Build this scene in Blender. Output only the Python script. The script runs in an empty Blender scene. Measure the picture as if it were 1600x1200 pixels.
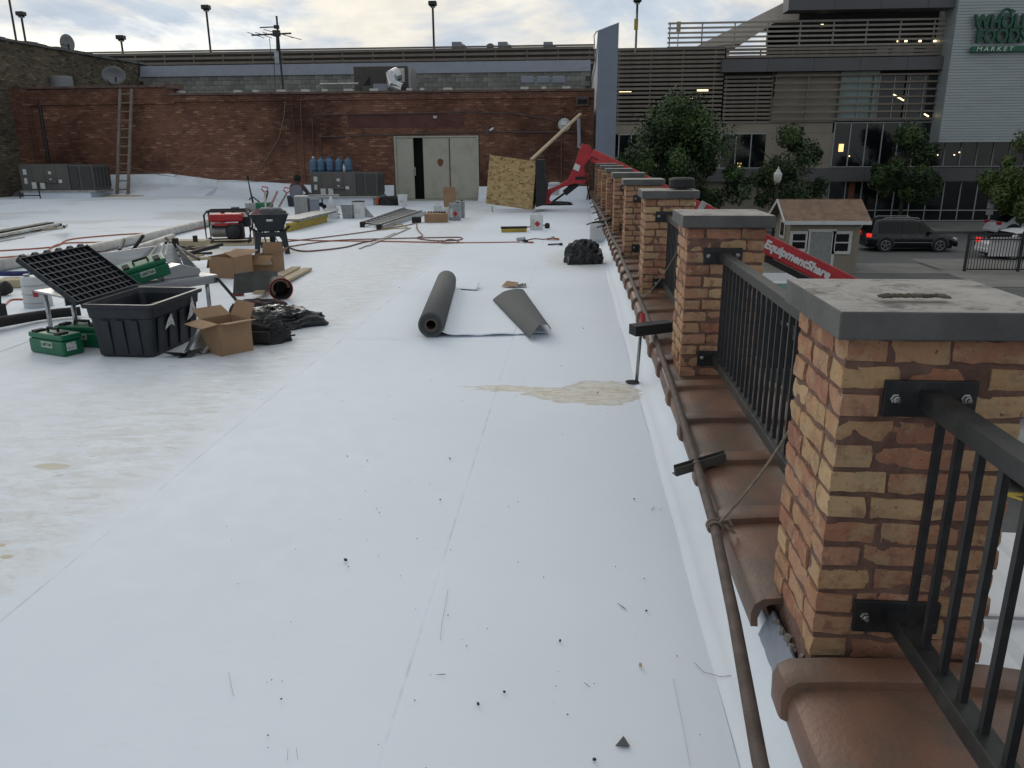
import bpy, bmesh, math, random
import numpy as np
from mathutils import Vector, Matrix, noise
R = math.radians
random.seed(7)
sc = bpy.context.scene
col = sc.collection

# ------------------------------------------------ camera, sky, sun, exposure
FPX, CAMH, YAW, PITCH, ROLL = 1225.0, 1.7, 0.0758661, R(16.6778), -0.006
fw = Vector((-math.sin(YAW) * math.cos(PITCH), math.cos(YAW) * math.cos(PITCH), -math.sin(PITCH)))
rt0 = Vector((math.cos(YAW), math.sin(YAW), 0)); up0 = rt0.cross(fw)
rt = rt0 * math.cos(ROLL) + up0 * math.sin(ROLL); up = -rt0 * math.sin(ROLL) + up0 * math.cos(ROLL)
cd = bpy.data.cameras.new('camera'); cam = bpy.data.objects.new('camera', cd); col.objects.link(cam)
cam.matrix_world = Matrix(((rt.x, up.x, -fw.x, 0), (rt.y, up.y, -fw.y, 0), (rt.z, up.z, -fw.z, CAMH), (0, 0, 0, 1)))
cd.sensor_width = 36; cd.lens = FPX / 1600 * 36; cd.clip_start = 0.05; cd.clip_end = 2000
sc.camera = cam
sc.render.resolution_x, sc.render.resolution_y = 1024, 768
sc.view_settings.view_transform = 'Standard'; sc.view_settings.look = 'None'
sc.view_settings.gamma = 1; sc.view_settings.use_curve_mapping = False
sc.view_settings.exposure = 0.24

SUN_EL, SUN_AZ = R(24), R(-28)         # behind the clouds ahead and to the left
world = bpy.data.worlds.new('World'); sc.world = world; world.use_nodes = True
nt = world.node_tree; N = nt.nodes; L = nt.links; N.clear()
def wn(t, **k):
    n = N.new(t)
    for a, b in k.items(): setattr(n, a, b)
    return n
out = wn('ShaderNodeOutputWorld'); bg = wn('ShaderNodeBackground'); L.new(bg.outputs[0], out.inputs[0])
bg.inputs[1].default_value = 0.1
sky = wn('ShaderNodeTexSky', sky_type='NISHITA'); sky.sun_disc = False
sky.sun_elevation = SUN_EL; sky.sun_rotation = SUN_AZ
tc = wn('ShaderNodeTexCoord'); mp = wn('ShaderNodeMapping'); mp.inputs['Scale'].default_value = (1.0, 1.0, 2.6)
L.new(tc.outputs['Generated'], mp.inputs[0])
def wnoise(scale, detail, rough, dist=0.0, off=(0, 0, 0)):
    m = wn('ShaderNodeMapping'); m.inputs['Location'].default_value = off; L.new(mp.outputs[0], m.inputs[0])
    n = wn('ShaderNodeTexNoise'); n.inputs['Scale'].default_value = scale; n.inputs['Detail'].default_value = detail
    n.inputs['Roughness'].default_value = rough; n.inputs['Distortion'].default_value = dist
    L.new(m.outputs[0], n.inputs['Vector']); return n.outputs['Fac']
def wramp(src, stops):
    r = wn('ShaderNodeValToRGB'); e = r.color_ramp.elements
    e[0].position, e[0].color = stops[0][0], (*stops[0][1], 1); e[1].position, e[1].color = stops[-1][0], (*stops[-1][1], 1)
    for p, c in stops[1:-1]:
        x = e.new(p); x.color = (*c, 1)
    L.new(src, r.inputs[0]); return r.outputs[0]
def wmix(fac, a, b, mode='MIX'):
    m = wn('ShaderNodeMix', data_type='RGBA', blend_type=mode)
    if isinstance(fac, float): m.inputs[0].default_value = fac
    else: L.new(fac, m.inputs[0])
    for s, i in ((a, 6), (b, 7)):
        if isinstance(s, tuple): m.inputs[i].default_value = (*s, 1)
        else: L.new(s, m.inputs[i])
    return m.outputs[2]
# clouds: cream sunlit sheets, blue-grey undersides, both as bright as the physical sky (x10, background strength 0.1)
big = wnoise(3.1, 8, 0.55, 0.5, (0.35, 0.2, 0.31))
c1 = wramp(big, [(0.36, (8.9, 8.3, 7.1)), (0.47, (8.0, 7.6, 6.8)), (0.55, (5.2, 5.8, 6.5)), (0.68, (3.9, 4.75, 5.8))])
fine = wnoise(9, 10, 0.6, 0.6, (1.3, 0.7, 0))
c2 = wramp(fine, [(0.3, (0.86, 0.87, 0.9)), (0.7, (1.1, 1.1, 1.08))])
clouds = wmix(1.0, c1, c2, 'MULTIPLY')
# the overcast dims away from the sunward side
dt = wn('ShaderNodeVectorMath', operation='DOT_PRODUCT'); L.new(tc.outputs['Generated'], dt.inputs[0])
dt.inputs[1].default_value = (math.sin(SUN_AZ) , math.cos(SUN_AZ), 0.35)
g = wramp(dt.outputs['Value'], [(-0.3, (0.66, 0.69, 0.74)), (0.9, (1.0, 1.0, 1.0))])
clouds = wmix(1.0, clouds, g, 'MULTIPLY')
hole = wramp(wnoise(2.3, 6, 0.6, 0.3, (4.1, 2.2, 0.5)), [(0.55, (0, 0, 0)), (0.72, (0.5, 0.5, 0.5))])
L.new(wmix(hole, clouds, sky.outputs[0]), bg.inputs[0])
sd = bpy.data.lights.new('sun', 'SUN'); sun = bpy.data.objects.new('sun', sd); col.objects.link(sun)
sd.energy = 0.55; sd.angle = R(25); sd.color = (1, 0.93, 0.84)
sun.rotation_euler = (R(90) - SUN_EL, 0, math.pi - SUN_AZ)

# ------------------------------------------------ helpers
def ray(u, v):
    return fw + rt * ((u - 800) / FPX) + up * ((600 - v) / FPX)
def at(u, v, Y=None, z=None, X=None):
    """the point of the place that a photograph pixel shows, on the plane y=Y, z=z or x=X"""
    d = ray(u, v)
    t = Y / d.y if Y is not None else ((z - CAMH) / d.z if z is not None else X / d.x)
    return Vector((0, 0, CAMH)) + d * t

class MB:
    def __init__(s): s.b = bmesh.new()
    def verts(s, pts): return [s.b.verts.new(p) for p in pts]
    def face(s, pts):
        try: return s.b.faces.new(s.verts(pts))
        except ValueError: return None
    def box(s, c, d, rz=0, M=None):
        c = Vector(c); m = Matrix.Rotation(rz, 3, 'Z') if M is None else M
        v = [s.b.verts.new(c + m @ Vector((x * d[0] / 2, y * d[1] / 2, z * d[2] / 2))) for x in (-1, 1) for y in (-1, 1) for z in (-1, 1)]
        for f in ((0, 1, 3, 2), (4, 6, 7, 5), (0, 4, 5, 1), (2, 3, 7, 6), (0, 2, 6, 4), (1, 5, 7, 3)):
            s.b.faces.new([v[i] for i in f])
        return s
    def bb(s, x0, x1, y0, y1, z0, z1):
        return s.box(((x0 + x1) / 2, (y0 + y1) / 2, (z0 + z1) / 2), (abs(x1 - x0), abs(y1 - y0), abs(z1 - z0)))
    def beam(s, a, b, w, h, upv=(0, 0, 1)):
        a, b = Vector(a), Vector(b); d = b - a; x = d.normalized(); u = Vector(upv)
        if abs(x.dot(u)) > 0.98: u = Vector((0, 1, 0))
        y = u.cross(x).normalized(); z = x.cross(y)
        return s.box((a + b) / 2, (d.length, w, h), M=Matrix((x, y, z)).transposed())
    def tube(s, pts, r, seg=8, closed=False, caps=True):
        pts = [Vector(p) for p in pts]; n = len(pts); rings = []
        rr = r if isinstance(r, (list, tuple)) else [r] * n
        pu = None
        for i, p in enumerate(pts):
            t = (pts[(i + 1) % n] - pts[i - 1]) if closed else (pts[min(i + 1, n - 1)] - pts[max(i - 1, 0)])
            t = t.normalized() if t.length > 1e-9 else Vector((0, 0, 1))
            if pu is None: pu = Vector((0, 0, 1)) if abs(t.z) < .9 else Vector((1, 0, 0))
            a = t.cross(pu)
            if a.length < 1e-6: a = t.orthogonal()
            a.normalize(); b2 = a.cross(t).normalized(); pu = b2
            rings.append([s.b.verts.new(p + (a * math.cos(2 * math.pi * k / seg) + b2 * math.sin(2 * math.pi * k / seg)) * rr[i]) for k in range(seg)])
        for i in range(n if closed else n - 1):
            A, B = rings[i], rings[(i + 1) % n]
            for k in range(seg):
                s.b.faces.new((A[k], A[(k + 1) % seg], B[(k + 1) % seg], B[k]))
        if caps and not closed:
            s.b.faces.new(rings[0][::-1]); s.b.faces.new(rings[-1])
        return s
    def lathe(s, prof, c=(0, 0, 0), seg=20, M=None, squash=1.0, caps=True):
        c = Vector(c); rings = []
        for r, z in prof:
            ring = []
            for k in range(seg):
                p = Vector((r * math.cos(2 * math.pi * k / seg), r * squash * math.sin(2 * math.pi * k / seg), z))
                ring.append(s.b.verts.new(c + (M @ p if M else p)))
            rings.append(ring)
        for A, B in zip(rings, rings[1:]):
            for k in range(seg): s.b.faces.new((A[k], A[(k + 1) % seg], B[(k + 1) % seg], B[k]))
        if caps and prof[0][0] > 1e-4: s.b.faces.new(rings[0][::-1])
        if caps and prof[-1][0] > 1e-4: s.b.faces.new(rings[-1])
        return s
    def prism(s, pts, ext):
        """pts: 3D outline, ext: extrusion vector"""
        e = Vector(ext); a = s.verts(pts); b = s.verts([Vector(p) + e for p in pts]); n = len(pts)
        s.b.faces.new(a[::-1]); s.b.faces.new(b)
        for i in range(n): s.b.faces.new((a[i], a[(i + 1) % n], b[(i + 1) % n], b[i]))
        return s
    def grid(s, fn, nu, nv):
        vs = [[s.b.verts.new(fn(i / nu, j / nv)) for j in range(nv + 1)] for i in range(nu + 1)]
        for i in range(nu):
            for j in range(nv): s.b.faces.new((vs[i][j], vs[i + 1][j], vs[i + 1][j + 1], vs[i][j + 1]))
        return s
    def loft(s, rings, closed=True, caps=True):
        vr = [s.verts(r) for r in rings]
        n = len(vr[0])
        for A, B in zip(vr, vr[1:]):
            for k in range(n if closed else n - 1): s.b.faces.new((A[k], A[(k + 1) % n], B[(k + 1) % n], B[k]))
        if caps and closed:
            s.b.faces.new(vr[0][::-1]); s.b.faces.new(vr[-1])
        return s
    def wobble(s, amp, scale, seed=0):
        for v in s.b.verts: v.co += noise.noise_vector(v.co * scale + Vector((seed, seed * 1.7, 3))) * amp
        return s
    def mesh(s, name):
        bmesh.ops.recalc_face_normals(s.b, faces=s.b.faces)
        me = bpy.data.meshes.new(name); s.b.to_mesh(me); s.b.free(); return me

def thing(name, label, cat, loc=(0, 0, 0), rz=0, group=None):
    o = bpy.data.objects.new(name, None); col.objects.link(o); o.empty_display_size = .1
    o.location = loc; o.rotation_euler = (0, 0, rz); o['label'] = label; o['category'] = cat
    if group: o['group'] = group
    return o
def part(name, mb, m, parent=None, smooth=False, bevel=0, world=False, label=None, kind=None, seg=2, solid=0):
    me = mb.mesh(name) if isinstance(mb, MB) else mb
    if m is not None and not me.materials: me.materials.append(m)
    if smooth: me.shade_smooth()
    o = bpy.data.objects.new(name, me); col.objects.link(o)
    if parent is not None:
        o.parent = parent
        if world: o.matrix_parent_inverse = (Matrix.LocRotScale(parent.location, parent.rotation_euler, None)).inverted()
    if solid:
        md = o.modifiers.new('thickness', 'SOLIDIFY'); md.thickness = solid; md.offset = 0
    if bevel:
        md = o.modifiers.new('bevel', 'BEVEL'); md.width = bevel; md.segments = seg; md.limit_method = 'ANGLE'; md.angle_limit = R(35)
    if label: o['label'] = label
    if kind: o['kind'] = kind
    return o
def one(name, mb, m, label, cat, group=None, **k):
    o = part(name, mb, m, **k); o['label'] = label; o['category'] = cat
    if group: o['group'] = group
    return o
def struct(name, mb, m, **k):
    return part(name, mb, m, kind='structure', **k)
def put(me_or_obj, parent=None, loc=(0, 0, 0), rot=(0, 0, 0), scale=None):
    c = me_or_obj.copy(); col.objects.link(c); c.location = loc; c.rotation_euler = rot
    if scale: c.scale = scale
    if parent is not None: c.parent = parent
    return c
def dup(root, loc, rz=0, label=None):
    r = root.copy(); col.objects.link(r); r.location = loc; r.rotation_euler = (0, 0, rz)
    if label: r['label'] = label
    for ch in root.children:
        c = ch.copy(); col.objects.link(c); c.parent = r
        for g2 in ch.children:
            d = g2.copy(); col.objects.link(d); d.parent = c
    return r
def text(body, size, m, M, parent, name='lettering', bold=0.0, depth=0.002, shear=0, spacing=1, align='CENTER', scale=(1, 1)):
    cu = bpy.data.curves.new(name, 'FONT'); cu.body = body; cu.size = size; cu.offset = bold; cu.extrude = depth
    cu.shear = shear; cu.space_character = spacing; cu.align_x = align; cu.align_y = 'CENTER'; cu.resolution_u = 3
    tmp = bpy.data.objects.new(name, cu); col.objects.link(tmp)
    dg = bpy.context.evaluated_depsgraph_get(); me = bpy.data.meshes.new_from_object(tmp.evaluated_get(dg))
    bpy.data.objects.remove(tmp)
    me.transform(Matrix.Diagonal((scale[0], scale[1], 1, 1))); me.transform(M)
    me.materials.clear(); me.materials.append(m)
    o = bpy.data.objects.new(name, me); col.objects.link(o)
    if parent is not None:
        o.parent = parent
        o.matrix_parent_inverse = Matrix.LocRotScale(parent.location, parent.rotation_euler, None).inverted()
    return o
def frame(o, x, y):
    x = Vector(x).normalized(); y = Vector(y).normalized(); z = x.cross(y).normalized(); y = z.cross(x)
    m = Matrix((x, y, z)).transposed().to_4x4(); m.translation = o; return m

# ------------------------------------------------ materials
def base_mat(name):
    m = bpy.data.materials.new(name); m.use_nodes = True; t = m.node_tree
    return m, t, t.nodes['Principled BSDF']
def mat(name, c, rough=.6, var=.18, scale=6, bump=.0, bscale=40, metal=0, c2=None, patch=(.4, .65), spec=.5, rnd=0, stretch=(1, 1, 1), emit=0, detail=6):
    m, t, b = base_mat(name); n, l = t.nodes, t.links
    tcn = n.new('ShaderNodeTexCoord'); mpn = n.new('ShaderNodeMapping'); mpn.inputs['Scale'].default_value = stretch
    l.new(tcn.outputs['Object'], mpn.inputs[0])
    nz = n.new('ShaderNodeTexNoise'); nz.inputs['Scale'].default_value = scale; nz.inputs['Detail'].default_value = detail; nz.inputs['Roughness'].default_value = .62
    l.new(mpn.outputs[0], nz.inputs['Vector'])
    r = n.new('ShaderNodeValToRGB'); e = r.color_ramp.elements
    e[0].position, e[1].position = patch
    c2 = c2 or tuple(x * (1 - var) for x in c)
    e[0].color = (*c, 1); e[1].color = (*c2, 1); l.new(nz.outputs['Fac'], r.inputs[0]); src = r.outputs[0]
    if rnd:
        oi = n.new('ShaderNodeObjectInfo'); hs = n.new('ShaderNodeHueSaturation')
        mr = n.new('ShaderNodeMapRange'); mr.inputs['To Min'].default_value = 1 - rnd; mr.inputs['To Max'].default_value = 1 + rnd
        l.new(oi.outputs['Random'], mr.inputs['Value']); l.new(mr.outputs[0], hs.inputs['Value']); l.new(src, hs.inputs['Color']); src = hs.outputs[0]
    l.new(src, b.inputs['Base Color'])
    b.inputs['Roughness'].default_value = rough; b.inputs['Metallic'].default_value = metal; b.inputs['Specular IOR Level'].default_value = spec
    mr2 = n.new('ShaderNodeMapRange'); mr2.inputs['To Min'].default_value = max(0.03, rough - .1); mr2.inputs['To Max'].default_value = min(1, rough + .12)
    l.new(nz.outputs['Fac'], mr2.inputs['Value']); l.new(mr2.outputs[0], b.inputs['Roughness'])
    if bump:
        nb = n.new('ShaderNodeTexNoise'); nb.inputs['Scale'].default_value = bscale; nb.inputs['Detail'].default_value = 5
        l.new(mpn.outputs[0], nb.inputs['Vector'])
        bp = n.new('ShaderNodeBump'); bp.inputs['Strength'].default_value = 1; bp.inputs['Distance'].default_value = bump
        l.new(nb.outputs['Fac'], bp.inputs['Height']); l.new(bp.outputs[0], b.inputs['Normal'])
    if emit:
        b.inputs['Emission Color'].default_value = (*c, 1); b.inputs['Emission Strength'].default_value = emit
    return m

def brick_mat(name, axes, cols, mortar, bw=.21, bh=.072, dirt=None, ms=.008, soot=.35, bump=.006):
    """cols: list of (pos, colour) over a per-brick random value; axes 'xz' or 'yz'"""
    m, t, b = base_mat(name); n, l = t.nodes, t.links
    geo = n.new('ShaderNodeNewGeometry'); sp = n.new('ShaderNodeSeparateXYZ'); l.new(geo.outputs['Position'], sp.inputs[0])
    cb = n.new('ShaderNodeCombineXYZ'); l.new(sp.outputs['X' if axes == 'xz' else 'Y'], cb.inputs[0]); l.new(sp.outputs['Z'], cb.inputs[1])
    wob = n.new('ShaderNodeTexNoise'); wob.inputs['Scale'].default_value = 7; l.new(cb.outputs[0], wob.inputs['Vector'])
    ad = n.new('ShaderNodeVectorMath'); ad.operation = 'MULTIPLY_ADD'; l.new(wob.outputs['Color'], ad.inputs[0]); ad.inputs[1].default_value = (.02, .014, 0)
    l.new(cb.outputs[0], ad.inputs[2])
    br = n.new('ShaderNodeTexBrick'); l.new(ad.outputs[0], br.inputs['Vector'])
    br.inputs['Scale'].default_value = 1; br.inputs['Brick Width'].default_value = bw; br.inputs['Row Height'].default_value = bh
    br.inputs['Mortar Size'].default_value = ms; br.inputs['Mortar Smooth'].default_value = .3
    br.inputs['Color1'].default_value = (0, 0, 0, 1); br.inputs['Color2'].default_value = (1, 1, 1, 1); br.inputs['Mortar'].default_value = (.5, .5, .5, 1)
    r = n.new('ShaderNodeValToRGB'); e = r.color_ramp.elements
    e[0].position, e[0].color = cols[0][0], (*cols[0][1], 1); e[1].position, e[1].color = cols[-1][0], (*cols[-1][1], 1)
    for p, c in cols[1:-1]: x = e.new(p); x.color = (*c, 1)
    l.new(br.outputs['Color'], r.inputs[0])
    mx = n.new('ShaderNodeMix'); mx.data_type = 'RGBA'; l.new(br.outputs['Fac'], mx.inputs[0]); l.new(r.outputs[0], mx.inputs[6]); mx.inputs[7].default_value = (*mortar, 1)
    src = mx.outputs[2]
    for sc_, amt, colr, lo, hi in ((.35, soot, (.35, .33, .33), .45, .68), (2.2, .5, (.55, .5, .5), .48, .75)):
        nz = n.new('ShaderNodeTexNoise'); nz.inputs['Scale'].default_value = sc_; nz.inputs['Detail'].default_value = 8; nz.inputs['Roughness'].default_value = .65
        l.new(geo.outputs['Position'], nz.inputs['Vector'])
        rr = n.new('ShaderNodeValToRGB'); rr.color_ramp.elements[0].position = lo; rr.color_ramp.elements[1].position = hi
        rr.color_ramp.elements[1].color = (amt * 1.3, amt * 1.3, amt * 1.3, 1)
        l.new(nz.outputs['Fac'], rr.inputs[0])
        m2 = n.new('ShaderNodeMix'); m2.data_type = 'RGBA'; m2.blend_type = 'MULTIPLY'; l.new(rr.outputs[0], m2.inputs[0]); l.new(src, m2.inputs[6]); m2.inputs[7].default_value = (*colr, 1)
        src = m2.outputs[2]
    if dirt:   # pale streaks of worn-off paint
        nz = n.new('ShaderNodeTexNoise'); nz.inputs['Scale'].default_value = 1.1; nz.inputs['Detail'].default_value = 10; nz.inputs['Roughness'].default_value = .8
        l.new(geo.outputs['Position'], nz.inputs['Vector'])
        rr = n.new('ShaderNodeValToRGB'); rr.color_ramp.elements[0].position = .56; rr.color_ramp.elements[1].position = .74
        l.new(nz.outputs['Fac'], rr.inputs[0])
        m2 = n.new('ShaderNodeMix'); m2.data_type = 'RGBA'; l.new(rr.outputs[0], m2.inputs[0]); l.new(src, m2.inputs[6]); m2.inputs[7].default_value = (*dirt, 1)
        src = m2.outputs[2]
    l.new(src, b.inputs['Base Color']); b.inputs['Roughness'].default_value = .9; b.inputs['Specular IOR Level'].default_value = .25
    inv = n.new('ShaderNodeMath'); inv.operation = 'SUBTRACT'; inv.inputs[0].default_value = 1; l.new(br.outputs['Fac'], inv.inputs[1])
    bp = n.new('ShaderNodeBump'); bp.inputs['Distance'].default_value = bump; l.new(inv.outputs[0], bp.inputs['Height']); l.new(bp.outputs[0], b.inputs['Normal'])
    return m

def roof_mat():
    m, t, b = base_mat('white roof membrane'); n, l = t.nodes, t.links
    geo = n.new('ShaderNodeNewGeometry')
    def nz(scale, detail, rough, st=(1, 1, 1), rz=0, dist=0):
        mp_ = n.new('ShaderNodeMapping'); mp_.inputs['Scale'].default_value = st; mp_.inputs['Rotation'].default_value = (0, 0, rz)
        l.new(geo.outputs['Position'], mp_.inputs[0]); x = n.new('ShaderNodeTexNoise')
        x.inputs['Scale'].default_value = scale; x.inputs['Detail'].default_value = detail; x.inputs['Roughness'].default_value = rough; x.inputs['Distortion'].default_value = dist
        l.new(mp_.outputs[0], x.inputs['Vector']); return x.outputs['Fac']
    def ramp(s, a, b_, lo=0, hi=1):
        r = n.new('ShaderNodeMapRange'); r.interpolation_type = 'SMOOTHSTEP'
        r.inputs['From Min'].default_value = a; r.inputs['From Max'].default_value = b_; r.inputs['To Min'].default_value = lo; r.inputs['To Max'].default_value = hi
        l.new(s, r.inputs['Value']); return r.outputs[0]
    def mul(a, b_, op='MULTIPLY'):
        x = n.new('ShaderNodeMath'); x.operation = op
        for s, i in ((a, 0), (b_, 1)):
            if isinstance(s, (int, float)): x.inputs[i].default_value = s
            else: l.new(s, x.inputs[i])
        return x.outputs[0]
    def mix(f, a, c):
        x = n.new('ShaderNodeMix'); x.data_type = 'RGBA'; l.new(f, x.inputs[0]); l.new(a, x.inputs[6]) if not isinstance(a, tuple) else setattr(x.inputs[6], 'default_value', (*a, 1))
        x.inputs[7].default_value = (*c, 1); return x.outputs[2]
    sp = n.new('ShaderNodeSeparateXYZ'); l.new(geo.outputs['Position'], sp.inputs[0]); X, Y = sp.outputs['X'], sp.outputs['Y']
    c = mix(ramp(nz(.4, 4, .5), .3, .8), (.72, .785, .86), (.655, .72, .795))
    c = mix(mul(ramp(nz(7, 12, .82, (1, 3, 1), .5), .54, .78), .45), c, (.60, .605, .59))
    # dirty wheel and foot traffic left of the seam, fading to the left
    wobx = mul(X, mul(nz(1.1, 4, .6), .5, 'MULTIPLY'), 'ADD')
    left = ramp(wobx, -2.2, -1.84, 1, 0); fade = ramp(wobx, -4.6, -2.1, .22, 1.0)
    dirt = mul(mul(left, fade), ramp(nz(4.5, 12, .78, (1, 2.2, 1), -.6, .5), .36, .66))
    c = mix(mul(dirt, .62), c, (.51, .49, .44))
    streak = mul(mul(left, fade), ramp(nz(9, 12, .82, (.8, 3.2, 1), -.5, .8), .53, .68))
    c = mix(mul(streak, .7), c, (.38, .34, .28))
    scuff = mul(ramp(nz(3.2, 12, .85, (1, 7, 1), .2, 1.5), .655, .73), ramp(nz(.9, 3, .5), .42, .6))
    c = mix(mul(scuff, .6), c, (.30, .29, .27))
    scuff2 = mul(ramp(nz(2.3, 12, .85, (6, 1, 1), .35, 1.2), .67, .73), .45)
    c = mix(scuff2, c, (.42, .42, .41))
    pond = mul(ramp(nz(.35, 5, .6, (1, 1.8, 1)), .5, .62), ramp(X, -5.5, -9, 0, .55))
    c = mix(pond, c, (.50, .51, .50))
    # silt dried round the drain: a lobe with a long tail to the left
    def lobe(cx, cy, rx, ry, wob, rz=0):
        mp_ = n.new('ShaderNodeMapping'); mp_.vector_type = 'TEXTURE'; mp_.inputs['Location'].default_value = (cx, cy, 0); mp_.inputs['Scale'].default_value = (rx, ry, 100); mp_.inputs['Rotation'].default_value = (0, 0, rz)
        l.new(geo.outputs['Position'], mp_.inputs[0]); ln = n.new('ShaderNodeVectorMath'); ln.operation = 'LENGTH'; l.new(mp_.outputs[0], ln.inputs[0])
        return mul(ln.outputs['Value'], mul(mul(nz(5, 8, .65, (1, 3, 1)), .5, 'SUBTRACT'), wob), 'ADD')
    d = mul(mul(lobe(.24, 5.46, .27, .28, 1.1, .35), lobe(.03, 5.36, .38, .16, 1.1, -.25), 'MINIMUM'), lobe(-.33, 5.5, .42, .075, 2.0, -.12), 'MINIMUM')
    inside = mul(ramp(d, .62, 1.1, 1, 0), ramp(nz(9, 10, .75, (1, 3, 1), -.2, .6), .3, .62, .55, 1))
    rings = ramp(nz(3.2, 8, .7, (1.2, 7, 1), .3, 2.2), .45, .56)
    c = mix(mul(inside, .85), c, (.54, .49, .38))
    c = mix(mul(mul(inside, rings), .9), c, (.73, .71, .65))
    tide = mul(ramp(nz(3.2, 8, .7, (1.2, 7, 1), .3, 2.2), .40, .44), ramp(nz(3.2, 8, .7, (1.2, 7, 1), .3, 2.2), .48, .44))
    c = mix(mul(mul(inside, tide), .8), c, (.38, .31, .2))
    edge = mul(ramp(d, .84, .98, 0, 1), ramp(d, 1.0, 1.08, 1, 0))
    c = mix(mul(edge, .6), c, (.42, .34, .21))
    for (cx, cy, rx, ry, a) in ((.1, 12.6, .55, 1.3, .35), (-2.9, 3.9, .11, .05, .8), (-2.55, 3.0, .03, .02, 1), (-2.45, 2.9, .03, .02, 1), (-6.5, 13.5, 2, .5, .5)):
        c = mix(mul(ramp(lobe(cx, cy, rx, ry, 1.6), .7, 1.1, 1, 0), a), c, (.52, .47, .37))
    for (ax_, pos, hw, y0_) in (('X', -2.13, .012, 0), ('X', -.53, .008, 0), ('Y', 7.03, .012, 0)):
        dd_ = n.new('ShaderNodeMath'); dd_.operation = 'SUBTRACT'; l.new(X if ax_ == 'X' else Y, dd_.inputs[0]); dd_.inputs[1].default_value = pos
        ab = n.new('ShaderNodeMath'); ab.operation = 'ABSOLUTE'; l.new(dd_.outputs[0], ab.inputs[0])
        ln_ = mul(ramp(ab.outputs[0], hw * .3, hw, 1, 0), ramp(nz(2.5, 8, .8), .42, .68, .04, .5))
        if ax_ == 'Y': ln_ = mul(ln_, mul(ramp(X, -2.14, -2.13), ramp(X, -.5, -.49, 1, 0)))
        c = mix(ln_, c, (.36, .36, .35))
    l.new(c, b.inputs['Base Color']); b.inputs['Roughness'].default_value = .6; b.inputs['Specular IOR Level'].default_value = .28
    l.new(ramp(nz(6, 8, .7), .3, .7, .6, .74), b.inputs['Roughness'])
    bp = n.new('ShaderNodeBump'); bp.inputs['Distance'].default_value = .003; bp.inputs['Strength'].default_value = .5
    l.new(mul(nz(4.5, 4, .5), mul(nz(1.2, 3, .5, (1, .25, 1)), 2.0), 'ADD'), bp.inputs['Height']); l.new(bp.outputs[0], b.inputs['Normal'])
    return m

K = {}
def k(name, *a, **kw): K[name] = mat(name, *a, **kw); return K[name]
K['roof'] = roof_mat()
K['redwall'] = brick_mat('red painted brick', 'xz', [(0, (.17, .078, .052)), (.35, (.21, .102, .064)), (.6, (.14, .062, .045)), (.9, (.24, .125, .078)), (1, (.3, .18, .12))], (.115, .066, .052), soot=.8, dirt=(.1, .052, .042))
K['redwally'] = brick_mat('red painted brick side', 'yz', [(0, (.115, .042, .032)), (.5, (.15, .058, .043)), (1, (.24, .125, .09))], (.085, .042, .036), soot=.55)
K['tanwall'] = brick_mat('sooty tan brick', 'yz', [(0, (.12, .105, .07)), (.4, (.17, .145, .095)), (.7, (.07, .06, .045)), (1, (.25, .215, .15))], (.05, .043, .035), soot=.6)
K['tanwallx'] = brick_mat('sooty tan brick face', 'xz', [(0, (.12, .105, .07)), (.4, (.17, .145, .095)), (.7, (.07, .06, .045)), (1, (.25, .215, .15))], (.05, .043, .035), soot=.6)
k('mortar', (.165, .092, .07), .95, .35, 14, .006, 60)
k('cap', (.235, .228, .212), .85, c2=(.12, .118, .108), scale=7, bump=.003, bscale=120)
k('cmu', (.225, .235, .215), .9, .3, 5, .003, 90, rnd=.22)
k('joint', (.1, .105, .098), .95)
k('coping', (.23, .255, .31), .5, .12, 2)
k('finblue', (.17, .205, .26), .5, .1, 1.5)
k('cladlight', (.42, .43, .42), .6, .2)
k('terra', (.15, .077, .05), .48, c2=(.095, .064, .047), scale=4, bump=.002, bscale=70, rnd=.28, patch=(.42, .6))
k('darkmetal', (.011, .012, .014), .5, c2=(.03, .032, .031), scale=12, bump=.0005, bscale=200, patch=(.45, .8))
k('railmetal', (.013, .015, .015), .5, c2=(.04, .04, .036), scale=9, patch=(.45, .75))
k('bolt', (.42, .42, .4), .35, .4, 60, metal=1)
k('rust', (.085, .06, .052), .7, c2=(.05, .036, .03), scale=14, bump=.001)
k('rope', (.24, .2, .155), .9, .4, 60)
k('asphalt', (.075, .077, .078), .92, c2=(.105, .105, .102), scale=.7, bump=.004, bscale=60)
k('street', (.085, .088, .09), .9, c2=(.12, .122, .12), scale=.35, bump=.003)
k('concrete', (.2, .198, .185), .9, c2=(.15, .148, .138), scale=.8, bump=.002, bscale=50)
k('yellowline', (.5, .37, .06), .8, c2=(.2, .17, .08), scale=8, patch=(.5, .75))
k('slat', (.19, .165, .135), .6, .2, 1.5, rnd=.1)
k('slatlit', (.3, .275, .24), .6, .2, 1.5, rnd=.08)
k('garage', (.018, .018, .018), .9)
k('garagewall', (.06, .053, .045), .9)
k('taupe', (.26, .23, .185), .9, .16, .6)
k('band', (.088, .09, .096), .6, .1, .4)
k('corr', (.36, .4, .41), .42, .08, .5, metal=.25, stretch=(1, 1, 6))
k('glass', (.006, .008, .01), .04, .2, 1)
k('carglass', (.004, .005, .006), .08, .1, 1, spec=.3)
k('frosted', (.17, .235, .225), .25, .15, 1)
k('mullion', (.3, .32, .32), .45, .1, 3)
k('lampglow', (1, .78, .42), emit=2.4)
k('lampwarm', (1, .62, .25), emit=1.2)
k('brake', (.8, .03, .02), .3, emit=.7)
k('green', (.004, .075, .042), .4, .15)
k('greensign', (.003, .11, .055), .4, .1)
k('white', (.62, .64, .65), .5, .12, 5)
k('whitepaint', (.55, .55, .53), .6, .15, 5)
k('cord', (.42, .12, .05), .6, .2)
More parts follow.
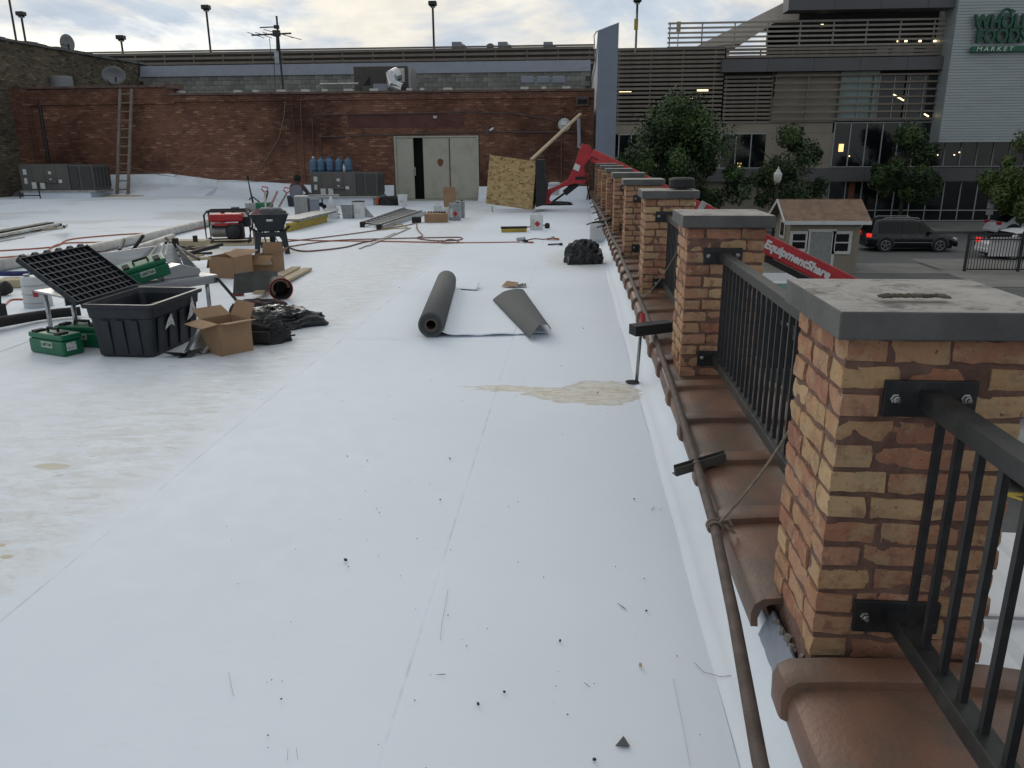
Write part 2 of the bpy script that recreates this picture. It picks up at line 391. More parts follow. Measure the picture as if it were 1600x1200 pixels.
k('cordbrown', (.2, .1, .07), .7, .2)
k('membgray', (.072, .077, .082), .8, c2=(.085, .09, .094), scale=6, bump=.001, bscale=14)
k('membwhite', (.74, .75, .75), .45, .06, 3)
k('card', (.3, .19, .11), .85, .14, 4, bump=.0008, bscale=80)
k('cardin', (.24, .15, .09), .9, .1)
k('cardtube', (.13, .095, .07), .9)
k('blackplastic', (.008, .012, .018), .45, c2=(.02, .025, .031), scale=10, bump=.001, bscale=30, patch=(.45, .8))
k('blackbag', (.008, .01, .012), .22, .2, bump=.012, bscale=9)
k('blackmatte', (.012, .012, .014), .7, .2)
k('casegreen', (.005, .135, .062), .38, .15, 6)
k('steel', (.42, .43, .44), .32, .2, 3, metal=.9, stretch=(1, 1, 8))
k('galv', (.33, .34, .34), .45, .25, 5, metal=.7)
k('alu', (.45, .46, .46), .38, .2, 8, metal=.75)
k('wood', (.45, .36, .24), .75, .25, 5, stretch=(1, 8, 8))
k('oldwood', (.19, .155, .13), .85, .3, 6)
k('plywood', (.42, .36, .24), .8, .2, 4)
k('red', (.42, .018, .025), .42, .2, 3)
k('hvac', (.085, .083, .077), .6, .12, 2)
k('hvacdark', (.035, .036, .037), .55, .2, 30)
k('paper', (.55, .56, .54), .8, c2=(.3, .31, .3), scale=40, patch=(.5, .62))
k('jug', (.06, .13, .22), .15, .3, 9)
k('greydoor', (.34, .335, .28), .7, c2=(.26, .24, .18), scale=2.2, patch=(.5, .8))
k('rustspot', (.16, .06, .03), .9, .3)
k('pvc', (.5, .5, .47), .5, c2=(.34, .33, .3), scale=5)
k('yellow', (.42, .31, .045), .6, .3, 8)
k('tin', (.33, .36, .37), .35, .3, 9, metal=.55)
k('poly', (.5, .53, .54), .4, .1)
k('leaf', (.013, .034, .009), .6, c2=(.06, .11, .026), scale=.8, rnd=.1, patch=(.42, .62))
k('leafb', (.055, .1, .02), .55, c2=(.095, .14, .035), scale=.9, patch=(.42, .62))
k('bark', (.06, .048, .038), .95, .3, 9, bump=.01)
k('skin', (.06, .032, .022), .6, .1)
k('shirt', (.14, .15, .18), .9, .12, 9)
k('hair', (.006, .005, .005), .9)
k('jeans', (.03, .038, .06), .9)
k('suv', (.005, .008, .014), .2, .1)
k('suvtrim', (.03, .034, .042), .5)
k('carwhite', (.55, .57, .6), .22, .04)
k('cargrey', (.13, .14, .16), .25, .06)
k('rubber', (.012, .012, .012), .8)
k('rim', (.4, .41, .42), .3, .2, 8, metal=.8)
k('siding', (.25, .22, .175), .85, .1, 3)
k('shingle', (.23, .15, .1), .95, c2=(.15, .1, .07), scale=3, bump=.006, bscale=12)
k('frost', (.55, .56, .54), .45)
k('foil', (.55, .57, .58), .25, .3, 9, metal=.9, bump=.01, bscale=9)
k('dish', (.22, .235, .25), .5, .1)
k('stone', (.05, .047, .043), .9, .4, 20)
k('tar', (.02, .022, .024), .6)
k('paleblue', (.3, .42, .43), .8, .2)
k('drainhole', (.004, .004, .004), .9)
k('pink', (.35, .2, .22), .9, .4, 40)
k('cement', (.24, .225, .2), .95, c2=(.1, .1, .085), scale=30, bump=.01, bscale=50)
k('tarps', (.16, .17, .18), .5, .3, 9)
def brick_piece_mat():
    m, t, b = base_mat('reclaimed brick'); n, l = t.nodes, t.links
    oi = n.new('ShaderNodeObjectInfo'); r = n.new('ShaderNodeValToRGB'); e = r.color_ramp.elements
    stops = [(0, (.29, .12, .075)), (.16, (.38, .21, .125)), (.3, (.41, .265, .14)), (.45, (.33, .155, .1)), (.58, (.46, .32, .18)), (.7, (.40, .23, .145)), (.83, (.36, .18, .115)), (1, (.26, .12, .08))]
    e[0].color = (*stops[0][1], 1); e[1].color = (*stops[-1][1], 1)
    for p, c in stops[1:-1]: x = e.new(p); x.color = (*c, 1)
    l.new(oi.outputs['Random'], r.inputs[0]); src = r.outputs[0]
    tcn = n.new('ShaderNodeTexCoord'); ad = n.new('ShaderNodeVectorMath'); ad.operation = 'MULTIPLY_ADD'
    l.new(oi.outputs['Random'], ad.inputs[0]); ad.inputs[1].default_value = (37, 21, 55); l.new(tcn.outputs['Object'], ad.inputs[2])
    def blot(scale, lo, hi, colr, amt, mode='MIX', rough=.7):
        nonlocal src
        z = n.new('ShaderNodeTexNoise'); z.inputs['Scale'].default_value = scale; z.inputs['Detail'].default_value = 8; z.inputs['Roughness'].default_value = rough
        l.new(ad.outputs[0], z.inputs['Vector']); q = n.new('ShaderNodeMapRange'); q.interpolation_type = 'SMOOTHSTEP'
        q.inputs['From Min'].default_value = lo; q.inputs['From Max'].default_value = hi; q.inputs['To Max'].default_value = amt; l.new(z.outputs['Fac'], q.inputs['Value'])
        x = n.new('ShaderNodeMix'); x.data_type = 'RGBA'; x.blend_type = mode; l.new(q.outputs[0], x.inputs[0]); l.new(src, x.inputs[6]); x.inputs[7].default_value = (*colr, 1); src = x.outputs[2]
        return z
    blot(9, .48, .62, (.37, .27, .16), .75)
    blot(12, .52, .68, (.25, .12, .085), .8)
    blot(30, .55, .7, (.42, .33, .24), .5)
    blot(75, .66, .72, (.05, .03, .025), .7, rough=.5); z = blot(16, .53, .66, (.17, .095, .075), .5)
    blot(5, .58, .7, (.17, .09, .07), .8)
    l.new(src, b.inputs['Base Color']); b.inputs['Roughness'].default_value = .92; b.inputs['Specular IOR Level'].default_value = .2
    zb = n.new('ShaderNodeTexNoise'); zb.inputs['Scale'].default_value = 70; zb.inputs['Detail'].default_value = 6; l.new(ad.outputs[0], zb.inputs['Vector'])
    bp = n.new('ShaderNodeBump'); bp.inputs['Distance'].default_value = .004; l.new(zb.outputs['Fac'], bp.inputs['Height']); l.new(bp.outputs[0], b.inputs['Normal'])
    return m
K['brick'] = brick_piece_mat()
def cap_mat():   # mottled concrete, light on the top and shade on the sides painted in
    m = mat('top-lit cap', (.1, .102, .1), .8, c2=(.075, .077, .075), scale=7, bump=.002, bscale=120); t = m.node_tree; n, l = t.nodes, t.links; b = n['Principled BSDF']
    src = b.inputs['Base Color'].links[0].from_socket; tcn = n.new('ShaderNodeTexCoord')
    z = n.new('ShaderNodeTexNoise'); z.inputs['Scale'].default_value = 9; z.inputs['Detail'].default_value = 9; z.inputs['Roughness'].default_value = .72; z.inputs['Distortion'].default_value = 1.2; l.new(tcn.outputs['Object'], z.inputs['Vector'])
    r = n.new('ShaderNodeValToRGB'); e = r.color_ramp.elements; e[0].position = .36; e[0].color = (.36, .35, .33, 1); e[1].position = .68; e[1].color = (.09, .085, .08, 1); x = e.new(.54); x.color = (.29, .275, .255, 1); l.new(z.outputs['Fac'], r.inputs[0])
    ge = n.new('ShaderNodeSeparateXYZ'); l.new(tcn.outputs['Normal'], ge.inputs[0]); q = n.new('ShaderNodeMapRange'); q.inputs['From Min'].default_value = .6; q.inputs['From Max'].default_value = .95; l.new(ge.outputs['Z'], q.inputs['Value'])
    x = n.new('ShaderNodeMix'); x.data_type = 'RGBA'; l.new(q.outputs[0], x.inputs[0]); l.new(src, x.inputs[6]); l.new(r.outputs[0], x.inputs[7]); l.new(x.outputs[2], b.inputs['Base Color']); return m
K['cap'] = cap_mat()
def osb_mat():
    m, t, b = base_mat('strand board'); n, l = t.nodes, t.links
    tcn = n.new('ShaderNodeTexCoord'); mp_ = n.new('ShaderNodeMapping'); mp_.inputs['Scale'].default_value = (1, 1, 2.2); l.new(tcn.outputs['Object'], mp_.inputs[0])
    wz = n.new('ShaderNodeTexNoise'); wz.inputs['Scale'].default_value = 6; l.new(mp_.outputs[0], wz.inputs['Vector'])
    ad = n.new('ShaderNodeVectorMath'); ad.operation = 'MULTIPLY_ADD'; l.new(wz.outputs['Color'], ad.inputs[0]); ad.inputs[1].default_value = (.4, .4, .4); l.new(mp_.outputs[0], ad.inputs[2])
    v = n.new('ShaderNodeTexVoronoi'); v.inputs['Scale'].default_value = 11; l.new(ad.outputs[0], v.inputs['Vector'])
    r = n.new('ShaderNodeValToRGB'); e = r.color_ramp.elements; e[0].position = .15; e[0].color = (.17, .1, .045, 1); e[1].position = .9; e[1].color = (.46, .34, .17, 1)
    x = e.new(.35); x.color = (.34, .235, .105, 1)
    l.new(v.outputs['Color'], r.inputs[0]); l.new(r.outputs[0], b.inputs['Base Color']); b.inputs['Roughness'].default_value = .85
    return m
K['osb'] = osb_mat()
# ================================================= THE SETTING
GZ = -3.8                                      # street level, the roof deck is z = 0
def smooth(a, b, x):
    t = max(0, min(1, (x - a) / (b - a))); return t * t * (3 - 2 * t)
def rz_(x, y):
    """height of the roof deck: raised tapered insulation far left, small waves elsewhere"""
    h = .24 * smooth(20.5, 24.5, y - .12 * (x + 12)) * smooth(-8, -12.5, x)
    return h + .004 * noise.noise(Vector((x * .35, y * .3, 2))) + .0006 * noise.noise(Vector((x * 1.7, y * .8, 5)))
m = MB(); m.b.free(); m = MB()
m.grid(lambda a, b: Vector((-60 + 300 * a, -60 + 500 * b, GZ)), 2, 2)
struct('ground', m, K['asphalt'])
m = MB(); m.bb(-60, 200, 40.0, 54.2, GZ + .0, GZ + .012); struct('street', m, K['street'])
m = MB(); m.bb(2, 16.9, 36.6, 39.9, GZ, GZ + .02); struct('driveway_apron', m, K['concrete'])
m = MB(); m.bb(16.9, 60, 33, 37.7, GZ, GZ + .024); m.bb(17.2, 60, 37.72, 41.6, GZ, GZ + .03); struct('near_pavement', m, K['concrete'])
for x0 in np.arange(-40, 90, 2.4):             # far pavement slabs
    pass
pv = bpy.data.objects.new('pavement', None); col.objects.link(pv); pv['kind'] = 'structure'
m = MB(); m.bb(-60, 120, 54.5, 62.0, GZ, GZ + .12); part('paving', m, K['concrete'], pv)
m = MB(); m.bb(-60, 120, 54.3, 54.5, GZ, GZ + .15); part('kerb', m, K['band'], pv, bevel=.02)
m = MB()
for (x0, y0, x1, y1) in ((7.0, 12.36, 16, 12.5), (11.0, 20.1, 22, 20.25), (4.2, 9.6, 16, 9.75), (6, 15.9, 16, 16.05)):
    m.bb(x0, x1, y0, y1, GZ + .002, GZ + .006)
for i in range(5): m.box((8.3 + i * 1.7, 11, GZ + .006), (.1, 3.6, .004), R(38))
struct('parking_lines', m, K['yellowline'])

# --- the white roof
RX0, RX1, RY0, RY1 = -19.2, .56, -3, 27.6
m = MB(); m.grid(lambda a, b: Vector((RX0 + (RX1 - RX0) * a, RY0 + (RY1 - RY0) * b, rz_(RX0 + (RX1 - RX0) * a, RY0 + (RY1 - RY0) * b))), 120, 150)
deck = struct('roof', m, K['roof'], smooth=True)
def sheet(x0, x1, y0, y1, dz, name='membrane_sheet', rag=.004):
    mm = MB(); nx = max(2, int((x1 - x0) / .3)); ny = max(2, int((y1 - y0) / .25))
    def f(a, b):
        x, y = x0 + (x1 - x0) * a, y0 + (y1 - y0) * b
        if a in (0, 1): x += rag * noise.noise(Vector((x, y * 1.3, 0))) * 3
        e = 0 if (a in (0, 1) or b in (0, 1)) else 0
        return Vector((x, y, rz_(x, y) + dz))
    mm.grid(f, nx, ny)
    for e0, e1, fix, val in ((y0, y1, 'x', 0), (y0, y1, 'x', 1)):
        n_ = ny; P = [f(val, q / n_) for q in range(n_ + 1)]
        for p_, q_ in zip(P, P[1:]): mm.face([p_, q_, q_ - Vector((0, 0, .012)), p_ - Vector((0, 0, .012))])
    for val in (0, 1):
        P = [f(q / nx, val) for q in range(nx + 1)]
        for p_, q_ in zip(P, P[1:]): mm.face([p_, q_, q_ - Vector((0, 0, .012)), p_ - Vector((0, 0, .012))])
    o = part(name, mm, K['roof'], deck, smooth=True)
    return o
sheet(-2.12, -.42, -3, 7.02, .0045); sheet(-.52, .5, -3, 27.3, .0075); sheet(-2.02, -.42, 7.0, 27.3, .005)
sheet(-8.2, -5.05, -3, 27.3, .003)
# --- white curb and cant turned up the far wall, and along the parapet
def curb(x0, x1, h0, h1, hw=.42):
    mm = MB(); n = 12
    rings = []
    for i in range(n + 1):
        t = i / n; x = x0 + (x1 - x0) * t; h = h0 + (h1 - h0) * t; zb = rz_(x, 27) - .02
        rings.append([(x, 27.62, zb), (x, 27.62 - hw - .35, zb), (x, 27.62 - hw, zb + .1), (x, 27.62 - .16, zb + h * .55), (x, 27.62 - .05, zb + h), (x, 27.62, zb + h)])
    mm.loft(rings); return mm
def curb_part(*a): part('flashing', curb(*a), K['roof'], deck, smooth=False, bevel=.02)
curb_part(-18.1, -14.15, .68, .72, 1.0); curb_part(-14.15, -12.4, .72, .5, 1.0); curb_part(-12.4, -6.15, .5, .55, .5); curb_part(-3.2, .56, .5, .5, .35)
m = MB(); n = 80; rings = []
for i in range(n + 1):
    y = -3 + 30.5 * i / n; w = .012 * noise.noise(Vector((0, y * .8, 0)))
    rings.append([(.50 + w, y, -.02), (.50 + w, y, .0085), (.55 + w, y, .013), (.585 + w, y, .03), (.625 + w, y, .065), (.65, y, .12), (.66, y, .21), (.68, y, .21), (.68, y, -.02)])
m.loft(rings); part('flashing', m, K['roof'], deck, smooth=True)

# ================================================= PARAPET
PIL = [1.95 + 2.83 * i - .01 * i for i in range(9)]
pw = thing('parapet_wall', 'low roof-edge wall capped with glazed brown coping tiles running to the far wall', 'wall', (.92, 12, GZ))
m = MB(); m.bb(.665, 1.15, -3, 27.6, GZ, .235); part('wall_core', m, K['mortar'], pw, world=True)
# tile: crowned top with dropped rounded sides and a raised collar at the far end
def tile_mesh(Ln, seed):
    mm = MB()
    def sec(y, dz, ins, dr):
        pts = []
        xs = [(-.325, -dr), (-.328, -.05), (-.318, -.018), (-.29, .002), (-.2, .012), (0, .02), (.2, .012), (.29, .002), (.318, -.018), (.328, -.05), (.325, -dr)]
        top = [Vector((x * (1 + ins), y, z + dz)) for x, z in xs]
        bot = [Vector((x * (1 + ins) * .93, y, z + dz - (.0 if i in (0, 10) else .02))) for i, (x, z) in enumerate(xs)]
        return top + bot[::-1]
    st = [(0, 0, 0, .1), (.02, .002, 0, .1)] + [(Ln * t, 0, 0, .1) for t in (.3, .6)] + [(Ln - .105, 0, 0, .1), (Ln - .102, .022, .05, .115), (Ln - .09, .028, .06, .12), (Ln - .02, .03, .065, .12), (Ln - .005, .024, .055, .118), (Ln, .012, .04, .115)]
    mm.loft([sec(*s) for s in st]); mm.wobble(.004, 4, seed)
    me = mm.mesh('coping_tile'); me.materials.append(K['terra']); me.shade_smooth(); return me
tm = [tile_mesh(.6, s) for s in range(4)]
y = 2.26; i = 0; ys = []
while y < 27.2: ys.append(y); y += .575
for yy in ys + [1.9 - .6, 1.9 - 1.175, .15]:
    o = bpy.data.objects.new('coping_tile', tm[i % 4]); col.objects.link(o); o.parent = pw
    rx = 1.0 if yy < 2 else (1.6 + random.uniform(-.8, .8))
    o.location = (.925 - .92 + random.uniform(-.006, .006), yy - 12, .315 + random.uniform(-.004, .004) - GZ)
    o.rotation_euler = (R(rx), random.uniform(-.012, .012), random.uniform(-.012, .012)); i += 1
    md = o.modifiers.new('crisp_edges', 'EDGE_SPLIT'); md.split_angle = R(32)
m = MB()
for j in range(34):
    a = random.random(); m.box((.672 + random.uniform(-.012, .012), 1.9 + a * .38, .2 + random.uniform(-.06, .09)), (random.uniform(.008, .022), random.uniform(.008, .022), random.uniform(.008, .018)), random.random() * 3)
m.wobble(.005, 30); part('broken_mortar', m, K['cement'], pw, world=True, label='crumbled mortar bedding where the coping is missing beside the nearest pillar')
m = MB(); m.grid(lambda a, b: Vector((.635 + .04 * b + .008 * noise.noise(Vector((a * 9, b, 0))), 1.86 + .42 * a, .17 + .09 * b + .006 * noise.noise(Vector((a * 7, b * 4, 3))))), 20, 4)
part('sealant', m, K['coping'], pw, world=True, solid=.01)

# ================================================= PILLARS
PW, PD, PH, NC = .452, .41, .925, 13
CH = PH / NC; BH = CH - .0155; T = .098
def brick_mesh(Ln, s):
    mm = MB(); nx, ny, nz_ = max(3, int(Ln / .025)), 3, 3
    bm_ = mm.b; bmesh.ops.create_cube(bm_, size=1)
    bmesh.ops.subdivide_edges(bm_, edges=[e for e in bm_.edges if abs((e.verts[0].co - e.verts[1].co).x) > .5], cuts=nx - 1, use_grid_fill=True)
    bmesh.ops.subdivide_edges(bm_, edges=[e for e in bm_.edges if abs((e.verts[0].co - e.verts[1].co).z) > .5], cuts=2, use_grid_fill=True)
    for v in bm_.verts:
        v.co.x *= Ln; v.co.y *= T; v.co.z *= BH
        q = noise.noise_vector(v.co * 22 + Vector((s * 3.3, 0, s)))
        edge = (abs(v.co.z) > BH * .49) + (abs(v.co.x) > Ln * .49)
        v.co += q * (.0035 if not edge else .0075)
        if edge: v.co.y *= 1 - .03 * edge * (1 + q.x)
        if edge == 2: v.co.x *= .985
    me = mm.mesh('brick'); me.materials.append(K['brick']); return me
BM = {}
for ln in (.2, .139, .095, .147, .104):
    BM[ln] = [brick_mesh(ln, s + ln * 9) for s in range(5)]
def pillar(idx, label):
    t = thing('brick_pillar', label, 'pillar', (.687 + PW / 2, PIL[idx] + PD / 2, .325), 0, 'brick pillars along the parapet')
    mm = MB(); mm.bb(-PW / 2 + .004, PW / 2 - .004, -PD / 2 + .004, PD / 2 - .004, -.12, PH); bmesh.ops.subdivide_edges(mm.b, edges=mm.b.edges[:], cuts=22, use_grid_fill=True); mm.wobble(.005, 18, idx); part('mortar_core', mm, K['mortar'], t)
    for c in range(NC):
        z = CH * (c + .5)
        for side in range(4):
            Lx = PW if side % 2 == 0 else PD
            L_ = Lx - T - .012; seqs = ([.2, .139] if Lx == PW else [.2, .095]) if c % 2 == 0 else ([.139, .2] if Lx == PW else [.147, .147])
            if idx == 0 and c == NC - 1 and side == 0: seqs = [.139, .2]
            pos = -Lx / 2 + (T + .012 if c % 2 == 0 else 0.0)
            tot = sum(seqs); gap = (L_ - tot) / (len(seqs) - 1) if len(seqs) > 1 else 0
            gap = min(gap, .014)
            for q, ln in enumerate(seqs):
                a = pos + ln / 2; pos += ln + max(gap, .006)
                off = (PD if side % 2 == 0 else PW) / 2 - T / 2 + random.uniform(-.003, .004)
                b = bpy.data.objects.new('brick', random.choice(BM[ln])); col.objects.link(b); b.parent = t
                th = side * math.pi / 2
                lx, ly = a, -off
                if side in (2, 3): pass
                b.location = (lx * math.cos(th) - ly * math.sin(th), lx * math.sin(th) + ly * math.cos(th), z + random.uniform(-.002, .002))
                b.rotation_euler = (0, random.choice((0, math.pi)) + random.uniform(-.012, .012), th + random.uniform(-.01, .01))
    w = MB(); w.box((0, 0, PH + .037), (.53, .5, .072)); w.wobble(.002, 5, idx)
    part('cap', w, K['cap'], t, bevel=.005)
    return t
ordn = ['nearest', 'second', 'third', 'fourth', 'fifth', 'sixth', 'seventh', 'eighth', 'farthest']
for i_ in range(9):
    lab = {0: 'brick pillar nearest the camera, with a strip of bark lying on its concrete cap', 1: 'brick pillar with plain concrete cap, second from the camera', 2: 'brick pillar with a flat black object on its cap, third from the camera',
           8: 'farthest brick pillar of the parapet, beside the red boom'}.get(i_, '%s brick pillar of the parapet counted from the camera' % ordn[i_])
    pillar(i_, lab)
m = MB(); m.grid(lambda a, b: Vector((-.085 + .17 * a + .01 * noise.noise(Vector((b * 9, 0, a))), .016 * math.sin((b - .5) * 3) * (1 + .5 * noise.noise(Vector((a * 6, 0, 3)))), .004 + .006 * math.cos((b - .5) * 3) * (1 - (2 * a - 1) ** 6) + .003 * noise.noise(Vector((a * 20, b * 9, 2))))), 40, 8)
bp_ = at(1428, 466, z=1.332)
one('bark_strip', m, mat('bark strip', (.085, .075, .052), .95, .5, 60, bump=.003, bscale=120), 'curled strip of dark bark lying on the nearest pillar cap', 'bark', solid=.003)
bpy.data.objects['bark_strip'].location = bp_ + Vector((0, 0, .0))
m = MB(); m.lathe([(.118, 0), (.125, .02), (.122, .085), (.09, .1)], seg=24)
p_ = at(1052, 297, z=1.34); o = one('cap_weight', m, K['blackmatte'], 'black lidded tub standing on the third pillar cap', 'tub', bevel=.006); o.location = (1.04, PIL[2] + .2, 1.333); 

# ================================================= RAILINGS
def railing(idx, y0, y1, label):
    t = thing('iron_railing', label, 'railing', (.9, (y0 + y1) / 2, .3), 0, 'black iron railings between the pillars')
    zt, zb = (1.085, .455) if idx != 0 else (1.095, .47)
    m = MB(); m.bb(.873, .927, y0, y1, zt - .025, zt + .025); part('top_rail', m, K['railmetal'], t, world=True, bevel=.003)
    m = MB(); m.bb(.873, .927, y0, y1, zb - .025, zb + .025); part('bottom_rail', m, K['railmetal'], t, world=True, bevel=.003)
    m = MB(); m.bb(-.0085, .0085, -.0085, .0085, zb, zt); me = m.mesh('picket'); me.materials.append(K['darkmetal'])
    n = int((y1 - y0 - .08) / .098)
    for q in range(n + 1):
        yy = y1 - .085 - q * .098
        if yy > y0 + .03:
            o = bpy.data.objects.new('picket', me); col.objects.link(o); o.parent = t; o.location = (0, yy - t.location.y, -t.location.z)
            if q % 2: o.rotation_euler = (0, 0, random.uniform(-.1, .1))
    for zc in (zt, zb):
        for ye, s in ((y1, -1), (y0, 1)):
            m = MB(); m.box((.9, ye + s * .006, zc), (.225, .012, .095)); pl = part('bracket', m, K['darkmetal'], t, world=True, bevel=.002)
            if ye < 14 and s < 0:
                for sx in (-.085, .085):
                    m = MB(); c = (.9 + sx, ye + s * .016, zc + random.uniform(-.004, .004)); M_ = Matrix.Rotation(R(90), 3, 'X')
                    m.lathe([(.0135, -.005), (.0135, .0), (.0095, .001), (.0095, .01), (.006, .012), (.006, .02), (.0001, .02)], c, 6 if sx < 0 else 6, M_)
                    b_ = part('bolt', m, K['bolt'], pl, bevel=.001)
                    b_.matrix_parent_inverse = (Matrix.Translation(t.location) @ Matrix.Translation(-Vector(t.location))).inverted()
    return t
railing(0, .2, PIL[0] - .002, 'black iron railing at right in front of the nearest pillar')
for i_ in range(8):
    railing(i_ + 1, PIL[i_] + PD + .002, PIL[i_ + 1] - .002, ['black iron railing running between the nearest and second pillars', 'black iron railing between the second and third pillars'][i_] if i_ < 2 else 'black iron railing in the gap after the %s pillar' % ordn[i_])

# ================================================= FAR WALL (red painted brick)
WY = 27.6
w = thing('red_brick_wall', 'long dark red painted brick wall with double doors at the far end of the roof', 'wall', (-9, WY, 0))
DX0, DX1 = at(619, 300, Y=WY).x, at(749, 300, Y=WY).x; DZ = at(690, 212, Y=WY).z
xs0 = at(50, 200, Y=WY).x; xstep = at(272, 140, Y=WY).x
ztL, ztR = 3.88, 3.62
m = MB(); m.bb(xs0 - .9, DX0 - .02, WY, WY + .35, -.3, ztR - .1); m.bb(DX1 + .02, .68, WY, WY + .35, -.3, ztR - .1); m.bb(DX0 - .02, DX1 + .02, WY, WY + .35, DZ, ztR - .1)
m.bb(xs0 - .9, xstep, WY, WY + .35, ztR - .1, ztL - .1)
part('wall', m, K['redwall'], w, world=True)
m = MB(); m.bb(xs0 - 1.0, xs0 + .12, WY - .35, WY - .003, -.3, ztL - .1); m.bb(-19.3, xs0 - .2, WY - .1, WY + .3, -.3, ztL); part('pilaster', m, K['redwall'], w, world=True)
m = MB(); m.bb(xs0 + .1, xstep, WY - .07, WY - .002, ztL - .62, ztL - .12); m.bb(xstep, .68, WY - .06, WY - .003, ztR - .3, ztR - .12); part('corbel', m, K['redwall'], w, world=True)
cm = mat('old coping', (.13, .085, .07), .9, .4, 5)
x = xs0 - 1.0; i = 0
while x < .66:
    L_ = .61; hi = x + L_ / 2 < xstep
    mm = MB(); mm.bb(x, min(x + L_ - .012, .68), WY - .11, WY + .44, (ztL if hi else ztR) - .1, (ztL if hi else ztR) - .025 + random.uniform(-.004, .006)); part('coping_stone', mm, cm, w, world=True, bevel=.01); x += L_
m = MB(); m.bb(at(985, 0, Y=WY).x - 9, .66, WY - .075, WY - .062, 2.99, 3.01)
# small white lumps on the coping of the right hand part
m = MB()
for u_ in (282, 372, 400, 440, 478, 508, 545, 585, 640, 660, 700, 820, 850, 885):
    p = at(u_, 137, Y=WY + .3); m.box((p.x, WY + .25, ztR + .02), (random.uniform(.12, .3), .2, .09))
part('flashing', m, K['whitepaint'], w, world=True)
m = MB(); m.bb(xstep - .22, xstep + .12, WY - .14, WY + .46, ztL - .14, ztL + .03); part('coping_end', m, cm, w, world=True)
# smooth patches of render over former windows
m = MB(); a, b = at(545, 200, Y=WY), at(725, 178, Y=WY); m.bb(a.x, b.x, WY - .012, WY - .002, a.z, b.z); part('render_patch', m, mat('red render', (.092, .036, .03), .85, .25, 2), w, world=True)
m = MB(); m.bb(at(625, 0, Y=WY).x, at(765, 0, Y=WY).x, WY - .02, WY - .004, DZ + .02, DZ + .2); part('lintel', m, K['redwall'], w, world=True)
# double doors
dd = thing('double_door', 'weathered grey-green metal double door standing ajar in the red brick wall', 'door', ((DX0 + DX1) / 2, WY, 0))
m = MB(); m.bb(DX0, DX0 + .07, WY - .03, WY + .2, 0, DZ); m.bb(DX1 - .07, DX1, WY - .03, WY + .2, 0, DZ); m.bb(DX0 + .07, DX1 - .07, WY - .03, WY + .2, DZ - .06, DZ); m.bb(DX0 + .07, DX1 - .07, WY - .08, WY + .2, -.02, .05)
part('frame', m, K['greydoor'], dd, world=True, bevel=.005)
xa, xb, xc, xd = (at(u_, 290, Y=WY).x for u_ in (648, 662, 704, 746))
m = MB(); m.bb(DX0 + .075, xa, WY - .0, WY + .04, .06, DZ - .07); d1 = part('door_leaf', m, K['greydoor'], dd, world=True, bevel=.006)
m = MB(); m.bb(xb + .02, xc, WY - .0, WY + .04, .06, DZ - .07); d2 = part('door_leaf', m, K['greydoor'], dd, world=True, bevel=.006)
m = MB(); m.bb(xc + .012, xd, WY - .015, WY + .03, .06, DZ - .07); d3 = part('door_leaf', m, K['greydoor'], dd, world=True, bevel=.006)
m = MB(); m.bb(DX0, DX1, WY + .33, WY + .4, 0, DZ); part('dark_interior', m, K['drainhole'], dd, world=True)
m = MB(); p = at(688, 254, Y=WY - .01); m.prism([(p.x + .1 * math.cos(q) * (1 + .2 * math.sin(3 * q)), WY - .012, p.z + .13 * math.sin(q)) for q in np.linspace(0, 6.28, 12)[:-1]], (0, .01, 0)); part('rust_patch', m, K['rustspot'], dd, world=True)
m = MB(); p = at(703, 260, Y=WY); m.bb(p.x - .012, p.x + .012, WY - .035, WY - .02, .1, DZ - .1); part('astragal', m, K['rustspot'], dd, world=True)
m = MB(); p = at(649, 267, Y=WY); m.bb(p.x - .03, p.x + .02, WY - .05, WY - .002, p.z - .16, p.z + .12); part('latch', m, K['galv'], dd, world=True, bevel=.01)
# conduits and pipes on the red wall
def pipe(pts, r, label, m_=None, cat='pipe', off=.05, grp=None):
    mm = MB(); P = []
    for (u_, v_) in pts: P.append(at(u_, v_, Y=WY - off))
    mm.tube(P, r, 6); return one('wall_conduit' if cat == 'pipe' else 'wire', mm, m_ or K['rust'], label, cat)
pipe([(477, 284), (470, 178), (470, 157), (480, 153), (600, 152), (740, 148), (877, 147), (877, 280)], .018, 'thin conduit framing the upper part of the red brick wall', mat('painted conduit', (.12, .06, .05), .7))
pipe([(490, 245), (488, 184), (492, 179), (600, 178), (720, 175), (800, 177), (850, 184), (870, 190)], .022, 'dark red conduit looping high above the double doors')
pipe([(502, 246), (501, 214), (560, 212), (600, 211), (700, 207), (800, 206), (900, 206)], .025, 'dark red pipe running just above the double doors')
pipe([(466, 280), (461, 215), (453, 140)], .012, 'slim vertical conduit left of the stacked water bottles')
pipe([(447, 143), (444, 180), (436, 215), (415, 250), (395, 282)], .01, 'pale slack cable hanging from the aerial down the red wall', K['rope'], 'cable')
pipe([(205, 262), (250, 273), (330, 284), (400, 284), (460, 279)], .01, 'pale cable sagging along the foot of the red wall', K['rope'], 'cable')
pipe([(262, 282), (290, 265), (312, 245)], .009, 'thin pale cable rising diagonally on the red wall', K['rope'], 'cable')
pipe([(61, 158), (66, 190), (72, 225), (76, 256)], .045, 'dark downpipe in the left corner of the red wall', K['darkmetal'])
m = MB(); p = at(566, 205, Y=WY - .03)
for (u_, v_, s_) in ((566, 205, .05), (664, 205, .04), (762, 204, .07)):
    p = at(u_, v_, Y=WY - .04); m = MB(); m.box(p, (s_ * 1.2, .08, s_ * 4)); one('junction_box', m, K['rust'], {566: 'small red conduit box left above the double doors', 664: 'narrow conduit fitting over the middle of the double doors', 762: 'red conduit box right of the double doors'}[u_], 'junction box')
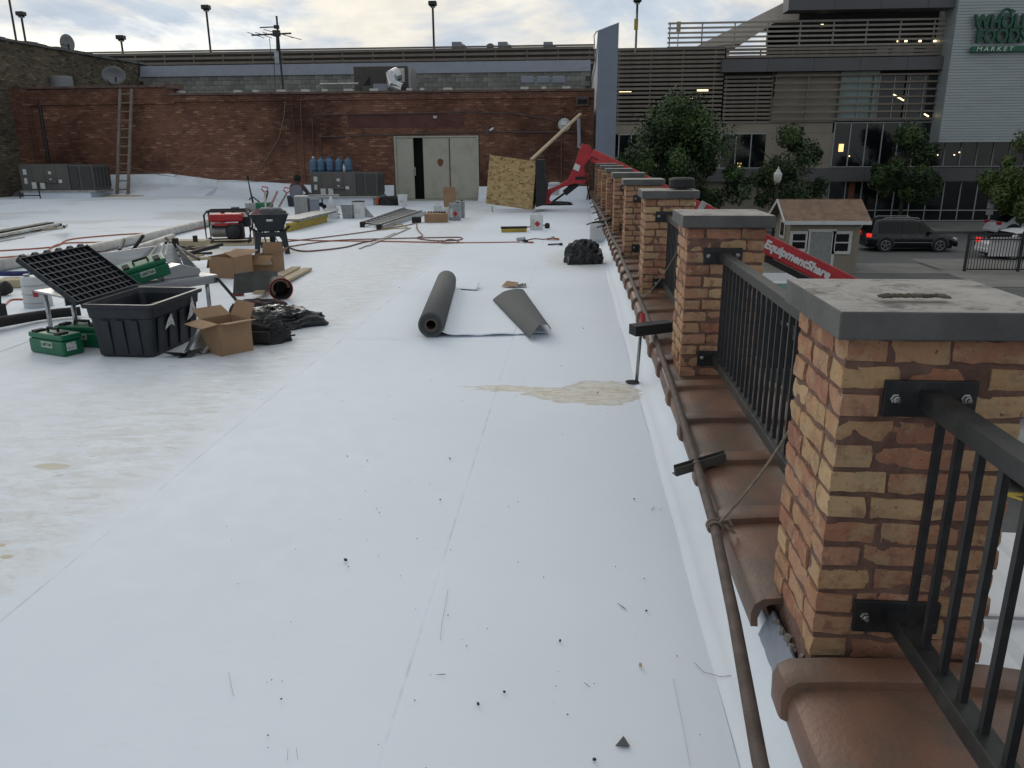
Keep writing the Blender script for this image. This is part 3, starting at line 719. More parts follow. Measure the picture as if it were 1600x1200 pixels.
p = at(680, 183, Y=WY - .06); m = MB(); m.box(p, (.13, .1, .09)); one('security_light', m, K['cladlight'], 'small pale box light on the wall above the doors', 'light', bevel=.02)
p = at(768, 202, Y=WY - .08); m = MB(); m.lathe([(.01, -.08), (.035, -.07), (.035, .06), (.02, .08)], p, 10, Matrix.Rotation(R(60), 3, 'Y')); one('flood_lamp', m, K['white'], 'small white lamp angled out from the wall right of the doors', 'lamp')
# round white vent and box at the right end
t = thing('wall_vent', 'round white vent hood on the wall behind the wooden brace', 'vent', at(882, 195, Y=WY - .1))
m = MB(); M_ = Matrix.Rotation(R(90), 3, 'X'); m.lathe([(.2, -.1), (.22, .0), (.18, .08), (.05, .1)], (0, 0, 0), 20, M_); part('hood', m, K['cladlight'], t, bevel=.01)
m = MB(); m.box((-.02, -.12, .05), (.2, .02, .12)); part('label', m, K['white'], t)
t = thing('vent_box', 'dark square vent recess near the top right of the red wall', 'vent', at(910, 158, Y=WY - .1)); m = MB(); m.box((0, 0, 0), (.42, .2, .3)); part('housing', m, K['rust'], t, bevel=.01); m = MB(); m.box((0, -.09, -.02), (.32, .05, .14)); part('opening', m, K['drainhole'], t)
m = MB(); P = [at(904, 185, Y=WY - .2), at(905, 222, Y=WY - .2), at(904, 229, Y=WY - .2), at(909, 232, Y=WY - .25)]; m.tube(P, .06, 10); one('downspout', m, K['coping'], 'blue-grey downspout beside the tall metal fin', 'pipe')
# tall blue-grey fin
fx0, fx1 = at(933, 140, Y=27.2).x, at(964, 140, Y=27.2).x
t = thing('metal_fin', 'tall blue-grey metal-clad fin wall rising behind the last pillars', 'wall', (fx0, 27.3, GZ))
m = MB(); m.prism([(fx0, 27.2, GZ), (fx1, 27.2, GZ), (fx1, 27.2, 5.52), (fx0, 27.2, 5.3)], (0, .1, 0)); part('face', m, K['finblue'], t, world=True)
m = MB(); m.prism([(fx0, 27.3, GZ), (fx0, 36.2, GZ), (fx0, 36.2, 4.6), (fx0, 29.5, 4.75), (fx0, 27.3, 5.3)], (.35, 0, 0)); part('return_wall', m, K['cladlight'], t, world=True)
m = MB(); m.prism([(fx0 - .02, 27.28, 5.3), (fx0 - .02, 29.5, 4.75), (fx0 - .02, 36.2, 4.6), (fx0 - .02, 36.2, 4.3), (fx0 - .02, 29.5, 4.45), (fx0 - .02, 27.28, 4.9)], (.4, 0, 0)); part('edge_trim', m, K['coping'], t, world=True)
m = MB(); P = [(fx0 - .05, 28, 4.4), (fx0 - .12, 28, 5.25), (fx0 - .04, 27.7, 5.34), (fx0 + .02, 27.4, 5.3)]; m.tube(P, .02, 6); one('roof_hoop', m, K['galv'], 'small bent tube rail at the top left of the blue-grey fin', 'rail')
# tan brick building at left
t = thing('tan_brick_building', 'sooty tan brick building side wall rising behind the left end of the red wall', 'building', (-19.8, 30, 0))
m = MB(); m.prism([(-19.3, 24.0, -.5), (-19.3, 36.98, -.5), (-19.3, 36.98, 5.42), (-19.3, 24.0, 5.3)], (-6, 0, 0)); part('wall', m, K['tanwall'], t, world=True)
yy = 24.0
while yy < 36.9:
    zz = 5.3 + (yy - 24) / 13 * .12; mm = MB(); mm.bb(-19.75, -19.22 + random.uniform(-.03, .03), yy, yy + .55, zz, zz + .09 + random.uniform(-.02, .03)); mm.wobble(.02, 2, yy); part('coping_tile', mm, K['band'], t, world=True); yy += .57
# neighbour's low roof, concrete block wall, coping
m = MB(); m.bb(-19.25, .65, WY + .36, 36, 2.9, 3.05); struct('neighbour_roof', m, K['concrete'])
t = thing('block_wall', 'pale grey concrete block wall with blue-grey metal coping behind the red wall', 'wall', (-9, 36, 3))
m = MB(); m.bb(-19.2, .7, 36.02, 36.3, 2, 4.88); part('mortar_core', m, K['joint'], t, world=True)
m = MB(); m.prism([(-19.2, 35.9, 4.86), (-19.2, 36.05, 5.32), (-19.2, 36.9, 5.40), (-19.2, 36.9, 4.86)], (19.9, 0, 0)); part('metal_coping', m, K['coping'], t, world=True)
m = MB(); m.bb(-.195, .195, -.03, .02, -.095, .095); bl = m.mesh('block'); bl.materials.append(K['cmu'])
for r_ in range(6):
    xx = -19.1 + (.2 if r_ % 2 else 0); z_ = 4.77 - r_ * .2
    while xx < .6:
        o = bpy.data.objects.new('block', bl); col.objects.link(o); o.parent = t; o.location = (xx + 9, .0 + random.uniform(-.004, .004), z_ - 3); xx += .4
# ================================================= BEHIND: GARAGE AND STORE (facade plane y = 62)
FY = 62.0
def F(u, v, Y=FY): return at(u, v, Y=Y)
def fbox(u0, v0, u1, v1, d0, d1, Y=FY, mb=None):
    """box on the facade between two photo corners, from d0 to d1 in front (-) or behind (+) the plane"""
    a, b = F(u0, v0, Y), F(u1, v1, Y); mb = mb or MB(); return mb.bb(a.x, b.x, Y + d0, Y + d1, a.z, b.z)
st = thing('store_building', 'large modern grocery store and parking garage with brown horizontal slats across the street', 'building', (20, FY, GZ))
def sp_(name, mb, m_, **kw): return part(name, mb, m_, st, world=True, **kw)
xL = F(150, 90).x - 4
def X_(u, v=200): return F(u, v).x
def Z_(v, u=1200): return F(u, v).z
# garage body with dark open levels behind the slats
zTop = Z_(73, 965)
fxl = X_(965, 100)
m = MB(); m.bb(fxl - 1, 60, FY + 14, FY + 14.5, GZ, zTop - .5); sp_('garage_back_wall', m, K['garagewall'])
m = MB(); m.bb(xL, fxl - 1.1, FY + .5, FY + .9, GZ, zTop - .05); sp_('upstand_wall', m, K['garagewall'])
m = MB(); m.bb(fxl - 1.1, X_(1130), FY + .5, FY + .9, Z_(124), zTop - .12); sp_('upstand_wall', m, K['garagewall'])
m = MB(); m.bb(X_(1130) + .01, 60, FY + .5, FY + .9, Z_(120), Z_(86)); sp_('upstand_wall', m, K['garagewall'])
m = MB(); m.bb(X_(1240) - 1, 60, FY + 6, FY + 6.4, Z_(90), Z_(20)); sp_('upper_hall_wall', m, K['garage'])
m = MB()
for zz in (zTop - 2.2, Z_(190) - .0):
    m.bb(fxl - 1, 28, FY + .9, FY + 14, zz - .5, zz)
sp_('garage_deck', m, K['garage'])
for u_ in (1040, 1150, 1290, 1420): m = MB(); x = X_(u_); m.bb(x, x + .5, FY + 2.5, FY + 3, Z_(190), zTop - 2.7); sp_('column', m, K['garagewall'])
# slats, each one a part (shared mesh per run)
def slat_run(x0, x1, z0, z1, n, m_, y=FY, h=.17, d=.09, posts=4.6):
    mm = MB(); mm.bb(0, x1 - x0, -d / 2, d / 2, -h / 2, h / 2); me = mm.mesh('slat'); me.materials.append(m_)
    for q in range(n):
        z = z0 + (z1 - z0) * q / (n - 1); o = bpy.data.objects.new('slat', me); col.objects.link(o); o.parent = st
        o.location = (x0 - 20, y - FY, z - GZ)
    x = x0 + .15
    while x < x1:
        mm = MB(); mm.bb(x - .04, x + .04, y + d / 2 + .002, y + d / 2 + .12, min(z0, z1) - h / 2, max(z0, z1) + h / 2); sp_('slat_post', mm, m_); x += posts / 2
xb0 = X_(1127); xp = X_(1484, 100)
slat_run(X_(965, 90), xb0 - .1, Z_(192, 1050), Z_(76, 1050), 18, K['slat'])
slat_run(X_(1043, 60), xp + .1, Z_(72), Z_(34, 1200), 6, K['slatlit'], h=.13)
slat_run(xb0, xp + .1, Z_(88), Z_(77), 3, K['slat'])
slat_run(xb0, X_(1202), Z_(191), Z_(120), 12, K['slat'])
slat_run(X_(1202) + .02, X_(1482, 150), Z_(187), Z_(119), 7, K['slat'], y=FY - .25, h=.12)
slat_run(xL, X_(925), zTop - 1.05, zTop - .02, 4, K['slat'], y=FY)
m = MB(); m.bb(xL, X_(925), FY - .12, FY + .1, zTop + .1, zTop + .2); sp_('parapet_cap', m, K['slat'])
m = MB(); m.bb(X_(1240), xp + 1, FY + 1.2, FY + 1.3, Z_(88), Z_(8)); sp_('upper_back_wall', m, K['garage'])
# dark solid bands
m = MB()
def band_row(u0, u1, v0, v1, n, d0=-.5, d1=.3, name='band_panel', m_=None):
    x0, x1, z1, z0 = X_(u0, v0), X_(u1, v0), Z_(v0), Z_(v1)
    for q in range(n):
        a = x0 + (x1 - x0) * q / n; b_ = x0 + (x1 - x0) * (q + 1) / n - .02; mm = MB(); mm.bb(a, b_, FY + d0, FY + d1, z0, z1); sp_(name, mm, m_ or K['band'])
band_row(1127, 1487, 93, 113, 5, -.6, .2); band_row(1230, 1520, -45, 21, 4, -1.2, .4); band_row(1010, 1700, 263, 283, 8, -.5, .3)
# sloping light stair roof
m = MB(); P = [F(1092, 68), F(1228, 0), F(1300, -40), F(1300, 24), F(1228, 24), F(1170, 62)]
m.prism([(p.x, FY + 2.2, p.z) for p in P], (0, 6, 0)); sp_('stair_roof', m, mat('pale precast', (.62, .57, .5), .85))
# taupe lower walls
zs0, zs1 = Z_(345), Z_(192)
def wallrect(u0, u1, v0, v1, y0=-.0, y1=.4, m_='taupe', name='wall_panel'):
    mm = MB(); mm.bb(X_(u0, v1), X_(u1, v1), FY + y0, FY + y1, Z_(v1), Z_(v0)); sp_(name, mm, K[m_])
wallrect(960, 1300, 193, 208); wallrect(1193, 1297, 208.3, 263); wallrect(1003, 1123, 208.3, 263)
wallrect(960, 1288, 283, 345); wallrect(1203, 1306, 113.5, 192, .15, .4); wallrect(1365, 1490, 113.5, 120, .15, .4, 'garage')
wallrect(1208, 1212, 114, 152, .1, .149, 'garage', 'opening')
m = MB(); m.bb(X_(960), 75, FY + .0, FY + .5, GZ, Z_(345)); sp_('plinth', m, K['band'])
# lit ceiling inside and dark hall
m = MB(); m.bb(X_(1295), 75, FY + 5, FY + 5.2, GZ, Z_(113)); m.bb(X_(960), 75, FY + .5, FY + 5, Z_(272) - .2, Z_(272)); m.bb(X_(960), 75, FY + .5, FY + 5, Z_(192), Z_(192) + .2); sp_('hall_wall', m, K['garagewall'])
def window_run(u0, u1, v0, v1, n, dz=0, gl='glass', trans=None):
    x0, x1, z1, z0 = X_(u0, v1), X_(u1, v1), Z_(v0), Z_(v1)
    wdt = (x1 - x0) / n
    for q in range(n):
        a = x0 + wdt * q; mm = MB()
        mm.bb(a, a + .07, FY - .06, FY + .06, z0, z1); mm.bb(a + .07, a + wdt, FY - .05, FY + .05, z1 - .07, z1); mm.bb(a + .07, a + wdt, FY - .05, FY + .05, z0, z0 + .07)
        if trans: mm.bb(a + .07, a + wdt, FY - .05, FY + .05, z0 + trans, z0 + trans + .07)
        fr = sp_('window', mm, K['mullion'])
        mm = MB(); mm.bb(a + .07, a + wdt, FY + .01, FY + .02, z0 + .07, z1 - .07); o = part('pane', mm, K[gl], fr, world=False); o.parent = fr
window_run(965, 1003, 208, 263, 2); window_run(1123, 1193, 208, 263, 3); window_run(1297, 1700, 192, 262, 16); window_run(1289, 1700, 283, 345, 16, trans=.75)
window_run(1306, 1366, 113.5, 190, 2, gl='frosted'); window_run(1366, 1482, 118, 190, 5)
# lamps inside the garage and the store
for i_, (u_, v_, w_, sl) in enumerate(((994, 123, 22, 0), (985, 134, 20, 0), (977, 144, 18, 0), (1137, 119, 21, 0), (1098, 141, 16, 0), (1078, 153, 10, 0), (1126, 130, 4, 0), (1107, 131, 4, 0))):
    a = F(u_, v_, FY + 3); mm = MB(); mm.bb(a.x - w_ * .026, a.x + w_ * .026, FY + 3, FY + 3.1, a.z - .06, a.z + .05); sp_('ceiling_lamp', mm, K['lampglow'])
for (u_, v_, u2, v2) in ((1395, 147, 1412, 157), (1444, 178, 1451, 182)):
    a, b_ = F(u_, v_, FY - .02), F(u2, v2, FY - .02); mm = MB(); mm.beam(a, b_, .02, .09); sp_('hanging_lamp', mm, K['lampglow'])
for (u_, v_) in ((1404, 64), (1416, 64), (1438, 64), (1461, 64), (1472, 63), (1285, 39)):
    a = F(u_, v_, FY + 1); mm = MB(); mm.bb(a.x - .08, a.x + .08, FY + 1, FY + 1.1, a.z - .06, a.z + .06); sp_('spot_lamp', mm, K['lampglow'])
for (u0, u1) in ((1379, 1396), (1402, 1436), (1456, 1478)):
    mm = fbox(u0, 71, u1, 86, 1.05, 1.1); sp_('bright_opening', mm, K['frost'])
mm = fbox(1484, 71, 1489, 87, -.4, -.3); sp_('white_panel', mm, K['white'])
for (u_, v_, w_, h_) in ((1314, 231, 6, 12), (1155, 259, 5, 9)):
    mm = fbox(u_ - w_ / 2, v_ - h_ / 2, u_ + w_ / 2, v_ + h_ / 2, -.05, -.0); sp_('lantern', mm, K['lampwarm'])
for (u_, v_) in ((1465, 242), (1491, 242), (1499, 238), (1327, 244)):
    mm = fbox(u_ - .8, v_ - .8, u_ + .8, v_ + .8, -.02, .005); sp_('downlight', mm, K['lampglow'])
mm = fbox(1327, 285, 1332, 325, -.03, .0); sp_('orange_column', mm, K['rustspot'])
# corrugated sign tower
PYY = FY - 1.6
px0, px1 = at(1480, 130, Y=PYY).x, 60; pz0, pz1 = at(1480, 222, Y=PYY).z, 16
rib = MB(); n = 0; h_ = .185; zz = pz0
prof = []
while zz < pz1: prof += [(PYY, zz), (PYY, zz + h_ * .62), (PYY + .05, zz + h_ * .7), (PYY + .05, zz + h_ * .95)]; zz += h_
vs0 = [rib.b.verts.new((px0, y, z)) for y, z in prof]; vs1 = [rib.b.verts.new((px1, y, z)) for y, z in prof]
for i_ in range(len(prof) - 1): rib.b.faces.new((vs0[i_], vs1[i_], vs1[i_ + 1], vs0[i_ + 1]))
sp_('corrugated_panel', rib, K['corr'])
m = MB(); m.bb(px0 - .02, px1, PYY + .06, FY + 1.5, pz0 - .02, pz1); sp_('sign_tower', m, K['corr'])
sg = thing('store_sign', 'dark green grocery sign lettered WHOLE FOODS MARKET on the grey corrugated tower', 'sign', at(1570, 60, Y=PYY - .3))
SX = (1, 0, 0); SZ = (0, 0, 1)
ys_ = PYY - .3
def sgp(u, v): return at(u, v, Y=ys_)
# a wide sign that runs out of the frame on the right
c_ = sgp(1524, 34); hh = abs(sgp(1524, 46).z - sgp(1524, 25).z)
text('WHOLE', hh * 1.42, K['green'], frame(Vector((sgp(1522, 35).x, ys_, sgp(1540, 35).z)), SX, SZ), sg, 'lettering', bold=.035, depth=.12, align='LEFT', scale=(.82, 1))
text('FOODS', hh * 1.42, K['green'], frame(Vector((sgp(1525, 57).x, ys_, sgp(1540, 57.5).z)), SX, SZ), sg, 'lettering', bold=.035, depth=.12, align='LEFT', scale=(.82, 1))
a, b_ = sgp(1518, 73), sgp(1518, 82); m = MB(); m.bb(a.x, a.x + 7.2, ys_ - .1, ys_ + .1, b_.z, a.z); part('banner', m, K['greensign'], sg, world=True, bevel=.03)
text('M A R K E T', (a.z - b_.z) * 1.05, K['white'], frame(Vector((sgp(1524, 77).x, ys_ - .13, (a.z + b_.z) / 2)), SX, SZ), sg, 'lettering', bold=.004, depth=.01, shear=.2, align='LEFT', scale=(1.2, 1))
m = MB(); P = []
for i_ in range(9):   # the fruit with its leaf above the O
    q = i_ / 8 * math.pi; P.append((sgp(1571, 22).x + .34 * math.cos(q), ys_ - .1, sgp(1571, 24).z + .38 * math.sin(q)))
m.tube(P, .09, 6); q = sgp(1577, 20); m.prism([(q.x - .1, ys_ - .1, q.z + .1), (q.x + .2, ys_ - .1, q.z - .02), (q.x + .42, ys_ - .1, q.z + .04), (q.x + .2, ys_ - .1, q.z + .2), (q.x - .2, ys_ - .1, q.z + .28)], (0, .1, 0))
part('fruit_emblem', m, K['green'], sg, world=True)
# things along the skyline
for (u_, w_) in ((716, 20), (788, 20), (859, 20)):
    a = F(u_ - w_ / 2, 78, 70); b_ = F(u_ + w_ / 2, 65, 70)
    t = thing('rooftop_unit', {716: 'grey rooftop unit on the garage, leftmost of the three', 788: 'grey rooftop unit on the garage, middle one of the three', 859: 'grey rooftop unit on the garage, rightmost of the three by the tall fin'}[u_], 'rooftop unit', (a.x, 70, a.z - 1))
    m = MB(); m.bb(0, (b_.x - a.x) * .72, 0, 1.6, 0, b_.z - a.z + 1); part('cabinet', m, K['coping'], t); m = MB(); m.bb((b_.x - a.x) * .72, b_.x - a.x, 0, 1.4, 0, (b_.z - a.z) * .62 + 1); part('hood', m, K['finblue'], t)
m = MB(); a = F(766, 78, 70); m.lathe([(.22, -.5), (.22, .1), (.3, .15), (.3, .4), (.12, .5)], a, 10); one('roof_cowl', m, K['band'], 'small dark round cowl between two rooftop units', 'vent')
def lot_lamp(u, v0, v1, label, head=1, Y=66):
    b_ = at(u + (v1 - v0) * .0, v1 + 6, Y=Y); a = at(u, v0, Y=Y); x = a.x
    t = thing('lot_lamp', label, 'street lamp', (x, Y, b_.z), 0, 'lamp posts on the garage roof')
    m = MB(); m.tube([(0, 0, -1), (0, 0, a.z - b_.z)], .085, 8); part('pole', m, K['darkmetal'], t)
    if head:
        m = MB(); m.box((0, 0, a.z - b_.z + .12), (.62, .55, .32)); m.box((0, 0, a.z - b_.z - .09), (.4, .35, .1)); part('lamp_head', m, K['darkmetal'], t, bevel=.05)
        m = MB(); m.box((.02, -.02, a.z - b_.z - .16), (.34, .3, .04)); part('lens', m, K['frost'], t)
lot_lamp(11, -20, 65, 'tall lamp post at the far left edge, its head out of the frame', 0)
lot_lamp(33, 24, 78, 'lamp post second from the left above the tan brick building')
lot_lamp(189, 61, 85, 'lowest short lamp post left of the others on the skyline')
lot_lamp(322, 14, 80, 'lamp post with square head left of the roof aerial')
lot_lamp(676, 8, 78, 'lamp post above the middle of the double doors')
lot_lamp(996, 2, 73, 'tall thin lamp post to the right of the blue-grey fin')
t = thing('yellow_sign', 'yellow sign on a thin post beside the lamp right of the fin', 'sign', F(992, 72)); m = MB(); m.tube([(0, -.4, -.5), (0, -.4, 2.1)], .04, 6); part('post', m, K['mullion'], t)
m = MB(); m.bb(-.14, .14, -.47, -.44, 1.02, 1.75); part('plate', m, K['yellow'], t)
t = thing('yellow_sign', 'small yellow sign seen through the open slats at their left end', 'sign', F(1059, 68, FY + 2)); m = MB(); m.tube([(0, 0, -.5), (0, 0, 1.4)], .04, 6); part('post', m, K['mullion'], t)
m = MB(); m.bb(-.15, .15, -.03, -.0, .8, 1.5); part('plate', m, K['yellow'], t)

# ================================================= TREES
def tree(name, label, u, v_base, v_top, du, seed, nleaf, m_, Yb=None, lean=0, clumps=None, cut=.3):
    b_ = at(u, v_base, z=GZ) if Yb is None else Vector((at(u, v_base, Y=Yb).x, Yb, GZ))
    top = at(u, v_top, Y=b_.y).z; H_ = top - GZ; Rr = abs(at(u + du, v_top, Y=b_.y).x - at(u, v_top, Y=b_.y).x)
    t = thing(name, label, 'tree', b_); rnd = random.Random(seed)
    m = MB(); m.tube([(0, 0, 0), (.06, 0, H_ * .25), (-.05, .05, H_ * .5), (.05, 0, H_ * .8)], [.17, .13, .1, .03], 8)
    limbs = []
    for q in range(9):
        a = q * 2.4 + seed; z0 = H_ * (.3 + .05 * q); r_ = Rr * rnd.uniform(.5, .85); p1 = Vector((math.cos(a) * r_, math.sin(a) * r_, z0 + H_ * rnd.uniform(.12, .25)))
        m.tube([(0, 0, z0), tuple(p1 * .5 + Vector((0, 0, z0 * .45))), tuple(p1)], [.07, .045, .02], 5); limbs.append(p1)
    part('trunk', m, K['bark'], t)
    cl = []
    for q in range(clumps or 34):
        zc = rnd.random(); zz = H_ * (cut + (1 - cut) * zc)
        env = Rr * (math.sin(math.pi * min(1, .12 + zc * .95)) ** .7) * (1.05 - .35 * zc)
        a = rnd.uniform(0, 6.283); r_ = env * rnd.uniform(.35, 1.08)
        cl.append((Vector((math.cos(a) * r_, math.sin(a) * r_, min(zz, H_ * .96))), Rr * rnd.uniform(.13, .36)))
    V = []; Fc = []
    for q in range(nleaf):
        c, r_ = rnd.choice(cl); d = Vector((rnd.gauss(0, 1), rnd.gauss(0, 1), rnd.gauss(0, .8))).normalized()
        p = c + d * r_ * (rnd.random() ** .35) * (1 + .35 * noise.noise(c + d * 2)); s_ = rnd.uniform(.05, .15)
        n_ = (d + Vector((rnd.gauss(0, .7), rnd.gauss(0, .7), rnd.gauss(.3, .7)))).normalized(); x = n_.orthogonal().normalized(); x = Matrix.Rotation(rnd.uniform(0, 6.28), 3, n_) @ x; y_ = n_.cross(x)
        i0 = len(V); V += [p - x * s_, p - y_ * s_ * .55 + n_ * s_ * .15, p + x * s_, p + y_ * s_ * .55 + n_ * s_ * .15]; Fc.append((i0, i0 + 1, i0 + 2, i0 + 3))
    me = bpy.data.meshes.new('crown'); me.from_pydata(V, [], Fc); me.update(); part('crown', me, m_, t)
    return t
tree('leafy_tree', 'large dense dark green tree right of the blue-grey fin', 1050, 352, 160, 108, 3, 42000, K['leaf'], Yb=50, clumps=52, cut=.1)
tree('leafy_tree', 'loose dark tree behind the old-style street lamp', 1222, 352, 208, 66, 5, 15000, K['leaf'], Yb=56, clumps=26, cut=.3)
tree('leafy_tree', 'slim young tree in front of the store windows behind the dark car', 1403, 352, 204, 60, 8, 16000, K['leaf'], Yb=58.5, clumps=26, cut=.28)
tree('leafy_tree', 'brighter green tree at the right edge of the picture', 1592, 352, 196, 70, 12, 22000, K['leafb'], Yb=52, clumps=34, cut=.24)

# ================================================= STREET FURNITURE, SHED, FENCE
lp = at(1216, 268, Y=40.3)
t = thing('acorn_street_lamp', 'old-style black street lamp with a white acorn globe behind the shed', 'street lamp', (lp.x, 40.3, GZ)); hz = lp.z - GZ
m = MB(); m.lathe([(.2, 0), (.2, .3), (.12, .5), (.09, .9), (.07, 1.2), (.055, hz - .7), (.1, hz - .65), (.12, hz - .6), (.08, hz - .55)], seg=12); part('post', m, K['darkmetal'], t)
m = MB(); m.lathe([(.1, hz - .54), (.17, hz - .4), (.2, hz - .2), (.19, hz - .08), (.1, hz - .0)], seg=14); part('globe', m, K['frost'], t, smooth=True)
m = MB(); m.lathe([(.12, hz), (.1, hz + .05), (.05, hz + .1), (.03, hz + .2), (.0001, hz + .24)], seg=12); part('finial', m, K['frost'], t)
# attendant's shed
sx0, sx1, sy = at(1229, 424, z=GZ).x, at(1336, 424, z=GZ).x, 37.2
SH = 2.35; eave = GZ + SH
t = thing('shed', 'small brown sided shed with white trimmed door and windows and a brown roof', 'shed', ((sx0 + sx1) / 2, sy, GZ))
m = MB(); m.bb(sx0, sx1, sy, sy + 2.6, GZ, eave); m.prism([(sx0 + .01, sy, eave), (sx0 + .01, sy + 2.6, eave), (sx0 + .01, sy + 1.3, eave + .72)], (sx1 - sx0 - .02, 0, 0)); part('wall_core', m, K['siding'], t, world=True)
m = MB(); m.prism([(0, -.022, -.052), (0, -.004, .052), (0, .0, .052), (0, .0, -.052)], (sx1 - sx0, 0, 0)); pl = m.mesh('siding_board'); pl.materials.append(K['siding'])
for q in range(22):
    o = bpy.data.objects.new('siding_board', pl); col.objects.link(o); o.parent = t; o.location = (sx0 - (sx0 + sx1) / 2, -.002, .055 + q * .105)
for s_ in (0, 1):
    m = MB(); y0, y1 = (sy - .28, sy + 1.32) if s_ == 0 else (sy + 2.88, sy + 1.28)
    m.prism([(sx0 - .35, y0, eave - .12), (sx0 - .35, y1, eave + .76), (sx0 - .35, y1, eave + .84), (sx0 - .35, y0, eave - .04)], (sx1 - sx0 + .7, 0, 0)); part('roof', m, K['shingle'], t, world=True)
m = MB(); m.bb(sx0 - .36, sx1 + .36, sy - .31, sy - .285, eave - .2, eave - .04); part('fascia', m, K['white'], t, world=True)
m = MB(); m.beam((sx0 - .37, sy - .3, eave - .1), (sx0 - .37, sy + 1.3, eave + .78), .03, .14); m.beam((sx0 - .37, sy + 2.9, eave - .1), (sx0 - .37, sy + 1.3, eave + .78), .03, .14); part('fascia', m, K['white'], t, world=True)
def shed_open(u0, u1, v0, v1, name, inner):
    a, b_ = at(u0, v0, Y=sy - .03), at(u1, v1, Y=sy - .03); m = MB(); w_ = .13
    m.bb(a.x, a.x + w_, sy - .06, sy - .025, b_.z, a.z); m.bb(b_.x - w_, b_.x, sy - .06, sy - .025, b_.z, a.z); m.bb(a.x + w_, b_.x - w_, sy - .06, sy - .025, a.z - w_, a.z)
    if name == 'window': m.bb(a.x + w_, b_.x - w_, sy - .06, sy - .025, b_.z, b_.z + w_); m.bb(a.x + w_, b_.x - w_, sy - .055, sy - .03, (a.z + b_.z) / 2 - .03, (a.z + b_.z) / 2 + .03)
    f_ = part(name, m, K['whitepaint'], t, world=True)
    m = MB(); m.bb(a.x + w_, b_.x - w_, sy - .035, sy - .024, b_.z, a.z - w_); o = part('pane' if name == 'window' else 'door_panel', m, inner, None); o.parent = f_; o.matrix_parent_inverse = Matrix.Translation(-Vector(t.location)) if False else Matrix.Identity(4)
shed_open(1235, 1261, 361, 393, 'window', K['glass']); shed_open(1263, 1300, 358, 424, 'door', K['paleblue'] if False else mat('shed door grey', (.26, .28, .27), .7)); shed_open(1301, 1328, 361, 397, 'window', K['glass'])
m = MB(); a = Vector((sx0 - .02, sy + .9, eave - .6)); m.bb(sx0 - .05, sx0 - .005, sy + .75, sy + 1.65, eave - .95, eave - .1); f_ = part('window', m, K['whitepaint'], t, world=True); m = MB(); m.bb(sx0 - .06, sx0 - .052, sy + .9, sy + 1.5, eave - .82, eave - .22); part('pane', m, K['glass'], f_)
# iron fence at right
fy = 37.3; fx = at(1504, 424, z=GZ).x; fh = 1.75
t = thing('iron_fence', 'black iron picket fence at the right, in front of the white car', 'fence', (fx, fy, GZ))
for q in range(4): m = MB(); m.bb(q * 2.35 - .05, q * 2.35 + .05, -.05, .05, 0, fh + .08); part('post', m, K['darkmetal'], t)
for zz in (.12, fh - .28, fh - .05): m = MB(); m.bb(.05, 7.1, -.02, .02, zz - .025, zz + .025); part('rail', m, K['darkmetal'], t)
m = MB(); m.bb(-.012, .012, -.012, .012, .08, fh); pk = m.mesh('picket'); pk.materials.append(K['darkmetal'])
for q in range(1, 54):
    if q % 18: o = bpy.data.objects.new('picket', pk); col.objects.link(o); o.parent = t; o.location = (q * .1306, 0, 0)
bx0, bx1 = at(1535, 400, Y=38).x, at(1610, 400, Y=38).x
m = MB(); za, zb_ = at(1540, 370, Y=37.5).z, at(1540, 400, Y=37.5).z
m.grid(lambda a, b: Vector((bx0 - .1 + (bx1 + 1.4 - bx0) * a, fy + .1 + .03 * noise.noise(Vector((a * 8, b * 3, 0))), za + (zb_ - za) * b)), 20, 6)
one('white_banner', m, K['membwhite'], 'white sheet hung on the far side of the black iron fence', 'banner', solid=.006)
# traffic sign
p = at(1545, 336, Y=53.9); t = thing('street_sign', 'small white parking sign on a thin post by the far kerb', 'sign', (p.x, 53.9, GZ)); hs = at(1545, 312, Y=53.9).z - GZ
m = MB(); m.tube([(0, 0, 0), (0, 0, hs)], .04, 6); part('post', m, K['galv'], t)
m = MB(); m.bb(-.22, .22, -.06, -.045, hs - .55, hs); part('plate', m, K['white'], t); m = MB(); m.bb(-.22, .22, -.06, -.045, hs - .95, hs - .6); part('plate', m, K['white'], t)
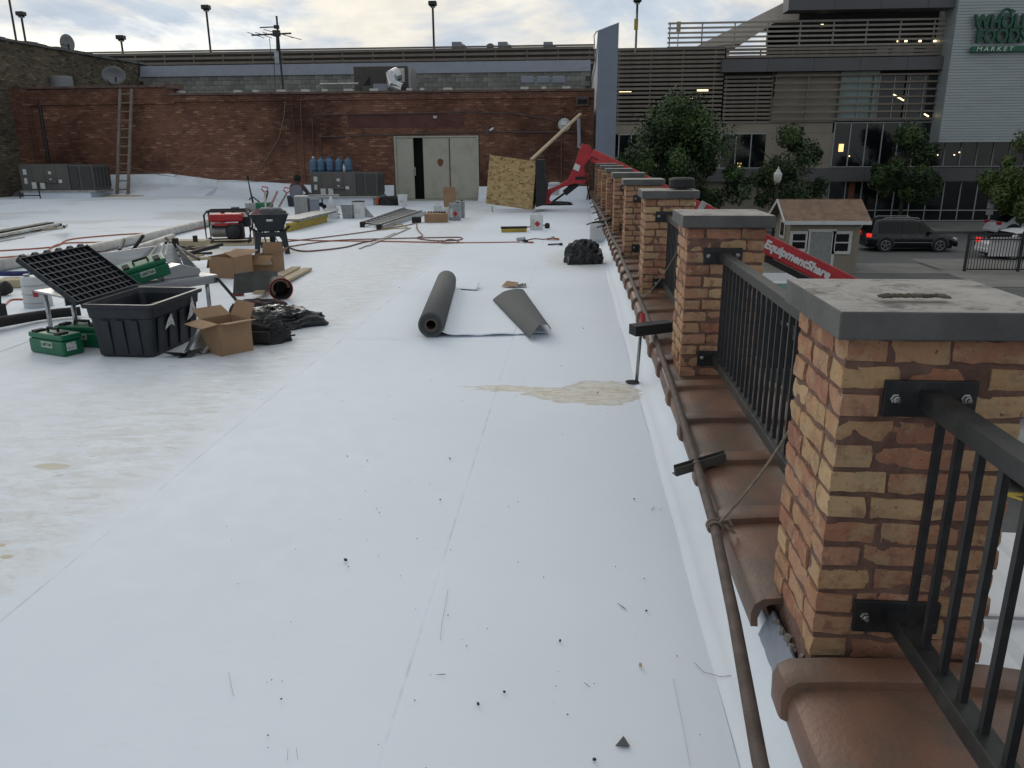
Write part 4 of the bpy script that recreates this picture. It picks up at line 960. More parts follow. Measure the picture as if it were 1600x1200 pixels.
# far wooden stage for cars reflected etc. : bench line at the kerb
# ================================================= CARS
def car(name, label, loc, rz, paint, L_=5.0, W=1.86, Hh=1.72, suv=True, trim=None, brake=False, cat='car', grp=None):
    t = thing(name, label, cat, loc, rz, grp)
    hl = L_ / 2; by = W / 2
    belt = .96 if suv else .88; sill = .3
    # body lower: profile (x, top z) with hood to the +x
    top = [(-hl, .62), (-hl + .04, belt - .05), (-hl + .35, belt), (hl * .38, belt), (hl * .5, belt + .0), (hl * .8, belt - .09), (hl - .12, belt - .22), (hl, .6)]
    def tz(x):
        for (a, za), (b_, zb) in zip(top, top[1:]):
            if a <= x <= b_: return za + (zb - za) * (x - a) / (b_ - a)
        return .6
    xs = [-hl, -hl + .05, -hl + .2, -hl + .5, -hl * .5, -hl * .2, 0, hl * .2, hl * .4, hl * .55, hl * .7, hl * .85, hl - .08, hl]
    wr = .37; wxs = (-hl * .6, hl * .6)
    rings = []
    for x in xs:
        e = 1 - .12 * smooth(hl - .7, hl, abs(x)); z1 = tz(x); zb = sill + (.12 if abs(x) > hl - .3 else 0)
        rings.append([(x, -by * e * .9, zb - .04), (x, -by * e, zb + .1), (x, -by * e * 1.0, (zb + z1) / 2 + .05), (x, -by * e * .975, z1 - .06), (x, -by * e * .86, z1), (x, 0, z1 + .03), (x, by * e * .86, z1), (x, by * e * .975, z1 - .06), (x, by * e, (zb + z1) / 2 + .05), (x, by * e, zb + .1), (x, by * e * .9, zb - .04), (x, 0, zb - .04)])
    m = MB(); m.loft(rings); part('body', m, paint, t, smooth=True, bevel=.0)
    # cabin
    if suv: g = [(-hl + .12, belt - .02), (-hl + .42, Hh - .08), (-hl + .8, Hh), (0, Hh), (hl * .14, Hh - .06), (hl * .52, belt - .03)]
    else: g = [(-hl + .5, belt - .02), (-hl + 1.15, Hh - .1), (-hl + 1.6, Hh), (hl * .0, Hh), (hl * .12, Hh - .06), (hl * .52, belt - .03)]
    rb, rt_ = by * .93, by * .7
    def hw(z): return rb + (rt_ - rb) * (z - belt) / (Hh - belt)
    m = MB(); rr = []
    lo = [(x, belt - .03) for x, z in g]
    for (x, z) in g: rr.append([(x, -hw(belt), belt - .04), (x, -hw(z), z - .05 if z > belt else z), (x, -hw(z) * .86, z), (x, 0, z + .025), (x, hw(z) * .86, z), (x, hw(z), z - .05 if z > belt else z), (x, hw(belt), belt - .04)])
    m.loft(rr); part('cabin', m, paint, t, smooth=False, bevel=.03)
    # side windows, windscreen, rear window
    def gz(x):
        for (a, za), (b_, zb) in zip(g, g[1:]):
            if a <= x <= b_: return za + (zb - za) * (x - a) / (b_ - a)
        return belt
    cuts = [g[0][0] + .42, -hl * .28, hl * .1, g[-1][0] - .28] if suv else [g[0][0] + .5, -hl * .12, g[-1][0] - .3]
    for a, b_ in zip(cuts, cuts[1:]):
        for s_ in (-1, 1):
            m = MB(); a2, b2 = a + .03, b_ - .03; P = []
            n_ = 4
            for q in range(n_ + 1): x = a2 + (b2 - a2) * q / n_; z = max(belt + .06, min(gz(x) - .12, Hh - .14)); P.append((x, z))
            lo_ = [(b2, belt + .05), (a2, belt + .05)]
            pts = [(x, s_ * (hw(z) + .012), z) for x, z in P + lo_]; m.prism(pts, (0, s_ * .008, 0)); part('side_window', m, K['carglass'], t)
    for (a, b_, nm) in ((g[-2], g[-1], 'windscreen'), (g[1], g[0], 'rear_window')):
        m = MB(); off = .02 if nm == 'windscreen' else -.02
        x0, z0 = a; x1, z1 = b_; f0, f1 = .1, .88
        pts = [(x0 + (x1 - x0) * f0 + off, -hw(z0) * .84, z0 + (z1 - z0) * f0), (x0 + (x1 - x0) * f0 + off, hw(z0) * .84, z0 + (z1 - z0) * f0), (x0 + (x1 - x0) * f1 + off, hw(z1) * .9, z0 + (z1 - z0) * f1), (x0 + (x1 - x0) * f1 + off, -hw(z1) * .9, z0 + (z1 - z0) * f1)]
        m.prism(pts, (off * .5, 0, .02)); part(nm, m, K['carglass'], t)
    for wx in wxs:
        for s_ in (-1, 1):
            M_ = Matrix.Rotation(R(90), 3, 'X'); m = MB(); m.lathe([(wr - .06, -.1), (wr, -.08), (wr, .08), (wr - .06, .1)], (wx, s_ * (by - .1), wr), 22, M_); wh = part('wheel', m, K['rubber'], t, bevel=.02)
            m = MB(); yy = s_ * (by + .005)
            m.lathe([(.06, 0), (.07, .012)], (wx, yy, wr), 10, M_); m.tube([(wx + .245 * math.cos(q), yy, wr + .245 * math.sin(q)) for q in np.linspace(0, 6.283, 19)[:-1]], .022, 6, closed=True)
            for q in range(5): a_ = q * 1.2566 + .3; m.beam((wx, yy, wr), (wx + .24 * math.cos(a_), yy, wr + .24 * math.sin(a_)), .03, .07, (0, 1, 0))
            rm = part('rim', m, K['rim'], wh)
            m = MB(); P = [(wx + (wr + .06) * math.cos(q), s_ * (by + .0), wr + (wr + .06) * math.sin(q)) for q in np.linspace(-.1, math.pi + .1, 12)]; m.tube(P, .05, 6); part('wheel_arch', m, trim or K['suvtrim'], t)
            m = MB(); m.lathe([(wr + .04, -.02), (wr + .04, .02)], (wx, s_ * (by - .0), wr + .02), 20, M_); part('arch_well', m, K['blackmatte'], t)
    for s_ in (-1, 1):
        m = MB(); m.box((-hl + .1, s_ * (by - .2), .88), (.22, .3, .2)); part('tail_lamp', m, K['brake'] if brake else K['red'], t, bevel=.04)
        m = MB(); m.box((hl - .16, s_ * (by - .28), .68), (.26, .34, .16)); part('headlight', m, K['frost'], t, bevel=.05)
        m = MB(); m.box((hl * .34, s_ * (by + .08), belt + .1), (.16, .2, .14)); part('wing_mirror', m, paint, t, bevel=.04)
        for hx in ((-hl * .22, hl * .14) if suv else (-hl * .1, hl * .2)): m = MB(); m.box((hx, s_ * (by + .01), belt - .14), (.18, .03, .03)); part('door_handle', m, K['rim'] if suv else paint, t)
        if suv: m = MB(); m.tube([(-hl + .8, s_ * .62, Hh + .0), (-hl + .9, s_ * .62, Hh + .06), (.2, s_ * .62, Hh + .06), (.3, s_ * .62, Hh)], .02, 6); part('roof_rail', m, K['rim'], t)
        m = MB(); m.box((0, s_ * (by + .004), .52), (L_ * .42, .02, .03)); part('trim_strip', m, K['rim'] if suv else paint, t)
    m = MB(); m.box((-hl - .0, 0, .42), (.16, W * .88, .22)); part('bumper', m, trim or paint, t, bevel=.05); m = MB(); m.box((hl - .02, 0, .4), (.14, W * .86, .24)); part('bumper', m, trim or paint, t, bevel=.05)
    m = MB(); m.box((0, 0, .25), (L_ - .5, W - .3, .12)); part('underbody', m, K['blackmatte'], t)
    return t
c0 = at(1424, 394, z=GZ + .01)
car('parked_suv', 'dark navy wagon-style SUV with a roof rail and its brake light lit, on the street', (c0.x, c0.y + .9, GZ + .012), 0, K['suv'], 4.75, 1.88, 1.74, brake=True, cat='car')
c0 = at(1600, 404, z=GZ); car('white_sedan', 'white sedan behind the iron fence with a red tail light lit', (c0.x + .3, 42.3, GZ + .012), R(8), K['carwhite'], 4.7, 1.82, 1.46, suv=False, brake=True)
c0 = at(1600, 370, z=GZ); car('white_sedan', 'second white car parked at the far kerb behind the fence', (c0.x + .3, 52.8, GZ + .012), R(2), K['carwhite'], 4.6, 1.8, 1.44, suv=False)
car('grey_sedan', 'grey car parked in the lot just beyond the nearest pillar', (9.55, 13.4, GZ + .01), R(196), K['cargrey'], 4.6, 1.82, 1.46, suv=False)
# white van just below the parapet
t = thing('white_van', 'long white van roof with pressed ribs seen below the near railing', 'van', (3.62, 4.3, GZ)); t.scale = (1.3, 1, 1)
def vx(x, y, z): return (x, y, z)
m = MB(); n_ = 26; rings = []
for i_ in range(9):
    y = -3.0 + 5.2 * i_ / 8; ring = [(-1.0, y, .5), (-1.02, y, 1.3), (-.98, y, 2.0)]
    for q in range(n_ + 1):
        x = -.92 + 1.84 * q / n_; ring.append((x, y, 2.2 + .07 * math.cos(x * 1.6) - (.018 if q % 4 == 2 else 0)))
    ring += [(.98, y, 2.0), (1.02, y, 1.3), (1.0, y, .5)]; rings.append(ring)
m.loft(rings); part('body', m, K['carwhite'], t, bevel=.01)
m = MB(); m.bb(-.95, .95, 2.2, 3.1, .5, 1.15); m.prism([(-.93, 2.2, 1.15), (-.93, 3.1, 1.15), (-.9, 2.2, 2.0)], (1.86, 0, 0)); part('bonnet', m, K['carwhite'], t, bevel=.05)
for s_ in (-1, 1):
    for wy in (-1.9, 2.2): m = MB(); m.lathe([(.3, -.12), (.36, -.1), (.36, .1), (.3, .12)], (s_ * .92, wy, .36), 18, Matrix.Rotation(R(90), 3, 'Y')); part('wheel', m, K['rubber'], t)
for y_ in (-1.6, -.4, .8): m = MB(); m.box((0, y_, 2.3), (1.7, .03, .03)); part('roof_bar', m, K['rim'], t)
# white pickup with tinted screen behind the boom
p = at(1218, 440, z=-2.0)
t = thing('white_pickup', 'white pickup cab with a pale green windscreen beneath the red boom', 'truck', (p.x + .1, p.y, GZ))
m = MB(); m.bb(-.95, .95, -1.5, 2.6, .5, 1.15); part('body', m, K['carwhite'], t, bevel=.08)
m = MB(); m.prism([(-.85, -.7, 1.13), (-.8, -.15, 1.82), (-.8, 1.4, 1.85), (-.85, 1.9, 1.13)], (1.7, 0, 0)); part('cab', m, K['carwhite'], t, bevel=.05)
m = MB(); m.prism([(-.72, -.66, 1.2), (-.68, -.2, 1.76), (.68, -.2, 1.76), (.72, -.66, 1.2)], (0, -.03, .02)); part('windscreen', m, mat('tinted glass', (.1, .24, .17), .1), t)
for s_ in (-1, 1):
    for wy in (-1.0, 2.0): m = MB(); m.lathe([(.3, -.12), (.38, -.1), (.38, .1), (.3, .12)], (s_ * .88, wy, .38), 18, Matrix.Rotation(R(90), 3, 'Y')); part('wheel', m, K['rubber'], t)

# ================================================= TELEHANDLER
HY = 23.0
E0 = at(925, 232, Y=HY); E1 = at(1345, 440, Y=19.0)
t = thing('telehandler', 'red telescopic handler boom reaching over the parapet, lettered EquipmentShare', 'telehandler', (6.5, 18.5, GZ))
def TH(name, mb, m_, **kw): return part(name, mb, m_, t, world=True, **kw)
ax = (E1 - E0).normalized(); ny = Vector((0, 1, 0)); ny = (ny - ax * ny.dot(ax)).normalized(); nz_ = ax.cross(ny).normalized()
if nz_.z < 0: nz_ = -nz_
Lb = (E1 - E0).length
def boom(a, b_, h, w_, dz=0):
    A = E0 + ax * a + nz_ * dz; B = E0 + ax * b_ + nz_ * dz; mm = MB(); mm.box((A + B) / 2, ((B - A).length, w_, h), M=Matrix((ax, ny, nz_)).transposed()); return mm
TH('inner_boom', boom(.1, Lb * .62, .34, .26, -.16), K['red'], bevel=.02)
TH('outer_boom', boom(Lb * .46, Lb + 1.5, .46, .38, -.2), K['red'], bevel=.025)
TH('boom_rail', boom(Lb * .5, Lb + 1.4, .14, .3, -.52), K['blackmatte'])
TH('boom_band', boom(Lb * .455, Lb * .475, .5, .42, -.2), K['cladlight'], bevel=.01)
mid = at(1259, 402, Y=20.2); s0 = (mid - E0).dot(ax); o_ = E0 + ax * s0 - nz_ * .2 - ny * .2
text('EquipmentShare', .275, K['white'], frame(o_, ax, nz_), t, 'lettering', bold=.014, depth=.003, scale=(.97, 1.0))
p2 = E0 + ax * ((at(1096, 320, Y=21.6) - E0).dot(ax)) - nz_ * .16 - ny * .14
text('2', .26, K['white'], frame(p2, ax, nz_), t, 'lettering', bold=.008)
ps = E0 + ax * (s0 - 1.25) - nz_ * .2 - ny * .197
mm = MB(); mm.tube([ps + ax * .09 * math.cos(q) + nz_ * .12 * math.sin(q) for q in np.linspace(.9, 5.4, 10)], .028, 5); TH('logo_mark', mm, K['white'])
# gooseneck head (outline taken in the plane y = 23)
outline = [(909, 224), (924, 229), (925, 240), (914, 262), (913, 268), (919, 273), (919, 282), (912, 287), (897, 287), (884, 291), (872, 296), (862, 303), (858, 311), (861, 318), (851, 320), (848, 303), (850, 299), (855, 297), (870, 291), (887, 281), (896, 262)]
m = MB(); m.prism([(at(u_, v_, Y=HY - .14)) for u_, v_ in outline], (0, .28, 0)); TH('boom_head', m, K['red'], bevel=.012)
m = MB(); P = [at(u_, v_, Y=HY - .16) for u_, v_ in ((899, 276), (914, 276), (915, 280), (899, 281))]; m.prism(P, (0, .015, 0)); TH('slot', m, K['blackmatte'])
m = MB(); P = [at(u_, v_, Y=HY - .16) for u_, v_ in ((899, 255), (907, 259), (904, 268), (895, 264))]; m.prism(P, (0, .012, 0)); TH('label_plate', m, K['white'])
m = MB(); m.tube([at(902, 286, Y=HY), at(882, 302, Y=HY)], .09, 8); m.tube([at(882, 302, Y=HY), at(864, 315, Y=HY)], .03, 8); TH('tilt_cylinder', m, K['blackmatte'])
m = MB(); P = [at(838, 249, Y=HY), at(851, 249, Y=HY), at(850, 268, Y=HY), at(856, 290, Y=HY), at(853, 318, Y=HY), at(838, 322, Y=HY)]; m.prism([p - Vector((0, .55, 0)) for p in P], (0, 1.1, 0)); TH('fork_carriage', m, K['blackmatte'], bevel=.02)
m = MB(); m.tube([at(915, 268, Y=HY - .25), at(919, 300, Y=HY - .3), at(917, 312, Y=HY - .3)], .02, 6); m.tube([at(913, 262, Y=HY - .25), at(925, 245, Y=HY - .3), at(935, 250, Y=HY - .3), at(932, 262, Y=HY - .3)], .02, 6); TH('hydraulic_hose', m, K['rubber'])
for dy in (-.4, .4): m = MB(); a = at(845, 318, Y=HY + dy); m.bb(a.x - 1.25, a.x, HY + dy - .06, HY + dy + .06, a.z, a.z + .05); TH('fork', m, K['blackmatte'])
# chassis down in the lot
cb = Vector((E1.x + .9, 18.4, GZ))
m = MB(); m.box(cb + Vector((0, .3, .95)), (5.2, 1.1, .7)); TH('chassis', m, K['blackmatte'], bevel=.06)
m = MB(); m.box(cb + Vector((.4, -1.0, 1.5)), (2.6, .9, .95)); TH('engine_cover', m, K['red'], bevel=.08)
for wx in (-1.7, 1.7):
    for wy in (-1.15, 1.35):
        m = MB(); M_ = Matrix.Rotation(R(90), 3, 'X'); c_ = cb + Vector((wx, wy, .68)); m.lathe([(.4, -.22), (.64, -.2), (.68, -.12), (.68, .12), (.64, .2), (.4, .22)], c_, 24, M_)
        for q in range(20): a_ = q / 20 * 6.283; m.box(c_ + Vector((.69 * math.cos(a_), 0, .69 * math.sin(a_))), (.05, .4, .09), M=Matrix.Rotation(-a_, 3, 'Y'))
        wh = TH('wheel', m, K['rubber']); m = MB(); m.lathe([(.38, -.24), (.3, -.2), (.1, -.22)], c_, 16, M_); m.lathe([(.38, .24), (.3, .2), (.1, .22)], c_, 16, M_); o = part('rim', m, K['cladlight'], wh)
random.seed(3)
for q in range(16):
    a = at(random.uniform(1182, 1248), random.uniform(470, 590), Y=17.2 + random.random()); b_ = a + Vector((random.uniform(-.5, .5), random.uniform(-.2, .2), random.uniform(-.5, .5)))
    m = MB(); m.tube([a, (a + b_) / 2 + Vector((.1, 0, .1)), b_], random.uniform(.02, .06), 6); TH('hydraulic_hose' if q % 2 else 'hydraulic_ram', m, K['blackmatte'] if q % 3 else K['galv'])
m = MB(); a = at(1215, 520, Y=17.9); m.box(a, (1.1, .8, 1.5)); TH('engine_bay', m, K['blackmatte'], bevel=.05)
# ================================================= ON THE ROOF
random.seed(11)
ordn2 = ['first', 'second', 'third', 'fourth', 'fifth', 'sixth', 'seventh', 'eighth', 'ninth']
def G(u, v, z=0.0): return at(u, v, z=z)
def crumple_bag(name, label, c, rx, ry, h, seed, m_, rz=0, spikes=()):
    m = MB(); c = Vector(c)
    def f(a, b):
        th = a * 2 * math.pi; ph = b * math.pi / 2
        r_ = math.cos(ph) ** .55; d = Vector((math.cos(th) * r_, math.sin(th) * r_, math.sin(ph) ** .8))
        q = Vector((math.cos(th), math.sin(th), b * 2))
        n1 = abs(noise.noise(q * 1.7 + Vector((seed, 0, 0)))); n2 = abs(noise.noise(q * 4.3 + Vector((0, seed, 0)))); n3 = noise.noise(q * 9 + Vector((seed, 3, 0)))
        s_ = 1.05 - .34 * n1 - .13 * n2 + .02 * n3
        sp = 0
        for (ta, amt) in spikes: sp += amt * max(0, 1 - abs(math.remainder(th - ta, 2 * math.pi)) * 2.2) ** 2 * (1 - b)
        return Vector((d.x * rx * (s_ + sp), d.y * ry * (s_ + sp), max(.004, d.z * h * s_)))
    m.grid(f, 72, 22); o = one(name, m, m_, label, 'bag' if 'bag' in name or 'backpack' in name else 'heap'); o.location = c; o.rotation_euler = (0, 0, rz); md = o.modifiers.new('bevel', 'EDGE_SPLIT'); md.split_angle = R(28); o.data.shade_smooth(); return o
# --- gray membrane roll, its free sheet and folded corner
a, b_ = Vector((-1.30, 7.12, .125)), Vector((-1.56, 9.75, .125)); d_ = (b_ - a).normalized(); s_ = d_.cross(Vector((0, 0, 1))).normalized()
t = thing('membrane_roll', 'long dark grey roll of roofing membrane lying on the white roof', 'roll', (a.x, a.y, 0))
m = MB(); rings = []
Mx = Matrix((s_, Vector((0, 0, 1)), d_)).transposed()
for (r_, z_) in ((.119, 0), (.12, .0), (.12, (b_ - a).length)):
    pass
Lr = (b_ - a).length
spi = []
m.lathe([(.058, .0), (.118, .0), (.121, .004), (.121, Lr - .004), (.118, Lr), (.058, Lr), (.058, .0)], a, 40, Mx, caps=False); o = part('rolled_sheet', m, K['membgray'], t, world=True, smooth=True)
md = o.modifiers.new('e', 'EDGE_SPLIT'); md.split_angle = R(40)
m = MB(); m.lathe([(.047, -.004), (.057, -.004), (.057, .3), (.047, .3), (.047, -.004)], a, 30, Mx, caps=False); part('core_tube', m, K['cardtube'], t, world=True)
for q in range(5):
    m = MB(); r_ = .066 + q * .008; m.tube([a + s_ * r_ * math.cos(k_) + Vector((0, 0, 1)) * r_ * math.sin(k_) - d_ * .0012 for k_ in np.linspace(0, 6.283, 41)[:-1]], .0012, 4, closed=True); part('layer_edge', m, K['blackmatte'], t, world=True)
m = MB(); m.tube([a + d_ * .01 + s_ * .118 + Vector((0, 0, -.04)), a + d_ * Lr * .98 + s_ * .118 + Vector((0, 0, -.04))], .004, 4); part('loose_edge', m, K['membgray'], t, world=True)
t = thing('membrane_offcut', 'unrolled white membrane with its grey underside folded over at the right corner', 'membrane', (-.7, 7.6, 0))
A_, B_, C_, D_ = Vector((-1.2, 7.12, .012)), G(862, 524) + Vector((-.03, 0, .012)), G(826, 462) + Vector((-.05, 0, .012)), Vector((-1.44, 9.65, .012))
def fs(a, b):
    p = (A_ * (1 - a) + B_ * a) * (1 - b) + (D_ * (1 - a) + C_ * a) * b
    # the sheet rises a little against the roll and lifts along the near edge
    return p + Vector((0, 0, .004 + .012 * (1 - b) ** 8 * abs(math.sin(a * 9)) + .05 * max(0, 1 - a * 7) ** 2 + rz_(p.x, p.y)))
m = MB(); m.grid(fs, 30, 30); part('sheet', m, K['roof'], t, world=True, smooth=True, solid=.002)
# edge curling up at the far end by the roll
c0, c1 = G(751, 447), G(752, 470)
m = MB(); m.grid(lambda a, b: Vector((c0.x - .34 + .34 * a, c0.y - .3 * b - .1 * a, .02 + .05 * a ** 3 * (1 - b) ** 1.2)), 10, 10); part('lifted_corner', m, K['roof'], t, world=True, smooth=True, solid=.002)
nl, nr = G(828, 531, .02), G(861, 522, .02); fl, fr = G(770, 470, .02), G(819, 458, .04)
def fold(off):
    def f(a, b):       # a: near->far, b: free edge (left) -> fold (right)
        L0 = nl * (1 - a) + fl * a; R0 = nr * (1 - a) + fr * a
        hgt = (.12 * (1 - a) + .085 * a) ; th = b * math.pi
        x = .5 - .5 * math.cos(min(1, b * 1.0) * math.pi * (.62 + .38 * b))
        e = L0 * (1 - x) + R0 * x; z = hgt * (math.sin(b * math.pi * .93) ** .9 if b > .45 else (b / .45) ** 1.3 * math.sin(.45 * math.pi * .93) ** .9)
        over = .04 * math.sin(b * math.pi) ** 2
        return e + Vector((over * .6, -.02 * math.sin(b * 3.14), .006 + z * (1 - off)))
    return f
m = MB(); m.grid(fold(0), 20, 26); part('folded_underside', m, K['membgray'], t, world=True, smooth=True)
m = MB(); m.grid(fold(.03), 20, 26); part('inner_face', m, K['membwhite'], t, world=True, smooth=True)
m = MB(); p = G(798, 449); t = thing('cardboard_scrap', 'torn scrap of brown cardboard lying beyond the folded membrane', 'cardboard', p)
m.prism([(-.11, -.06, .02), (.07, -.12, .03), (.1, .06, .05), (-.06, .12, .06)], (0, .004, .005)); part('flap', m, K['card'], t)
m = MB(); m.grid(lambda a, b: Vector((.05 + .15 * a, -.06 + .14 * b, .02 + .05 * abs(noise.noise(Vector((a * 5, b * 5, 0)))))), 8, 8); part('torn_edge', m, K['tarps'], t)

# --- black tote with raised ribbed lid
t = thing('storage_tote', 'large black plastic tote with its ribbed lid thrown open', 'tote', (-3.79, 6.66, 0), R(-2))
w2, d2, hh = .25, .40, .47
def rect(w, d, z, r_=.05, n=4):
    P = []
    for (sx, sy, a0) in ((1, 1, 0), (-1, 1, 90), (-1, -1, 180), (1, -1, 270)):
        for q in range(n + 1): a_ = R(a0 + 90 * q / n); P.append((sx * (w - r_) + r_ * math.cos(a_), sy * (d - r_) + r_ * math.sin(a_), z))
    return P
m = MB(); m.loft([rect(w2 * .93, d2 * .93, 0.0), rect(w2, d2, .02), rect(w2 * 1.1, d2 * 1.04, hh * .72), rect(w2 * 1.15, d2 * 1.06, hh * .74), rect(w2 * 1.18, d2 * 1.08, hh - .04), rect(w2 * 1.3, d2 * 1.13, hh - .035), rect(w2 * 1.31, d2 * 1.135, hh), rect(w2 * 1.17, d2 * 1.05, hh), rect(w2 * 1.12, d2 * 1.0, hh - .05), rect(w2 * .92, d2 * .92, .06)])
part('tub', m, K['blackplastic'], t, smooth=False, bevel=.006)
for q in range(3):
    m = MB(); x = -.13 + q * .13; m.prism([(x - .035, -d2 * 1.0, .03), (x + .035, -d2 * 1.0, .03), (x + .035, -d2 * 1.055, hh * .7), (x - .035, -d2 * 1.055, hh * .7)], (0, -.012, 0)); part('rib', m, K['blackplastic'], t, bevel=.006)
for q in range(4):
    y_ = -.28 + q * .18; m = MB(); m.prism([(w2 * 1.0, y_ - .04, .03), (w2 * 1.0, y_ + .04, .03), (w2 * 1.13, y_ + .04, hh * .7), (w2 * 1.13, y_ - .04, hh * .7)], (.014, 0, 0)); part('rib', m, K['blackplastic'], t, bevel=.006)
for (y_, h_) in ((-.16, .2), (.22, .28)):
    m = MB(); m.prism([(w2 * 1.1 + .022, y_ - .08, .22), (w2 * 1.1 + .02, y_ - .02, .29), (w2 * 1.14 + .025, y_ + .02, h_ + .14), (w2 * 1.14 + .025, y_ + .06, h_ + .02), (w2 * 1.1 + .022, y_ + .02, .25)], (.004, 0, 0)); part('torn_label', m, K['paper'], t)
al = R(38); hx = -w2 * 1.3
lx = Vector((-math.cos(al), 0, math.sin(al))); ln = Vector((math.sin(al), 0, math.cos(al))); LW, LD = .60, d2 * 1.16
ly = (Vector((0, 1, 0)) + lx * .0).normalized()
def lp_(a, b, c=0): return Vector((hx, 0, hh + .01)) + lx * a + Vector((0, b, 0)) + ln * c
m = MB()
def slab(mb, a0, a1, b0, b1, c0, c1):
    P = [lp_(a0, b0, c0), lp_(a1, b0, c0), lp_(a1, b1, c0), lp_(a0, b1, c0)]; mb.prism(P, ln * (c1 - c0))
slab(m, 0, LW, -LD, LD, -.03, -.018); lid = part('lid', m, K['blackplastic'], t, bevel=.006)
for q in range(9): m = MB(); a0 = LW * (q + .02) / 8.25; slab(m, a0, a0 + .010, -LD, LD, -.018, .014 if q in (0, 8) else .004); o = part('lid_rib', m, K['blackplastic'], None); o.parent = lid
for q in range(13): m = MB(); b0 = -LD + (2 * LD - .01) * q / 12; slab(m, .002, LW - .002, b0, b0 + .010, -.018, .018 if q in (0, 12) else .0035); o = part('lid_rib', m, K['blackplastic'], None); o.parent = lid
for q in range(6): m = MB(); b0 = -LD + .06 + q * .155; slab(m, LW, LW + .03, b0, b0 + .06, -.03, .012); o = part('lid_lug', m, K['blackplastic'], None, bevel=.005); o.parent = lid
t = thing('cordless_tool', 'yellow and black cordless tool lying inside the open black tote', 'power tool', (-3.68, 6.6, .3))
m = MB(); m.tube([(-.1, -.1, .02), (0, 0, .08), (.04, .1, .09)], [.03, .04, .03], 8); part('motor_body', m, K['blackmatte'], t); m = MB(); m.tube([(0, -.04, .06), (.07, -.1, .0)], [.035, .03], 8); part('handle', m, K['yellow'], t); m = MB(); m.box((-.12, .12, .02), (.14, .2, .08), .5); part('battery', m, K['blackplastic'], t, bevel=.01)
# --- green welder cases with white name plates
def case(label, loc, rz, rx=0, ry=0, L_=.46, D_=.20, H_=.19):
    t = thing('tool_case', label, 'tool case', loc, rz, 'green hot-air tool cases'); t.rotation_euler = (rx, ry, rz)
    m = MB(); m.box((0, 0, H_ * .36), (L_, D_, H_ * .7)); part('lower_shell', m, K['casegreen'], t, bevel=.018)
    m = MB(); m.box((0, 0, H_ * .86), (L_ * .985, D_ * .985, H_ * .27)); part('upper_shell', m, K['casegreen'], t, bevel=.016)
    m = MB(); m.tube([(-.07, -.01, H_ + .0), (-.07, -.01, H_ + .03), (.07, -.01, H_ + .03), (.07, -.01, H_)], .013, 6); part('handle', m, K['blackmatte'], t)
    for sx in (-.15, .15): m = MB(); m.box((sx, -D_ * .2, H_ + .005), (.06, D_ * .5, .02)); part('latch', m, K['blackmatte'], t, bevel=.004)
    m = MB(); m.box((.02, -D_ / 2 - .001, H_ * .5), (.145, .006, .05)); pl = part('name_plate', m, K['paper'], t)
    m = MB(); m.box((L_ / 2 + .001, -.02, H_ * .45), (.005, .09, .07)); part('label', m, K['paper'], t)
    M_ = frame(Vector((.02, -D_ / 2 - .0055, H_ * .5)), (1, 0, 0), (0, 0, 1)); o = text('LEISTER', .038, K['casegreen'], M_, None, 'lettering', bold=.0012, depth=.0008); o.parent = t
    return t
def on(u, v, z=0): p = G(u, v, z); return p
case('green tool case in front, nearest to the left of the black tote', on(84, 556) + Vector((-.04, .12, .0)), R(-22))
case('green tool case half hidden between the front case and the black tote', on(118, 544) + Vector((.03, .12, 0)), R(-4), H_=.2)
# --- stainless work table
t = thing('steel_table', 'low stainless steel work table with a leaning splashback behind the black tote', 'table', (-4.3, 7.6, 0))
A, B = G(100, 466, .42), G(340, 431, .42); fx_ = (B - A).normalized(); bk = Vector((-fx_.y, fx_.x, 0)); Lt = (B - A).length
def Tm(mb): return mb
Mt = Matrix((fx_, bk, Vector((0, 0, 1)))).transposed()
def tp(a, b, z): return Vector((A.x, A.y, 0)) + fx_ * a + bk * b + Vector((0, 0, z))
m = MB(); m.box(tp(Lt / 2, .3, .425), (Lt, .6, .02), M=Mt); m.box(tp(Lt / 2, .0, .385), (Lt, .012, .075), M=Mt); m.box(tp(Lt, .3, .385), (.012, .59, .075), M=Mt); part('top', m, K['steel'], t, world=True, bevel=.003)
m = MB(); P = [tp(.2, .6, .43), tp(Lt, .6, .43), tp(Lt - .05, .7, .72), tp(.2, .7, .69)]; m.prism(P, bk * .012); part('splashback', m, K['steel'], t, world=True)
m = MB(); P = [tp(Lt, .6, .43), tp(Lt, .3, .43), tp(Lt - .04, .66, .72)]; m.prism(P, fx_ * .01); part('end_gusset', m, K['steel'], t, world=True)
for (a_, b_) in ((.09, .05), (Lt - .1, .06), (.08, .56), (Lt - .09, .56)): m = MB(); m.tube([tp(a_, b_, .0), tp(a_, b_, .415)], .022, 10); part('leg', m, K['steel'], t, world=True, smooth=True)
m = MB(); m.beam(tp(Lt - .02, -.02, .4), tp(Lt + .12, -.3, .02), .03, .02); one('pry_bar', m, K['blackmatte'], 'black bar leaning against the right end of the steel table', 'bar')
c_ = case('green tool case tilted on the steel table against the tote lid', tp(.93, .22, .46), R(35), R(14), R(-14))
t = thing('steel_duct_boot', 'shiny bent sheet-metal duct piece lying on the steel table', 'duct', tp(Lt - .33, .2, .436), math.atan2(fx_.y, fx_.x))
m = MB(); m.loft([[(-.2, -.06, 0), (-.2, .07, 0), (-.2, .07, .1), (-.2, -.06, .1)], [(.0, -.08, 0), (0, .1, 0), (0, .1, .14), (0, -.08, .14)], [(.18, -.1, 0), (.18, .1, 0), (.2, .1, .07), (.2, -.1, .07)]]); part('duct_body', m, K['steel'], t, bevel=.004)
